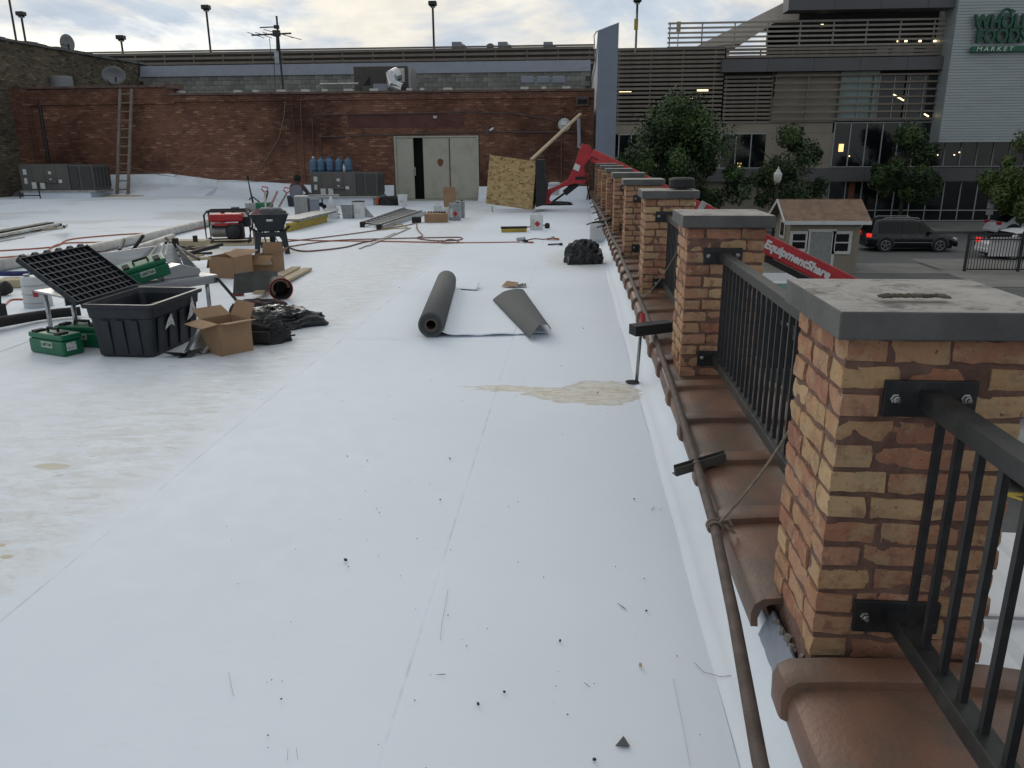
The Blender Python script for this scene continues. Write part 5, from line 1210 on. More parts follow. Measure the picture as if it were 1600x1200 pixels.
m = MB(); m.lathe([(.06, 0), (.065, .12), (.04, .14)], (-.24, 0, .07), 12, Matrix.Rotation(R(-90), 3, 'Y')); part('collar', m, K['galv'], t)
# --- pile of lumber, pipe and black tools behind the table
pc = G(235, 402, 0); 
for q in range(26):
    a = G(random.uniform(175, 325), random.uniform(384, 405), random.uniform(.05, .5)); dr = Vector((random.uniform(-1, 1), random.uniform(-.2, 1.6), random.uniform(-.1, .25))).normalized() * random.uniform(.35, 1.1)
    kind = q % 5; m = MB()
    if kind in (0, 1): m.beam(a - dr * .5, a + dr * .5, .09, .035); one('lumber_offcut', m, K['wood' if kind else 'oldwood'], 'one of the loose timber offcuts heaped behind the steel table', 'lumber', 'timber offcuts heaped behind the steel table', bevel=.004)
    else:
        m.tube([a - dr * .5, a, a + dr * .5 + Vector((0, 0, .04))], .022, 6); one('black_bar', m, K['blackmatte' if kind != 3 else 'rust'], 'one of the dark bars and hoses tangled behind the steel table', 'bar', 'dark bars tangled behind the steel table')
for i_, (u_, v_, u2, v2) in enumerate(((250, 400, 256, 381), (258, 400, 263, 380), (233, 401, 248, 381))):
    a, b_ = at(u_, v_, Y=8.0), at(u2, v2, Y=8.25); m = MB(); m.tube([a, b_], .011, 8); one('brass_tube', m, K['pvc'], ['left of the two parallel pale tubes propped on the splashback', 'right of the two parallel pale tubes propped on the splashback', 'pale tube leaning alone left of the parallel pair'][i_], 'tube')
for i_, (u_, v_, w_) in enumerate(((262, 383, .06), (274, 379, .07), (305, 373, .05))):
    p = at(u_, v_, Y=8.5); m = MB(); m.box(p, (w_, .05, w_ * 1.4), .4); one('black_clamp', m, K['blackmatte'], ['black block standing left on the lumber heap', 'black block standing in the middle of the lumber heap', 'small black block at the right of the lumber heap'][i_], 'block', bevel=.006)
m = MB(); a, b_ = at(280, 379, Y=8.9), at(313, 379, Y=8.7); m.box((a + b_) / 2, ((b_ - a).length, .2, .06), .1); one('pale_block', m, K['plywood'], 'short pale board on top of the heap behind the table', 'board', bevel=.004)
m = MB(); m.tube([G(-60, 424, .09), G(100, 398, .09), G(230, 370, .09), G(420, 325, .09)], .085, 14); one('pvc_pipe', m, K['pvc'], 'very long fat white pipe lying across the left of the roof', 'pipe', smooth=True)
m = MB(); m.tube([at(150, 409, Y=9.2), at(270, 369, Y=11.4)], .04, 10); one('pvc_pipe', m, K['pvc'], 'thinner white pipe resting on the heap behind the table', 'pipe', smooth=True)
m = MB(); m.tube([G(20, 470, .05), G(62, 456, .05), G(130, 440, .05)], .03, 8); 
# --- left edge things
t = thing('solvent_can', 'clear plastic-wrapped round white can with handle at the left', 'can', G(61, 479))
m = MB(); m.lathe([(.14, 0), (.148, .01), (.142, .15), (.138, .34), (.13, .35), (.0001, .352)], seg=28); part('can_body', m, K['poly'], t, smooth=True)
for q in range(3): m = MB(); m.tube([(.146 * math.cos(k_), .146 * math.sin(k_), .06 + q * .1) for k_ in np.linspace(0, 6.283, 25)[:-1]], .004, 4, closed=True); part('hoop', m, K['galv'], t)
m = MB(); m.tube([(-.06, 0, .35), (-.04, 0, .39), (.05, 0, .39), (.07, 0, .35)], .006, 6); m.lathe([(.03, .35), (.03, .38)], (-.05, -.05, 0), 10); part('bail_handle', m, K['galv'], t)
m = MB(); m.box((.075, -.125, .17), (.05, .006, .07), .5); part('hazard_label', m, K['red'], t)
m = MB(); m.tube([G(-40, 512, .09), G(0, 503, .09), G(60, 493, .07), G(92, 489, .07), G(126, 486, .07)], [.055, .055, .05, .05, .05], 12); one('black_roller_pole', m, K['rubber'], 'thick dark pole of a machine lying at the left edge', 'pole')
m = MB(); p = G(0, 505, .0); m.box(p + Vector((-.07, 0, .1)), (.25, .14, .2)); m.tube([p + Vector((-.02, 0, .1)), p + Vector((.02, 0, .3)), p + Vector((-.1, 0, .36))], .05, 8); one('machine_foot', m, K['rubber'], 'black machine foot cut off by the left picture edge', 'machine', bevel=.02)
t = thing('plywood_scrap', 'small plywood scrap beside blue and black tools at the left edge', 'board', G(22, 450)); m = MB(); m.box((0, .1, .06), (.45, .3, .1), .2); part('board', m, K['plywood'], t, bevel=.004)
m = MB(); m.tube([(-.5, .2, .16), (-.2, .3, .14), (.1, .3, .15)], .035, 8); one('blue_strap', m, mat('blue webbing', (.02, .03, .14), .7), 'rolled dark blue strap behind the plywood scrap', 'strap').location = G(22, 450)
m = MB(); m.lathe([(.03, -.1), (.08, -.08), (.08, .08), (.03, .1)], (0, 0, .08), 12, Matrix.Rotation(R(70), 3, 'Y')); one('rubber_castor', m, K['rubber'], 'small black wheel lying at the left edge', 'wheel').location = G(6, 462)
# far left bundle
t = thing('pipe_bundle', 'bundle of pale pipes and tubing lying far left on the roof', 'pipes', G(50, 362))
for q in range(6): m = MB(); y_ = q * .09; a = G(-30, 376 - q * 2, .05 + .05 * (q % 2)) ; b_ = G(95 - q * 4, 351 - q * .6, .05 + .05 * (q % 2)); m.tube([a, b_], .035, 7); part('pipe', m, K['pvc' if q % 3 else 'rubber'], t, world=True)
m = MB(); m.beam(G(30, 362, .02), G(95, 356, .02), .2, .04); part('plank', m, K['wood'], t, world=True)
m = MB(); m.tube([G(92, 356, .12), G(100, 354, .25), G(104, 352, .15), G(100, 356, .1)], .03, 6); part('bent_end', m, K['pvc'], t, world=True)
m = MB(); m.beam(G(-10, 378, .02), G(36, 370, .02), .08, .03); part('batten', m, K['whitepaint'], t, world=True)
crumple_bag('crumpled_tarp', 'grey crumpled tarp lying by the left air handler', G(48, 307, .22) , .6, .4, .22, 5, K['tarps'])
crumple_bag('crumpled_plastic', 'pale crumpled plastic at the far left edge', G(5, 306, .22), .8, .5, .25, 8, K['white'])
# --- cardboard boxes
def carton(label, loc, rz, L_, D_, H_, flaps=((30, 40, 60, 50)), inside=True):
    t = thing('cardboard_box', label, 'box', loc, rz)
    w_ = .006
    for (c, s) in (((0, -D_ / 2, H_ / 2), (L_, w_, H_)), ((0, D_ / 2, H_ / 2), (L_, w_, H_)), ((-L_ / 2, 0, H_ / 2), (w_, D_ - .008, H_)), ((L_ / 2, 0, H_ / 2), (w_, D_ - .008, H_))):
        m = MB(); m.box(c, s); part('side', m, K['card'], t)
    m = MB(); m.box((0, 0, .006), (L_ - .01, D_ - .01, .006)); part('bottom', m, K['cardin'], t)
    for q, ang in enumerate(flaps):
        if ang is None: continue
        a_ = R(ang); fl = D_ * .48 if q < 2 else L_ * .42
        m = MB()
        if q < 2:
            s_ = -1 if q == 0 else 1; y0 = s_ * D_ / 2; P = [(-L_ / 2, y0, H_ + .001), (L_ / 2, y0, H_ + .001), (L_ / 2 - .02, y0 + s_ * fl * math.cos(a_), H_ + fl * math.sin(a_)), (-L_ / 2 + .01, y0 + s_ * fl * math.cos(a_), H_ + fl * math.sin(a_))]
        else:
            s_ = -1 if q == 2 else 1; x0 = s_ * L_ / 2; P = [(x0, -D_ / 2, H_ + .001), (x0, D_ / 2, H_ + .001), (x0 + s_ * fl * math.cos(a_), D_ / 2 - .02, H_ + fl * math.sin(a_)), (x0 + s_ * fl * math.cos(a_), -D_ / 2 + .01, H_ + fl * math.sin(a_))]
        m.prism(P, (0, 0, .005)); part('flap', m, K['card'], t)
    return t
carton('open cardboard box with spread flaps beside the black tote', (-3.03, 6.56, 0), R(-38), .34, .3, .28, (-8, 62, 30, 8))
carton('left closed-up cardboard box between the steel table and the boards', (-4.78, 10.75, 0), R(-15), .42, .4, .29, (None, 12, -70, 160))
t = carton('right cardboard box with one white flap up, between table and boards', (-4.42, 11.2, 0), R(-8), .34, .32, .25, (-50, 80, None, 42)); m = MB(); m.box((0, -.17, .16), (.3, .01, .06)); part('white_liner', m, K['paper'], t)
carton('taller brown box standing right in front of the double doors', (-3.66, 23.95, 0), R(8), .36, .36, .46, (80, 30, 70, None))
carton('low wide brown box with dark items on top, left of the grey cans', (-3.3, 19.3, 0), R(10), .56, .32, .2, (170, 170, None, None))
m = MB()
t = thing('bottle_tray', 'row of small dark bottle tops sitting on the low brown box', 'bottles', (-3.28, 19.3, .2))
for q in range(7): m = MB(); m.lathe([(.03, 0), (.03, .04), (.02, .06)], (-.2 + q * .065, 0, 0), 8); part('bottle_top', m, K['blackmatte'], t)
m = MB(); p = G(651, 348); m.box((p.x, p.y, .07), (.2, .2, .14)); one('black_carton', m, K['blackmatte'], 'small black box left of the low brown box', 'box', bevel=.006)
# --- black wedge, backpack, bags
t = thing('sheet_metal_flashing', 'bent dark metal flashing piece in front of the open cardboard box', 'flashing', G(285, 558))
m = MB(); m.prism([(-.2, -.02, .05), (.02, -.05, .05), (.06, .06, .0), (-.1, .05, .0)], (0, .0, .004)); m.prism([(-.02, -.04, .0), (.08, -.02, .0), (.14, .1, .05), (.0, .12, .03)], (0, 0, .004)); part('bent_tray', m, K['darkmetal'], t)
m = MB(); m.grid(lambda a, b: Vector((-.03 + .2 * a + .05 * b, .1 + .2 * b, .02 + .2 * b * (1 - a * .3) + .02 * math.sin(a * 6))), 8, 8); part('curved_sheet', m, K['steel'], t, solid=.003)
crumple_bag('backpack', 'small black tool backpack with dangling strap right of the open box', (-2.82, 6.92, 0), .24, .17, .2, 2, K['blackmatte'])
m = MB(); p = G(420, 530); m.tube([p + Vector((0, 0, .05)), p + Vector((.1, .03, .04)), p + Vector((.2, .02, .035)), p + Vector((.24, .05, .03))], .008, 5); m.tube([p + Vector((.05, -.03, .06)), p + Vector((.15, -.02, .02)), p + Vector((.26, -.01, .05))], .006, 5); one('strap', m, K['blackmatte'], 'thin black strap trailing to the right of the backpack', 'strap')
m = MB(); p = Vector((-2.82, 6.85, .1)); m.tube([p + Vector((-.12, -.08, 0)), p + Vector((-.02, -.12, .1)), p + Vector((.1, -.08, .06))], .018, 6); m.box(p + Vector((.02, -.1, -.02)), (.18, .04, .1)); one('tool_pouch', m, K['blackmatte'], 'black pouch strapped on the front of the backpack', 'pouch', bevel=.01)
crumple_bag('plastic_bag', 'shiny black plastic bag spread out right of the tool backpack', (-2.98, 7.55, 0), .38, .28, .2, 11, K['blackbag'], .3, ((.6, .7), (-.2, .5)))
crumple_bag('work_bag', 'dark grey and red cloth work bag behind the shiny plastic bag', (-3.35, 8.15, 0), .34, .2, .16, 14, mat('dark red cloth', (.07, .03, .035), .9, c2=(.035, .035, .038), scale=5, patch=(.45, .52)))
m = MB(); c0 = G(393, 468)
m.grid(lambda a, b: Vector((-.27 + .54 * a, .22 * math.cos((a - .5) * 2.6) + .1 * b, .04 + .24 * b + .03 * a)), 14, 8); o = one('metal_scoop', m, K['tin'] if False else mat('scuffed dark sheet', (.035, .035, .034), .6, c2=(.07, .07, .065), scale=6), 'curved dark sheet-metal scoop standing upright by the pale boards', 'scoop', solid=.004); o.location = c0 + Vector((.02, 0, 0))
t = thing('black_bucket', 'black bucket with red rim lying on its side beside the metal scoop', 'bucket', G(436, 471) + Vector((0, .1, .125)))
M_ = Matrix.Rotation(R(28), 3, 'Z') @ Matrix.Rotation(R(98), 3, 'X'); m = MB(); m.lathe([(.135, 0), (.13, -.02), (.11, -.24), (.10, -.24), (.12, -.01), (.135, 0)], (0, 0, 0), 24, M_, caps=False); m.lathe([(.11, -.23), (.001, -.232)], (0, 0, 0), 24, M_, caps=False); part('shell', m, K['blackmatte'], t, smooth=True)
m = MB(); m.tube([M_ @ Vector((.136 * math.cos(k_), .136 * math.sin(k_), 0)) for k_ in np.linspace(0, 6.283, 30)[:-1]], .0045, 6, closed=True); part('rim', m, K['red'], t)
m = MB(); m.tube([M_ @ Vector((.1 * math.cos(k_), .1 * math.sin(k_), -.06)) for k_ in np.linspace(0, 4, 20)], .02, 6); part('coiled_contents', m, K['cordbrown'], t)
m = MB(); m.box(G(372, 462) + Vector((0, 0, .02)), (.14, .05, .04), .3); one('red_handle', m, K['red'], 'red handle peeking out left of the metal scoop', 'handle', bevel=.006)
for i_, (u_, v_, u2, v2) in enumerate(((398, 452, 463, 418), (404, 458, 481, 420))):
    m = MB(); m.beam(G(u_, v_, .04 + .02 * i_), G(u2, v2, .03), .13, .035); one('pine_board', m, K['wood'], ['left of two pale boards lying beyond the metal scoop', 'right of two pale boards lying beyond the metal scoop'][i_], 'board', bevel=.003)
# --- generator on a plywood square
gc = (G(320, 380) + G(383, 384)) / 2 + Vector((0, .3, 0))
m = MB(); m.box((gc.x + .15, gc.y - .1, .012), (1.35, 1.0, .02), .25); one('plywood_square', m, K['plywood'], 'pale plywood square under the red and black generator', 'plywood')
t = thing('generator', 'portable generator with red tank in a black tube frame', 'generator', (gc.x, gc.y, .03), R(16))
GL, GD, GHt = .8, .52, .58
fr = []
for y_ in (-GD / 2, GD / 2):
    m = MB(); m.tube([(-GL / 2, y_, .02), (-GL / 2, y_, GHt - .06), (-GL / 2 + .06, y_, GHt), (GL / 2 - .06, y_, GHt), (GL / 2, y_, GHt - .06), (GL / 2, y_, .02)], .018, 8, closed=True); part('frame_hoop', m, K['blackmatte'], t)
for x_ in (-GL / 2 + .05, GL / 2 - .05):
    for z_ in (.02, GHt): m = MB(); m.tube([(x_, -GD / 2, z_), (x_, GD / 2, z_)], .018, 8); part('cross_tube', m, K['blackmatte'], t)
m = MB(); m.box((-.04, 0, .45), (.6, .42, .15)); part('fuel_tank', m, K['red'], t, bevel=.04)
m = MB(); m.lathe([(.04, 0), (.04, .03)], (-.1, 0, .525), 12); part('fuel_cap', m, K['red'], t)
m = MB(); m.box((.12, -.1, .2), (.3, .3, .3)); part('engine', m, K['blackmatte'], t, bevel=.03)
m = MB(); m.lathe([(.02, 0), (.12, .01), (.12, .05), (.03, .07)], (.1, -.25, .2), 18, Matrix.Rotation(R(90), 3, 'X')); part('recoil_cover', m, K['blackplastic'], t)
m = MB(); m.lathe([(.1, -.14), (.12, -.1), (.12, .14), (.1, .16)], (-.2, -.02, .2), 16, Matrix.Rotation(R(90), 3, 'Y')); part('alternator', m, K['galv'], t)
m = MB(); m.box((-.04, -.22, .3), (.5, .03, .07)); part('control_panel', m, K['blackmatte'], t, bevel=.004)
m = MB(); m.box((-.02, -.238, .34), (.42, .01, .05)); part('red_stripe', m, K['red'], t)
m = MB(); m.box((.28, .1, .36), (.22, .2, .2)); part('muffler', m, K['darkmetal'], t, bevel=.03)
for q in range(9):
    m = MB(); p = gc + Vector((.45, -.1, .55)); e_ = gc + Vector((.5 + .09 * q, -.4 + .06 * (q % 4), .03)); m.tube([p, p + Vector((.08 + .02 * q, -.02, .02)), (p + e_) / 2 + Vector((.08, 0, .08)), e_], .009, 5); one('power_cord', m, K['cordbrown'] if q % 3 else K['blackmatte'], '%s cord from the left of those fanning out of the generator' % ordn2[q], 'cord', 'cords fanning out of the generator')
# --- wheelbarrow with shovels
wc = (G(405, 398) + G(447, 396)) / 2; WR = R(20)
def wl(x, y, z): return Vector((wc.x + x * math.cos(WR) - y * math.sin(WR), wc.y + x * math.sin(WR) + y * math.cos(WR), z))
t = thing('wheelbarrow', 'black plastic wheelbarrow holding shovels, seen from its legs', 'wheelbarrow', (wc.x, wc.y + .0, 0), WR)
def rr(w, y0, y1, z0, z1): return [(-w, y0, z0), (w, y0, z0), (w * .92, y1, z1), (-w * .92, y1, z1)]
m = MB(); m.loft([rr(.2, .0, .75, .38, .36), rr(.31, -.12, 1.0, .66, .64), rr(.33, -.14, 1.02, .68, .66), rr(.30, -.1, .98, .68, .66), rr(.19, .02, .73, .40, .38)]); part('tray', m, K['blackplastic'], t, bevel=.01)
for sx in (-1, 1):
    m = MB(); m.loft([[(sx * .25 - .04, -.06, 0), (sx * .25 + .04, -.06, 0), (sx * .25 + .04, .05, 0), (sx * .25 - .04, .05, 0)], [(sx * .2 - .055, -.03, .38), (sx * .2 + .055, -.03, .38), (sx * .2 + .055, .1, .38), (sx * .2 - .055, .1, .38)]]); part('leg', m, K['blackplastic'], t)
    m = MB(); m.tube([(sx * .2, 1.1, .3), (sx * .24, .1, .38), (sx * .3, -.55, .5)], .022, 8); part('handle', m, K['blackmatte'], t)
m = MB(); m.box((0, -.03, .16), (.36, .04, .1)); part('leg_brace', m, K['blackplastic'], t, bevel=.01); m = MB(); m.box((0, -.0, .33), (.38, .04, .08)); part('leg_brace', m, K['blackplastic'], t, bevel=.01)
m = MB(); m.lathe([(.1, -.05), (.19, -.045), (.2, 0), (.19, .045), (.1, .05)], (0, 1.15, .2), 20, Matrix.Rotation(R(90), 3, 'Y')); part('wheel', m, K['rubber'], t)
m = MB(); m.box((.0, -.137, .58), (.1, .006, .035)); part('label', m, K['paper'], t)
def shovel(label, x, y, blade_m, hd, hcol):
    t = thing('shovel', label, 'shovel', wl(x, y, .5), WR)
    m = MB(); m.grid(lambda a, b: Vector((-.12 + .24 * a, -.03 * math.cos((a - .5) * 3) + .06 * b, (.28 if True else 0) * (1 - b) * (1 if abs(a - .5) < .3 else 1 - (abs(a - .5) - .3)) + .0)), 12, 10); part('blade', m, blade_m, t, smooth=True, solid=.004)
    m = MB(); m.tube([(0, .03, .2), hd], .016, 8); part('shaft', m, hcol, t)
    h = Vector(hd); m = MB(); m.tube([h, h + Vector((-.05, 0, .05)), h + Vector((-.03, 0, .1)), h + Vector((.06, 0, .08)), h + Vector((.05, 0, .03)), h], .012, 6); part('grip', m, K['red'], t)
shovel('aluminium shovel, right one of two side by side in the wheelbarrow', .12, .12, K['alu'], (.2, .5, .48), K['oldwood'])
shovel('aluminium shovel, left one of two side by side in the wheelbarrow', -.05, .1, K['alu'], (.0, .55, .5), K['galv'])
for i_, (x, hx, c) in enumerate(((-.2, .1, 'rust'), (-.15, .26, 'pink'))):
    m = MB(); m.tube([wl(x, .2, .45), wl(hx - .1, .8, 1.0)], .018, 8); one('garden_fork', m, K[c], ['brown wooden tool handle sticking up out of the wheelbarrow', 'pinkish tool handle sticking up to the right out of the wheelbarrow'][i_], 'handle')
crumple_bag('rag', 'pinkish patterned rag stuffed in the left of the wheelbarrow', wl(-.18, .15, .55), .11, .12, .2, 4, K['pink'])
# --- yellow level / plank stack and ladder section, toppled grey cabinet
t = thing('plank_stack', 'stack of grey scaffold plank and two yellow rails right of the wheelbarrow', 'planks', (-6, 17.7, 0))
a, b_ = G(446, 363, .0), G(508, 347, .0)
m = MB(); m.beam(a + Vector((0, 0, .06)), b_ + Vector((0, 0, .06)), .12, .11); part('yellow_rail', m, K['yellow'], t, world=True, bevel=.006)
m = MB(); m.beam(a + Vector((.04, .1, .15)), b_ + Vector((0, .1, .15)), .12, .07); part('yellow_rail', m, K['yellow'], t, world=True, bevel=.006)
for q in range(9):
    f_ = q / 9; p = a * (1 - f_) + b_ * f_ + Vector((-.1, .45, .22)); dv = (b_ - a).normalized(); m = MB(); m.beam(p, p + dv * ((b_ - a).length / 9 - .03), .55, .05); part('plank_tread', m, K['galv'], t, world=True, bevel=.004)
t = thing('grey_cabinet', 'grey steel cabinet or stand lying on its side behind the wheelbarrow', 'cabinet', G(478, 343) + Vector((0, .4, -.0)), R(14))
m = MB(); m.box((-.2, 0, .3), (.34, .6, .55)); part('box_shell', m, K['galv'], t, bevel=.01)
m = MB(); m.box((-.02, -.0, .3), (.03, .52, .46)); part('open_face', m, K['band'], t)
m = MB(); m.box((.12, -.05, .3), (.24, .34, .4)); part('inner_panel', m, K['coping'], t, bevel=.01)
for (y_, z_) in ((-.28, .54), (.28, .56), (-.28, .04), (.28, .06)): m = MB(); m.tube([(-.05, y_, z_), (.75, y_, z_)], .024, 8); part('leg', m, K['galv'], t)
for p_ in ((.3, -.1, .35), (.36, .1, .28)): m = MB(); m.lathe([(.06, -.03), (.06, .03)], p_, 12, Matrix.Rotation(R(90), 3, 'X')); m.tube([p_, (p_[0] + .15, p_[1], .02)], .015, 6); part('caster', m, K['rubber'], t)
# --- seated worker
def figure(loc, rz):
    P = {'pel': (0, 0, .16), 'w': (0, .03, .32), 'ch': (.0, .08, .5), 'nk': (0, .1, .64), 'hd': (0, .13, .74), 'top': (0, .14, .84),
         'sl': (-.18, .08, .56), 'el': (-.25, .22, .34), 'hl': (-.12, .44, .3), 'sr': (.18, .08, .56), 'er': (.25, .24, .36), 'hr': (.14, .44, .34),
         'tl': (-.1, .02, .15), 'kl': (-.2, .42, .36), 'al': (-.17, .5, .06), 'fl': (-.17, .64, .04), 'tr': (.1, .02, .15), 'kr': (.2, .42, .34), 'ar': (.2, .52, .06), 'fr': (.2, .66, .04)}
    rad = dict(pel=.15, w=.145, ch=.16, nk=.06, hd=.095, top=.07, sl=.075, el=.05, hl=.03, sr=.075, er=.05, hr=.03, tl=.1, kl=.065, al=.045, fl=.04, tr=.1, kr=.065, ar=.045, fr=.04)
    ed = [('pel', 'w'), ('w', 'ch'), ('ch', 'nk'), ('nk', 'hd'), ('hd', 'top'), ('ch', 'sl'), ('sl', 'el'), ('el', 'hl'), ('ch', 'sr'), ('sr', 'er'), ('er', 'hr'), ('pel', 'tl'), ('tl', 'kl'), ('kl', 'al'), ('al', 'fl'), ('pel', 'tr'), ('tr', 'kr'), ('kr', 'ar'), ('ar', 'fr')]
    ks = list(P); me = bpy.data.meshes.new('body'); me.from_pydata([P[k_] for k_ in ks], [(ks.index(a), ks.index(b)) for a, b in ed], [])
    t = thing('person', 'worker in a grey t-shirt sitting on the roof with his back to the camera', 'person', loc, rz)
    def skinned(name, ids, m_, grow, par):
        idx = {k_: i for i, k_ in enumerate(ids)}; me = bpy.data.meshes.new(name); me.from_pydata([P[k_] for k_ in ids], [(idx[a], idx[b]) for a, b in ed if a in idx and b in idx], [])
        me.materials.append(m_); o = bpy.data.objects.new(name, me); col.objects.link(o); o.parent = par
        o.modifiers.new('skin', 'SKIN'); sub = o.modifiers.new('sub', 'SUBSURF'); sub.levels = sub.render_levels = 2
        for k_, i in idx.items(): r_ = rad[k_] + grow; o.data.skin_vertices[0].data[i].radius = (r_ * (1.15 if k_ in ('ch', 'w', 'pel') else 1), r_ * (.8 if k_ in ('ch', 'w') else 1))
        o.data.skin_vertices[0].data[0].use_root = True; return o
    skinned('body', ks, K['skin'], 0, t)
    skinned('t_shirt', ['w', 'ch', 'sl', 'sr', 'pel'], K['shirt'], .028, t)
    skinned('trousers', ['pel', 'tl', 'kl', 'al', 'tr', 'kr', 'ar'], K['jeans'], .014, t)
    for s_ in ('l', 'r'):
        h = Vector(P['h' + s_])
        for q in range(4): m = MB(); m.tube([h + Vector(((q - 1.5) * .02, .02, 0)), h + Vector(((q - 1.5) * .023, .06, -.01)), h + Vector(((q - 1.5) * .022, .085 - .006 * abs(q - 1.5), -.035))], [.011, .01, .008], 6); part('finger', m, K['skin'], t, smooth=True)
        m = MB(); sg = 1 if s_ == 'l' else -1; m.tube([h + Vector((sg * .02, .0, 0)), h + Vector((sg * .05, .035, -.01))], [.013, .01], 6); part('thumb', m, K['skin'], t, smooth=True)
    m = MB(); m.lathe([(.001, .115), (.06, .1), (.098, .05), (.108, .0), (.1, -.045), (.07, -.08)], (0, .12, .785), 18); part('hair', m, K['hair'], t, smooth=True)
    for s_ in (-1, 1): m = MB(); m.lathe([(.001, -.01), (.022, 0), (.001, .01)], (s_ * .105, .14, .76), 8, Matrix.Rotation(R(90), 3, 'Y')); part('ear', m, K['skin'], t)
    m = MB(); m.prism([(-.015, .225, .74), (.015, .225, .74), (0, .235, .78)], (0, .02, -.01)); part('nose', m, K['skin'], t)
    return t
pp = at(464, 318, Y=24.6); figure((pp.x, 24.6, .02), R(-12)).scale = (1.08, 1.08, 1.08)
# --- green welding robot with mast
p = G(402, 327, .0); p = at(402, 326, Y=21.2)
t = thing('welding_machine', 'green wheeled hot-air welding machine with upright mast', 'machine', (p.x, 21.2, .02))
m = MB(); m.box((.2, 0, .24), (.42, .3, .2)); part('motor_housing', m, K['casegreen'], t, bevel=.03)
m = MB(); m.box((-.12, 0, .2), (.3, .34, .26)); part('gear_case', m, K['galv'], t, bevel=.02)
for x in (-.2, .12, .34): m = MB(); m.lathe([(.04, -.03), (.075, -.025), (.075, .025), (.04, .03)], (x, -.17, .075), 14, Matrix.Rotation(R(90), 3, 'X')); part('wheel', m, K['rubber'], t)
m = MB(); m.tube([(-.1, 0, .3), (-.14, 0, .6), (-.18, 0, .95)], [.03, .022, .015], 8); m.tube([(-.2, 0, .4), (-.12, 0, .5), (.1, .0, .33)], .018, 6); part('guide_mast', m, K['darkmetal'], t)
m = MB(); m.lathe([(.04, 0), (.03, .1)], (-.18, 0, .93), 8); part('mast_head', m, K['rubber'], t)
m = MB(); m.tube([(.34, 0, .26), (.42, 0, .3)], .06, 8); part('blower_end', m, K['rubber'], t)
m = MB(); m.box((-.28, -.3, .0), (.16, .16, .3)); one('black_block', m, K['blackmatte'], 'small dark block standing below the green welding machine', 'block').location = (p.x + .05, 20.6, .14)
# --- HVAC units
def hvac(label, u0, v0, u1, v1, Y, depth, curb_h, flip=False):
    a, b_ = at(u0, v0, Y=Y), at(u1, v1, Y=Y); W_ = b_.x - a.x; z0, z1 = b_.z, a.z; H_ = z1 - z0
    t = thing('air_handler', label, 'air conditioner', (a.x, Y, z0))
    split = W_ * .66
    m = MB(); m.bb(0, split, 0, depth, 0, H_); part('main_cabinet', m, K['hvac'], t, bevel=.012)
    m = MB(); m.bb(split + .005, W_, .02, depth, 0, H_ * .97); part('condenser_section', m, K['hvac'], t, bevel=.012)
    m = MB(); m.bb(split + .1, split + (W_ - split) * .42, -.006, .02, .06, H_ * .92); part('coil_grille', m, K['hvacdark'], t)
    m = MB(); m.bb(split + (W_ - split) * .52, W_ - .05, -.006, .02, .06, H_ * .92); part('coil_grille', m, K['hvacdark'], t)
    m = MB(); m.bb(split - .03, split + .05, -.03, .0, 0, H_); part('corner_post', m, K['hvac'], t, bevel=.004)
    for q in (.17, .34, .5): m = MB(); m.bb(W_ * q - .004, W_ * q + .004, -.004, .0, .05, H_ - .04); part('panel_seam', m, K['hvacdark'], t)
    for (x, z, w_, h_) in ((.07, .6, .12, .24), (.07, .25, .1, .25), (.2, .06, .16, .28), (.36, .06, .16, .28), (.55, .62, .1, .12), (.55, .38, .09, .08), (.72, .28, .12, .14)):
        m = MB(); m.bb(x * split * 1.1 + 0, x * split * 1.1 + w_, -.009, -.002, z * H_, z * H_ + h_ * H_ * .9); part('data_label', m, K['paper'], t)
    m = MB(); m.bb(split * .5, split * .78, -.09, -.0, H_ * .3, H_ * .4); part('drain_shelf', m, K['hvac'], t)
    m = MB(); m.bb(-.04, W_ + .05, -.05, depth, -.07, -.003); part('base_rail', m, K['galv'], t)
    m = MB(); m.bb(.0, W_ * .93, .02, depth - .1, -curb_h, -.07); part('roof_curb', m, K['roof'], t)
    for q in range(5): m = MB(); m.bb(W_ - .002, W_ + .006, .1 + q * .2, .22 + q * .2, .08, H_ - .1); part('end_louver', m, K['hvacdark'], t)
    return t
hvac('long grey rooftop air handler by the left end of the red wall', 28, 257, 148, 297, 25.6, 1.0, .35)
t = thing('pipe_stand', 'thin black pipe stand in front of the left air handler', 'stand', at(45, 300, Y=25.1)); a, b_ = at(30, 300, Y=25.1), at(63, 309, Y=25.1)
m = MB(); zt = at(60, 285, Y=25.1).z; zb = .24; m.tube([(a.x, 25.1, zb), (a.x, 25.1, zt)], .02, 6); m.tube([(a.x, 25.1, zb + .1), (b_.x, 25.1, zb + .1)], .02, 6); m.tube([(b_.x, 25.1, zb), (b_.x, 25.1, zt), (b_.x + .3, 25.1, zt)], .02, 6); part('tube_frame', m, K['blackmatte'], t, world=True)
hvac('grey rooftop air handler with water bottles on top, left of the double doors', 484, 269, 590, 306, 25.4, 1.0, .45)
t = thing('pipe_stand', 'low black pipe stand in front of the right air handler', 'stand', at(500, 318, Y=24.4)); a, b_ = at(488, 320, Y=24.4), at(504, 322, Y=24.4)
m = MB(); m.tube([(a.x, 24.4, .32), (b_.x, 24.4, .32), (b_.x, 24.4, .02)], .025, 6); part('tube_frame', m, K['blackmatte'], t, world=True)
zj = at(516, 268.5, Y=25.8).z
jx = [at(u_, 260, Y=25.8).x for u_ in (488, 500, 514, 528, 542, 551)]
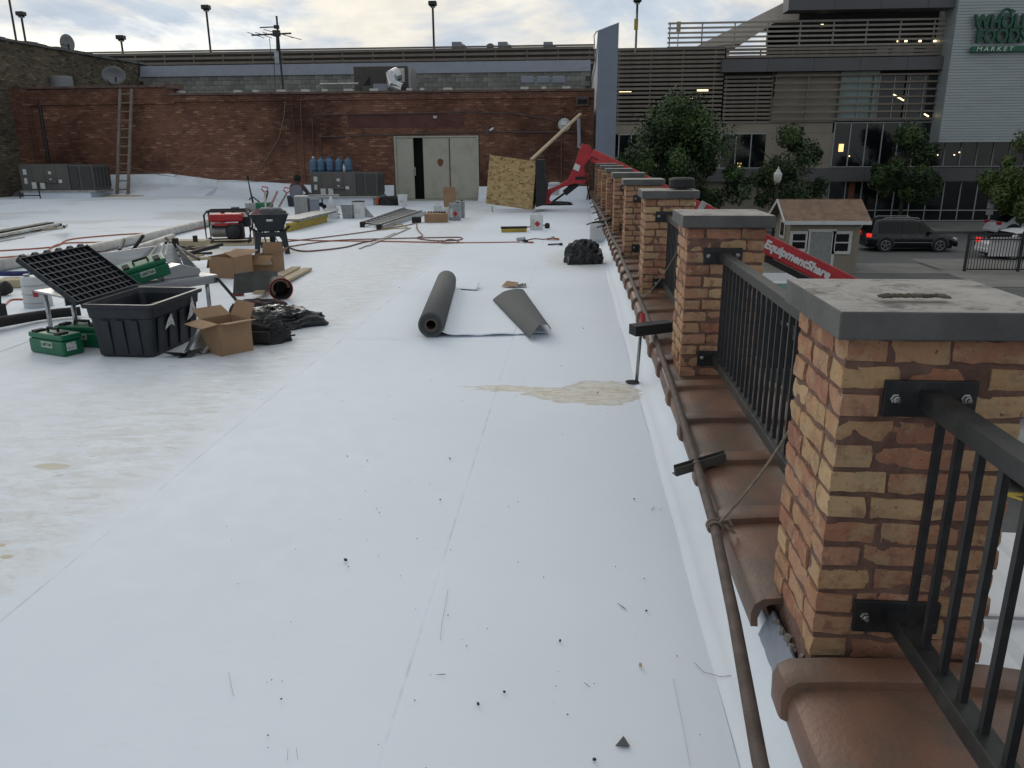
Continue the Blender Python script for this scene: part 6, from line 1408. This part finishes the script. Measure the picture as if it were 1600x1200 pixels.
for i_, x in enumerate(jx[:5]):
    t = thing('water_bottle', 'blue five-gallon water bottle, %s of the row on the air handler' % ['leftmost', 'second from left', 'middle one', 'fourth from left', 'rightmost'][i_], 'water bottle', (x + .03, 25.85, zj), 0, 'blue water bottles on the air handler')
    m = MB(); m.lathe([(.12, 0), (.135, .02), (.135, .12), (.128, .14), (.135, .16), (.135, .26), (.128, .28), (.135, .3), (.13, .34), (.05, .41), (.03, .43)], seg=20); part('bottle', m, K['jug'], t, smooth=True); m = MB(); m.lathe([(.034, .43), (.034, .48)], seg=12); part('cap', m, K['jug'] if i_ else K['white'], t)
t = thing('water_bottle', 'blue water bottle standing behind between the second and third of the row', 'water bottle', (jx[2] - .13, 26.15, zj), 0, 'blue water bottles on the air handler'); m = MB(); m.lathe([(.12, 0), (.135, .02), (.135, .34), (.05, .41), (.03, .43)], seg=16); part('bottle', m, K['jug'], t, smooth=True); m = MB(); m.lathe([(.034, .43), (.034, .48)], seg=12); part('cap', m, K['jug'], t)
t = thing('small_bottle', 'small clear bottle in front of the blue water bottles', 'bottle', (at(537, 266, Y=25.5).x, 25.55, zj)); m = MB(); m.lathe([(.04, 0), (.04, .16), (.015, .2), (.015, .24)], seg=12); part('bottle', m, K['poly'], t, smooth=True)
# --- buckets, cans, bins
def bucket(label, u, v, r_, h, m_='white', cone=False, cat='bucket', lid=True):
    t = thing('bucket', label, cat, G(u, v) + Vector((0, r_, 0))); m = MB(); m.lathe([(r_ * .88, 0), (r_, h * .86), (r_ * 1.05, h * .87), (r_ * 1.05, h), (r_ * .9, h)], seg=22); part('pail', m, K[m_], t)
    if lid: m = MB(); m.lathe([(r_ * 1.08, h), (r_ * 1.08, h + .02), (r_ * .7, h + .03)], seg=22); part('lid', m, K['blackmatte'] if m_ == 'white' and not cone else K[m_], t)
    m = MB(); m.box((0, -r_ * 1.0, h * .5), (r_ * .9, .012, h * .28)); part('label', m, K['paper'], t)
    if cone: m = MB(); m.lathe([(r_ * .9, h), (.03, h + .3), (.012, h + .32)], seg=18); part('cone', m, K['white'], t, smooth=True)
    return t
bucket('white pail with a dark lid beside the small grey bin', 559, 342, .16, .42)
bucket('pale pail topped by a white cone, left of the grey bin', 516, 343, .17, .24, 'white', True)
bucket('white pail against the wall left of the double doors', 628, 323, .15, .36, 'white', lid=False)
t = thing('grey_bin', 'small grey rectangular bin between two white pails', 'bin', G(543, 342) + Vector((0, .14, 0)), R(-6)); m = MB(); m.loft([[(-.13, -.1, 0), (.13, -.1, 0), (.13, .1, 0), (-.13, .1, 0)], [(-.16, -.12, .34), (.16, -.12, .34), (.16, .12, .34), (-.16, .12, .34)]]); part('bin_body', m, K['tin'], t, bevel=.015)
m = MB(); m.box((0, 0, .345), (.34, .26, .02)); part('rim', m, K['galv'], t, bevel=.006)
def tincan(label, u, v, w_, h, rz=0, red=True, mm_='tin'):
    t = thing('metal_can', label, 'can', G(u, v) + Vector((0, w_ / 2, 0)), rz); m = MB(); m.box((0, 0, h / 2), (w_, w_ * .66, h)); part('tin', m, K[mm_], t, bevel=.012)
    m = MB(); m.lathe([(.025, h), (.025, h + .03)], (w_ * .25, 0, 0), 12); part('cap', m, K['blackmatte'] if mm_ == 'tin' else K['white'], t); m = MB(); m.tube([(-w_ * .3, 0, h), (-w_ * .2, 0, h + .04), (w_ * .05, 0, h + .04), (w_ * .1, 0, h)], .006, 6); part('handle', m, K['galv'], t)
    if red:
        s_ = w_ * .24; m = MB(); m.prism([(s_ * .3, -w_ * .34, h * .4 - s_), (s_ * .3 + s_, -w_ * .34, h * .4), (s_ * .3, -w_ * .34, h * .4 + s_), (s_ * .3 - s_, -w_ * .34, h * .4)], (0, .004, 0)); part('hazard_diamond', m, K['red'], t)
    m = MB(); m.box((-w_ * .28, -w_ * .332, h * .45), (w_ * .3, .006, h * .5)); part('label', m, K['paper'], t)
    return t
tincan('grey square solvent can with a red mark beside the tall brown box', 710, 345, .28, .42)
tincan('second grey can standing just behind the one with the red mark', 718, 341, .24, .42, red=False)
tincan('pale can between the low brown box and the grey solvent cans', 697, 344, .22, .3, red=False, mm_='white'); tincan('pale can half hidden behind the low brown box', 684, 340, .22, .3, red=False, mm_='poly')
t_ = tincan('white can with a red hazard diamond standing alone near the parapet', 838, 360, .28, .34, mm_='white')
t = thing('black_funnel', 'small black bottle beside the white can with the red diamond', 'bottle', G(855, 357)); m = MB(); m.lathe([(.055, 0), (.06, .08), (.04, .12)], seg=12); part('bottle', m, K['blackmatte'], t); m = MB(); m.box((-.09, 0, .07), (.06, .03, .03)); part('spout', m, K['yellow'], t)
m = MB(); m.prism([(0, 0, 0), (.26, 0, 0), (0, 0, .3)], (0, .02, 0)); o = one('metal_bracket', m, K['alu'], 'small triangular metal bracket right of the white pail', 'bracket'); o.location = G(570, 340)
crumple_bag('duffel_bag', 'long black duffel bag lying below the right air handler', G(606, 321) + Vector((.1, .1, 0)), .5, .25, .28, 6, K['blackmatte'], -.1)
m = MB(); m.box((-.42, -.05, .14), (.1, .2, .22)); o = one('orange_jacket', m.wobble(.03, 6), mat('orange cloth', (.4, .09, .03), .9), 'orange-red cloth on the left end of the duffel bag', 'cloth', bevel=.02); o.location = G(604, 321) + Vector((.12, .1, 0))
# --- aluminium ladder lying flat
t = thing('aluminium_ladder', 'aluminium extension ladder lying flat on the roof in front of the doors', 'ladder', (-4.7, 20.8, 0))
l0, l1, r0, r1 = G(567, 349, .08), G(633, 326, .08), G(593, 353, .08), G(659, 331, .08)
for a, b_ in ((l0, l1), (r0, r1), (r0 + Vector((.08, -.02, -.03)), r1 + Vector((.1, -.02, -.03)))): m = MB(); m.beam(a, b_, .035, .1); part('rail', m, K['alu'], t, world=True, bevel=.003)
for q in range(14): f_ = (q + .5) / 14; m = MB(); m.beam(l0 * (1 - f_) + l1 * f_, r0 * (1 - f_) + r1 * f_, .045, .045); part('rung', m, K['alu'], t, world=True)
for a in (l0, r0): m = MB(); m.box(a + Vector((0, -.05, -.02)), (.09, .12, .12)); part('foot', m, K['rubber'], t, world=True)
m = MB(); m.beam(G(612, 351, .02), G(654, 337, .02), .16, .03); one('pale_batten', m, K['plywood'], 'pale yellow batten lying along the right side of the ladder', 'board')
m = MB(); p = G(612, 356); m.tube([p + Vector((.35 * math.cos(k_) - .1 * math.sin(3 * k_), .5 * math.sin(k_), .02 + .01 * math.sin(5 * k_))) for k_ in np.linspace(0, 12, 60)], .012, 5); one('coiled_strap', m, K['yellow'], 'tangled yellow strap coiled in front of the ladder', 'strap')
for i_, (u_, v_, u2, v2) in enumerate(((562, 388, 617, 364), (575, 384, 641, 356))): m = MB(); m.beam(G(u_, v_, .012), G(u2, v2, .012), .04, .015); one('metal_strip', m, K['galv'], ['nearer thin grey metal strip lying between the orange cords', 'farther thin grey metal strip lying between the orange cords'][i_], 'metal strip')
# --- orange cords
def cord(pts, r_, m_, label, z=.014):
    P = [G(u_, v_, z) for u_, v_ in pts]; Q = []
    for i_ in range(len(P) - 1):
        for q in range(6):
            t_ = q / 6; p0 = P[max(0, i_ - 1)]; p1 = P[i_]; p2 = P[i_ + 1]; p3 = P[min(len(P) - 1, i_ + 2)]
            Q.append(.5 * ((2 * p1) + (p2 - p0) * t_ + (2 * p0 - 5 * p1 + 4 * p2 - p3) * t_ ** 2 + (3 * p1 - p0 - 3 * p2 + p3) * t_ ** 3))
    Q.append(P[-1]); m = MB(); m.tube(Q, r_, 5); return one('extension_cord', m, m_, label, 'cord')
cord([(440, 374), (500, 376), (600, 377), (700, 379), (760, 379), (812, 378)], .012, K['cord'], 'orange extension cord running straight from the wheelbarrow to the heat gun')
cord([(444, 378), (520, 369), (580, 361), (640, 351), (650, 348), (652, 358), (660, 368), (652, 372), (680, 376), (716, 375), (720, 371), (690, 371), (600, 373), (520, 376), (447, 386)], .012, K['cordbrown'], 'brown cord looping in front of the low brown box')
cord([(430, 380), (447, 385), (470, 392), (500, 391), (540, 386), (566, 379), (600, 373)], .014, K['cordbrown'], 'thicker dark cord curving round the wheelbarrow legs')
cord([(-20, 393), (60, 388), (90, 384), (110, 374), (180, 367), (240, 363), (300, 352), (330, 350)], .014, K['cord'], 'upper orange cord running left from the generator')
cord([(-20, 404), (72, 396), (78, 388), (100, 380), (160, 378), (200, 372), (260, 364), (320, 356)], .014, K['cord'], 'lower orange cord running left from the generator', .02)
cord([(690, 378), (702, 374), (716, 376), (712, 379), (695, 380), (684, 378)], .010, K['cordbrown'], 'small loop of brown cord at the right of the cords')
cord([(70, 448), (84, 440), (92, 452), (78, 462), (60, 468), (20, 468), (8, 476)], .012, K['cord'], 'orange cord tangled behind the white can at the left')
# --- tools near the parapet
t = thing('push_broom', 'push broom head with yellow bristles lying near the white can', 'broom', (G(783, 364) + G(823, 362)) / 2, R(12)); m = MB(); m.box((0, 0, .1), (.56, .08, .05)); part('broom_block', m, K['blackmatte'], t, bevel=.008); m = MB(); m.box((0, -.01, .045), (.54, .07, .07)); part('bristles', m, K['yellow'], t); m = MB(); m.tube([(.1, .04, .1), (.5, .5, .06)], .014, 8); part('handle', m, K['oldwood'], t)
t = thing('heat_gun', 'grey heat gun lying at the end of the orange cord', 'heat gun', G(817, 379), R(-10)); m = MB(); m.tube([(-.12, 0, .06), (.04, 0, .06)], [.03, .05], 10); part('barrel', m, K['tin'], t); m = MB(); m.tube([(.0, 0, .05), (.1, -.08, .03)], .03, 8); part('grip', m, K['blackmatte'], t); m = MB(); m.box((.18, -.1, .02), (.1, .03, .03)); part('plug', m, K['cord'], t)
cord([(820, 376), (835, 373), (850, 374), (862, 372)], .012, K['cordbrown'], 'short brown lead between the heat gun and the orange tool')
t = thing('seam_roller', 'small orange handled tool lying right of the heat gun', 'hand tool', G(864, 376)); m = MB(); m.tube([(-.12, 0, .03), (0, .02, .04), (.12, -.02, .03)], .02, 8); part('handle', m, K['cord'], t); m = MB(); m.lathe([(.03, -.03), (.03, .03)], (.0, .0, .05), 10); part('roller', m, K['galv'], t)
t = thing('seam_roller', 'dark hand tool lying in front of the orange handled one', 'hand tool', G(868, 384)); m = MB(); m.tube([(-.14, .01, .02), (0, 0, .03), (.1, .0, .03)], .014, 8); part('handle', m, K['darkmetal'], t); m = MB(); m.lathe([(.03, -.02), (.03, .02)], (.1, 0, .03), 10); part('roller', m, K['blackmatte'], t)
crumple_bag('garbage_bag', 'black plastic garbage bag slumped by the parapet', G(911, 413) + Vector((0, .12, 0)), .30, .25, .36, 21, K['blackbag'], 0, ((-2.2, .35), (-.5, .25)))
a = G(921, 381); b_ = G(946, 379)
m = MB(); hgt = .36; m.grid(lambda s, q: Vector((a.x + (b_.x + .08 - a.x) * s, a.y + .12 * math.sin(s * 2.4), .01 + hgt * q)), 14, 4); one('curled_membrane', m, K['membwhite'], 'white membrane piece standing on edge against the parapet', 'membrane', solid=.004, smooth=True)
m = MB(); m.tube([at(916, 351, Y=15.0), at(930, 347, Y=15.0), at(948, 346, Y=14.9), at(958, 341, Y=14.8)], [.01, .02, .035, .04], 8); one('black_hose', m, K['blackmatte'], 'black hose end lying over the standing white membrane piece', 'hose')
# --- OSB panel on the forks, wooden brace
t = thing('strand_board', 'square strand board panel held upright on the telehandler forks', 'board', at(800, 285, Y=22.5))
P = [at(765, 242, Y=22.5), at(837, 252, Y=22.5), at(830, 328, Y=22.4), at(759, 318, Y=22.4)]
m = MB(); m.prism([p - t.location for p in P], (0, .02, 0)); part('panel', m, K['osb'], t, bevel=.003)
m = MB(); a = Vector(P[1]); c = Vector(P[2]); m.prism([a - t.location, a + Vector((.06, .6, 0)) - t.location, c + Vector((.06, .6, 0)) - t.location, c - t.location], (.02, 0, 0)); part('side_panel', m, K['osb'], t)
m = MB(); m.tube([at(769, 322, Y=22.5), at(769, 330, Y=22.5), at(776, 338, Y=22.3)], .012, 5); one('dangling_cable', m, K['blackmatte'], 'thin cable dangling below the strand board panel', 'cable')
m = MB(); m.beam(at(830, 250, Y=22.9), at(907, 178, Y=26.6), .09, .06); one('wooden_brace', m, K['wood'], 'long pale timber leaning from the strand board up to the red wall', 'timber', bevel=.004)
crumple_bag('black_tarp', 'black plastic under the telehandler head', G(868, 321) + Vector((0, .1, 0)), .55, .25, .12, 9, K['blackbag'])
m = MB(); m.lathe([(.16, 0), (.18, .3), (.2, .31), (.2, .36), (.14, .4)], seg=20); o = one('white_drum', m, K['poly'], 'pale drum standing behind the red telehandler head', 'drum'); o.location = at(866, 292, Y=25.5); o.location.z = .3
# --- drain, pole and brush
dc = G(990, 600); m = MB(); m.lathe([(.001, .004), (.05, .0045), (.052, .006)], (dc.x - .01, dc.y, .012), 20); one('roof_drain', m, K['drainhole'], 'small round dark drain opening in the silt stain', 'drain')
t = thing('leaning_brush', 'black block brush on a metal pole standing in the roof drain', 'brush', (dc.x + .02, dc.y, .0))
b1 = at(1001, 518, Y=5.72); m = MB(); m.tube([dc + Vector((.02, 0, -.02)), b1], .013, 10); part('pole', m, K['galv'], t, world=True, smooth=True)
bl_, br_ = at(988, 516, Y=5.6), at(1046, 509, Y=5.72); m = MB(); m.beam(bl_, br_, .11, .075); part('brush_block', m, K['blackmatte'], t, world=True, bevel=.004)
m = MB(); m.tube([b1 + Vector((.02, .02, .05)), at(1004, 490, Y=5.78)], .02, 10); part('handle', m, K['red'], t, world=True, bevel=.003)
# --- long pipe on the coping, unistrut, rope
m = MB(); P = []
for i_, (x, y, z) in enumerate(((.41, .9, .36), (.449, 1.51, .355), (.505, 2.1, .35), (.55, 2.69, .345), (.575, 3.4, .35), (.61, 4.6, .36), (.635, 6.4, .365), (.64, 8.4, .37), (.635, 10.5, .38))): P.append((x, y, z))
m.tube(P, .0195, 10); one('iron_pipe', m, K['rust'], 'long rusty brown pipe lying along the coping tiles in the foreground', 'pipe', smooth=True)
m = MB(); m.tube([(.66, 10.3, .39), (.62, 12.5, .38), (.63, 15, .4), (.6, 18, .4), (.52, 21, .42)], .022, 8); one('iron_pipe', m, K['rust'], 'second thin brown pipe farther along the coping tiles', 'pipe')
for q, yy in enumerate((14.2, 15.8, 17.4, 19.2, 20.6)): m = MB(); m.tube([(.45, yy, .36), (.75, yy + .15, .44)], .012, 5); one('rebar_pin', m, K['blackmatte'], 'short dark bar crossing the far coping pipe, %s from the camera' % ordn2[q], 'bar', 'short bars crossing the far coping pipe')
m = MB(); a, b_ = at(1054, 735, z=.335), at(1133, 711, z=.375); m.beam(a + Vector((0, 0, -.02)), b_ + Vector((0, 0, -.02)), .04, .004); m.beam(a + Vector((0, -.02, 0)), b_ + Vector((0, -.02, 0)), .003, .035); m.beam(a + Vector((0, .02, 0)), b_ + Vector((0, .02, 0)), .003, .035); one('strut_channel', m, mat('worn strut', (.09, .09, .085), .5, metal=.4), 'short grey strut channel laid across the rusty pipe', 'channel')
t = thing('tie_rope', 'thin brown rope tied to the rusty pipe and hung over the railing', 'rope', (.55, 2.69, .35))
a = Vector((.55, 2.69, .345)); e_ = Vector((.9, 2.62, 1.13)); 
m = MB(); Q = []
for q in range(41): f_ = q / 40; p = a.lerp(e_, f_) + Vector((.02 * math.sin(f_ * 3.14), 0, -.05 * math.sin(f_ * 3.14))); Q.append(p)
m.tube(Q, .005, 6); part('rope_line', m, K['rope'], t, world=True)
m = MB(); m.tube([a + Vector((.026 * math.cos(k_), .004 * k_ - .01, .026 * math.sin(k_))) for k_ in np.linspace(0, 12.5, 40)], .005, 6); m.tube([a + Vector((.02, 0, .025)), a + Vector((.05, .01, .03)), a + Vector((.06, -.01, .015)), a + Vector((.03, -.01, .02)), a + Vector((.07, -.02, -.01))], .006, 6); part('knot', m, K['rope'], t, world=True)
m = MB(); a = Vector((.66, 7.2, .37)); e_ = Vector((.86, 6.0, 1.1)); m.tube([a.lerp(e_, q / 12) + Vector((0, 0, -.06 * math.sin(q / 12 * 3.14))) for q in range(13)], .005, 5); one('tie_rope', m, K['rope'], 'thin rope tied from the pipe to the second railing', 'rope')
# --- round base, wooden ladder on the left of the wall
t = thing('wooden_ladder', 'tall weathered wooden ladder leaning on the red wall at left', 'ladder', (-17.3, 26.4, .24))
bl_, br_ = at(183, 304, Y=26.55), at(200, 304, Y=26.55); tl_, tr_ = at(188, 139, Y=27.42), at(206, 139, Y=27.42)
for a, b_ in ((bl_, tl_), (br_, tr_)): m = MB(); m.beam(a, b_, .07, .09, (1, 0, 0)); part('stile', m, K['oldwood'], t, world=True, bevel=.004)
for q in range(12): f_ = (q + .6) / 12.2; m = MB(); m.tube([bl_.lerp(tl_, f_), br_.lerp(tr_, f_)], .022, 7); part('rung', m, K['oldwood'], t, world=True)
m = MB(); c = (bl_ + br_) / 2; m.lathe([(.75, 0), (.78, .02), (.74, .05), (.3, .06)], (c.x + .1, c.y - .1, c.z - .07), 26, squash=.6); one('ladder_pad', m, K['plywood'], 'flat round tan pad under the foot of the wooden ladder', 'pad')
# --- things beyond the red wall
t = thing('satellite_dish', 'grey satellite dish on the neighbour roof above the left of the red wall', 'satellite dish', at(178, 120, Y=30))
M_ = Matrix.Rotation(R(100), 3, 'X') @ Matrix.Rotation(R(10), 3, 'Y')
m = MB(); m.lathe([(.001, -.12), (.27, -.09), (.42, -.01), (.44, .0), (.42, .01), (.27, -.07), (.001, -.1)], (0, 0, .05), 26, M_, squash=.72); part('reflector', m, K['dish'], t, smooth=True)
m = MB(); m.tube([(0, .1, -.9), (0, .1, 0)], .03, 8); m.tube([(0, -.05, -.4), (0, -.5, -.15)], .02, 6); part('mast', m, K['darkmetal'], t)
t = thing('satellite_dish', 'round pale satellite dish standing on top of the tan brick wall', 'satellite dish', at(105, 68, X=-19.5))
m = MB(); m.lathe([(.001, -.08), (.25, -.05), (.34, .0), (.25, -.04), (.001, -.07)], (0, 0, 0), 24, Matrix.Rotation(R(95), 3, 'X') @ Matrix.Rotation(R(-10), 3, 'Y')); part('reflector', m, K['dish'], t, smooth=True)
m = MB(); m.tube([(0, .05, 0), (0, .05, -.35)], .025, 8); m.tube([(0, 0, -.1), (-.02, -.3, -.05)], .015, 6); part('mast', m, K['darkmetal'], t)
p = at(95, 133, Y=30); m = MB(); m.lathe([(.42, -.1), (.42, .28), (.4, .3), (.0001, .32)], p, 22); one('roof_vent', m, K['dish'], 'low round pale roof vent behind the left part of the red wall', 'vent')
t = thing('roof_aerial', 'tall dark television aerial mast rising above the red wall', 'antenna', at(440, 140, Y=29))
def A9(u_, v_): return at(u_, v_, Y=29)
m = MB(); m.tube([A9(443, 146), A9(432, 25)], .035, 8); m.tube([A9(434, 90), A9(433, 50)], .05, 8); part('mast', m, K['darkmetal'], t, world=True)
m = MB(); m.tube([A9(393, 55), A9(455, 52)], .03, 6); m.tube([A9(406, 43), A9(434, 42)], .022, 6); m.tube([A9(412, 46), A9(471, 62)], .012, 5); part('boom', m, K['darkmetal'], t, world=True)
for u_ in (400, 412, 424, 446): m = MB(); p = A9(u_, 55); m.tube([p + Vector((-.1, -.5, .03)), p + Vector((.1, .5, -.03))], .012, 5); part('element', m, K['darkmetal'], t, world=True)
m = MB(); p = A9(432, 52); m.box(p, (.25, .15, .2)); m.box(A9(432, 42), (.18, .12, .12)); part('junction', m, K['darkmetal'], t, world=True, bevel=.02)
for a, b_ in (((421, 60), (424, 92)), ((428, 96), (430, 135))): m = MB(); m.tube([A9(*a), A9(*b_)], .012, 5); part('cable', m, K['darkmetal'], t, world=True)
m = MB(); a, b_ = A9(429, 80), A9(437, 100); m.box((a + b_) / 2, (.16, .1, .4)); part('amplifier', m, K['tin'], t, world=True)
a, b_ = at(552, 104, Y=31), at(640, 139, Y=31)
t = thing('rooftop_air_unit', 'dark brown rooftop air unit on the neighbour roof above the double doors', 'air conditioner', (a.x, 31, b_.z)); W_ = b_.x - a.x; H_ = a.z - b_.z
m = MB(); m.bb(0, W_ * .97, 0, 1.4, -.3, H_); part('cabinet', m, mat('brown cabinet', (.06, .053, .047), .6), t, bevel=.015)
m = MB(); m.bb(W_ * .68, W_ * .92, -.03, .0, H_ * .3, H_ * .9); part('duct_flange', m, K['whitepaint'], t)
m = MB(); m.prism([(W_ * .15, -.012, .1), (W_ * .29, -.012, H_ * .6), (W_ * .29, -.012, .1)], (0, .01, 0)); part('dark_opening', m, K['blackmatte'], t)
m = MB(); m.bb(W_ * .972, W_ * 1.02, .1, 1.2, .0, H_ * .95); part('end_panel', m, K['galv'], t)
m = MB(); P = [(W_ * .8, -.1, H_ * .62), (W_ * .72, -.35, H_ * .5), (W_ * .74, -.5, .12), (W_ * .9, -.45, .0)]; m.tube(P, [.24, .25, .22, .2], 14); m.wobble(.05, 4); part('foil_duct', m, K['foil'], t)
m = MB(); m.bb(W_ * .4, W_ * .66, -.5, -.1, -.1, .16); part('duct_box', m, K['coping'], t); m = MB(); m.bb(W_ * .2, W_ * .42, -.4, -.1, -.1, .1); part('duct_box', m, K['hvac'], t)
m = MB(); a2, b2 = at(500, 132, Y=29.5), at(560, 131, Y=29.5); m.tube([a2, b2], .04, 8); one('roof_conduit', m, K['galv'], 'pale conduit on the neighbour roof left of the brown air unit', 'pipe')
for i_, u_ in enumerate((825, 849, 873)):
    p = at(u_, 125, Y=32); m = MB(); m.box(p, (.46, .4, .24)); one('roof_hatch_box', m, K['coping'], 'small grey box above the red wall, %s of three' % ['left', 'middle', 'right'][i_], 'box', bevel=.02)
# --- litter on the membrane
t = None
m = MB(); rs = random.Random(5)
for q in range(240):
    y_ = 1.2 + rs.random() ** 1.6 * 9; x_ = rs.uniform(-.62, .28) * y_ * .8 + .0
    if x_ > .42: continue
    s_ = rs.uniform(.001, .0035) * (1 if rs.random() < .9 else 2)
    m.lathe([(.001, 0), (s_, s_ * .4), (s_ * .7, s_), (.001, s_ * 1.2)], (x_, y_, rz_(x_, y_) + .012), 5)
one('gravel_specks', m, K['stone'], 'tiny dark grit specks scattered over the white roof', 'grit', kind='stuff')
def bit(u_, v_, w_, label, rz=0, h=.004, m_='stone', n='debris_chip', ws=.6):
    p = G(u_, v_, .012); m = MB(); m.prism([(-w_ / 2, 0, 0), (0, -w_ * ws / 2, 0), (w_ / 2, .0, 0), (w_ * .1, w_ * ws / 2, 0)], (0, 0, h)); o = one(n, m.wobble(.002, 60, u_), K[m_], label, 'debris'); o.location = p; o.rotation_euler = (0, 0, rz)
p = G(972, 1162, .012); m = MB(); m.prism([(-.02, -.012, 0), (.022, -.01, 0), (.006, .03, 0)], (0, 0, .003)); o = one('membrane_scrap', m, K['membgray'], 'small dark triangular scrap near the bottom edge of the picture', 'scrap'); o.location = p
for (u_, v_, w_, l_) in ((540, 876, .02, 'largest dark pebble on the middle of the white roof'), (703, 717, .014, 'dark pebble right above the middle of the white roof'), (747, 1101, .014, 'dark pebble low right of centre on the roof'), (788, 1082, .012, 'dark pebble just right of the seam near the bottom'), (1001, 1041, .018, 'pale tan chip near the foreground right of the seam'), (875, 1002, .012, 'small dark pebble left of the rusty pipe'), (574, 720, .009, 'right of three tiny pebbles in a row'), (543, 713, .009, 'left of three tiny pebbles in a row')):
    bit(u_, v_, w_, l_, rz=u_, h=w_ * .5, m_='stone' if 'tan' not in l_ else 'wood')
for (u_, v_, w_, a_, l_) in ((689, 1054, .035, .2, 'thin dark splinter on the seam near the bottom'), (1020, 795, .05, 1.1, 'left of two thin dark splinters left of the strut channel'), (1032, 796, .03, 1.3, 'right of two thin dark splinters left of the strut channel'), (972, 948, .06, -.9, 'thin scratch-like splinter in the foreground'), (917, 1070, .03, -.8, 'tiny splinter above the triangular scrap')):
    bit(u_, v_, w_, l_, a_, .0015, ws=.05)
# --- faint hand-drawn marks and scratches on the membrane near the coping
def mark(pts, r_, label, m_='galv'):
    m = MB(); m.tube([G(u_, v_, .0135) for u_, v_ in pts], r_, 4); one('pen_mark', m, K[m_], label, 'mark')
mark([(1085, 1035), (1100, 1050), (1125, 1057), (1150, 1055), (1172, 1042), (1183, 1020), (1180, 1000)], .0008, 'thin curved pencil line drawn on the membrane left of the nearest tile', 'stone')
mark([(1052, 1060), (1060, 1100), (1070, 1150), (1078, 1195)], .0006, 'fine straight scratch running towards the bottom edge by the rusty pipe', 'galv')
mark([(357, 1050), (361, 1070), (365, 1088)], .0006, 'short double scratch low in the left half of the roof', 'galv')
mark([(450, 1170), (449, 1188)], .0006, 'left of two short scuffs at the bottom edge of the picture', 'galv')
mark([(463, 1168), (465, 1186)], .0006, 'right of two short scuffs at the bottom edge of the picture', 'galv')
mark([(700, 920), (697, 940), (690, 975), (688, 1000)], .0006, 'faint scuff line beside the seam in the foreground', 'galv')
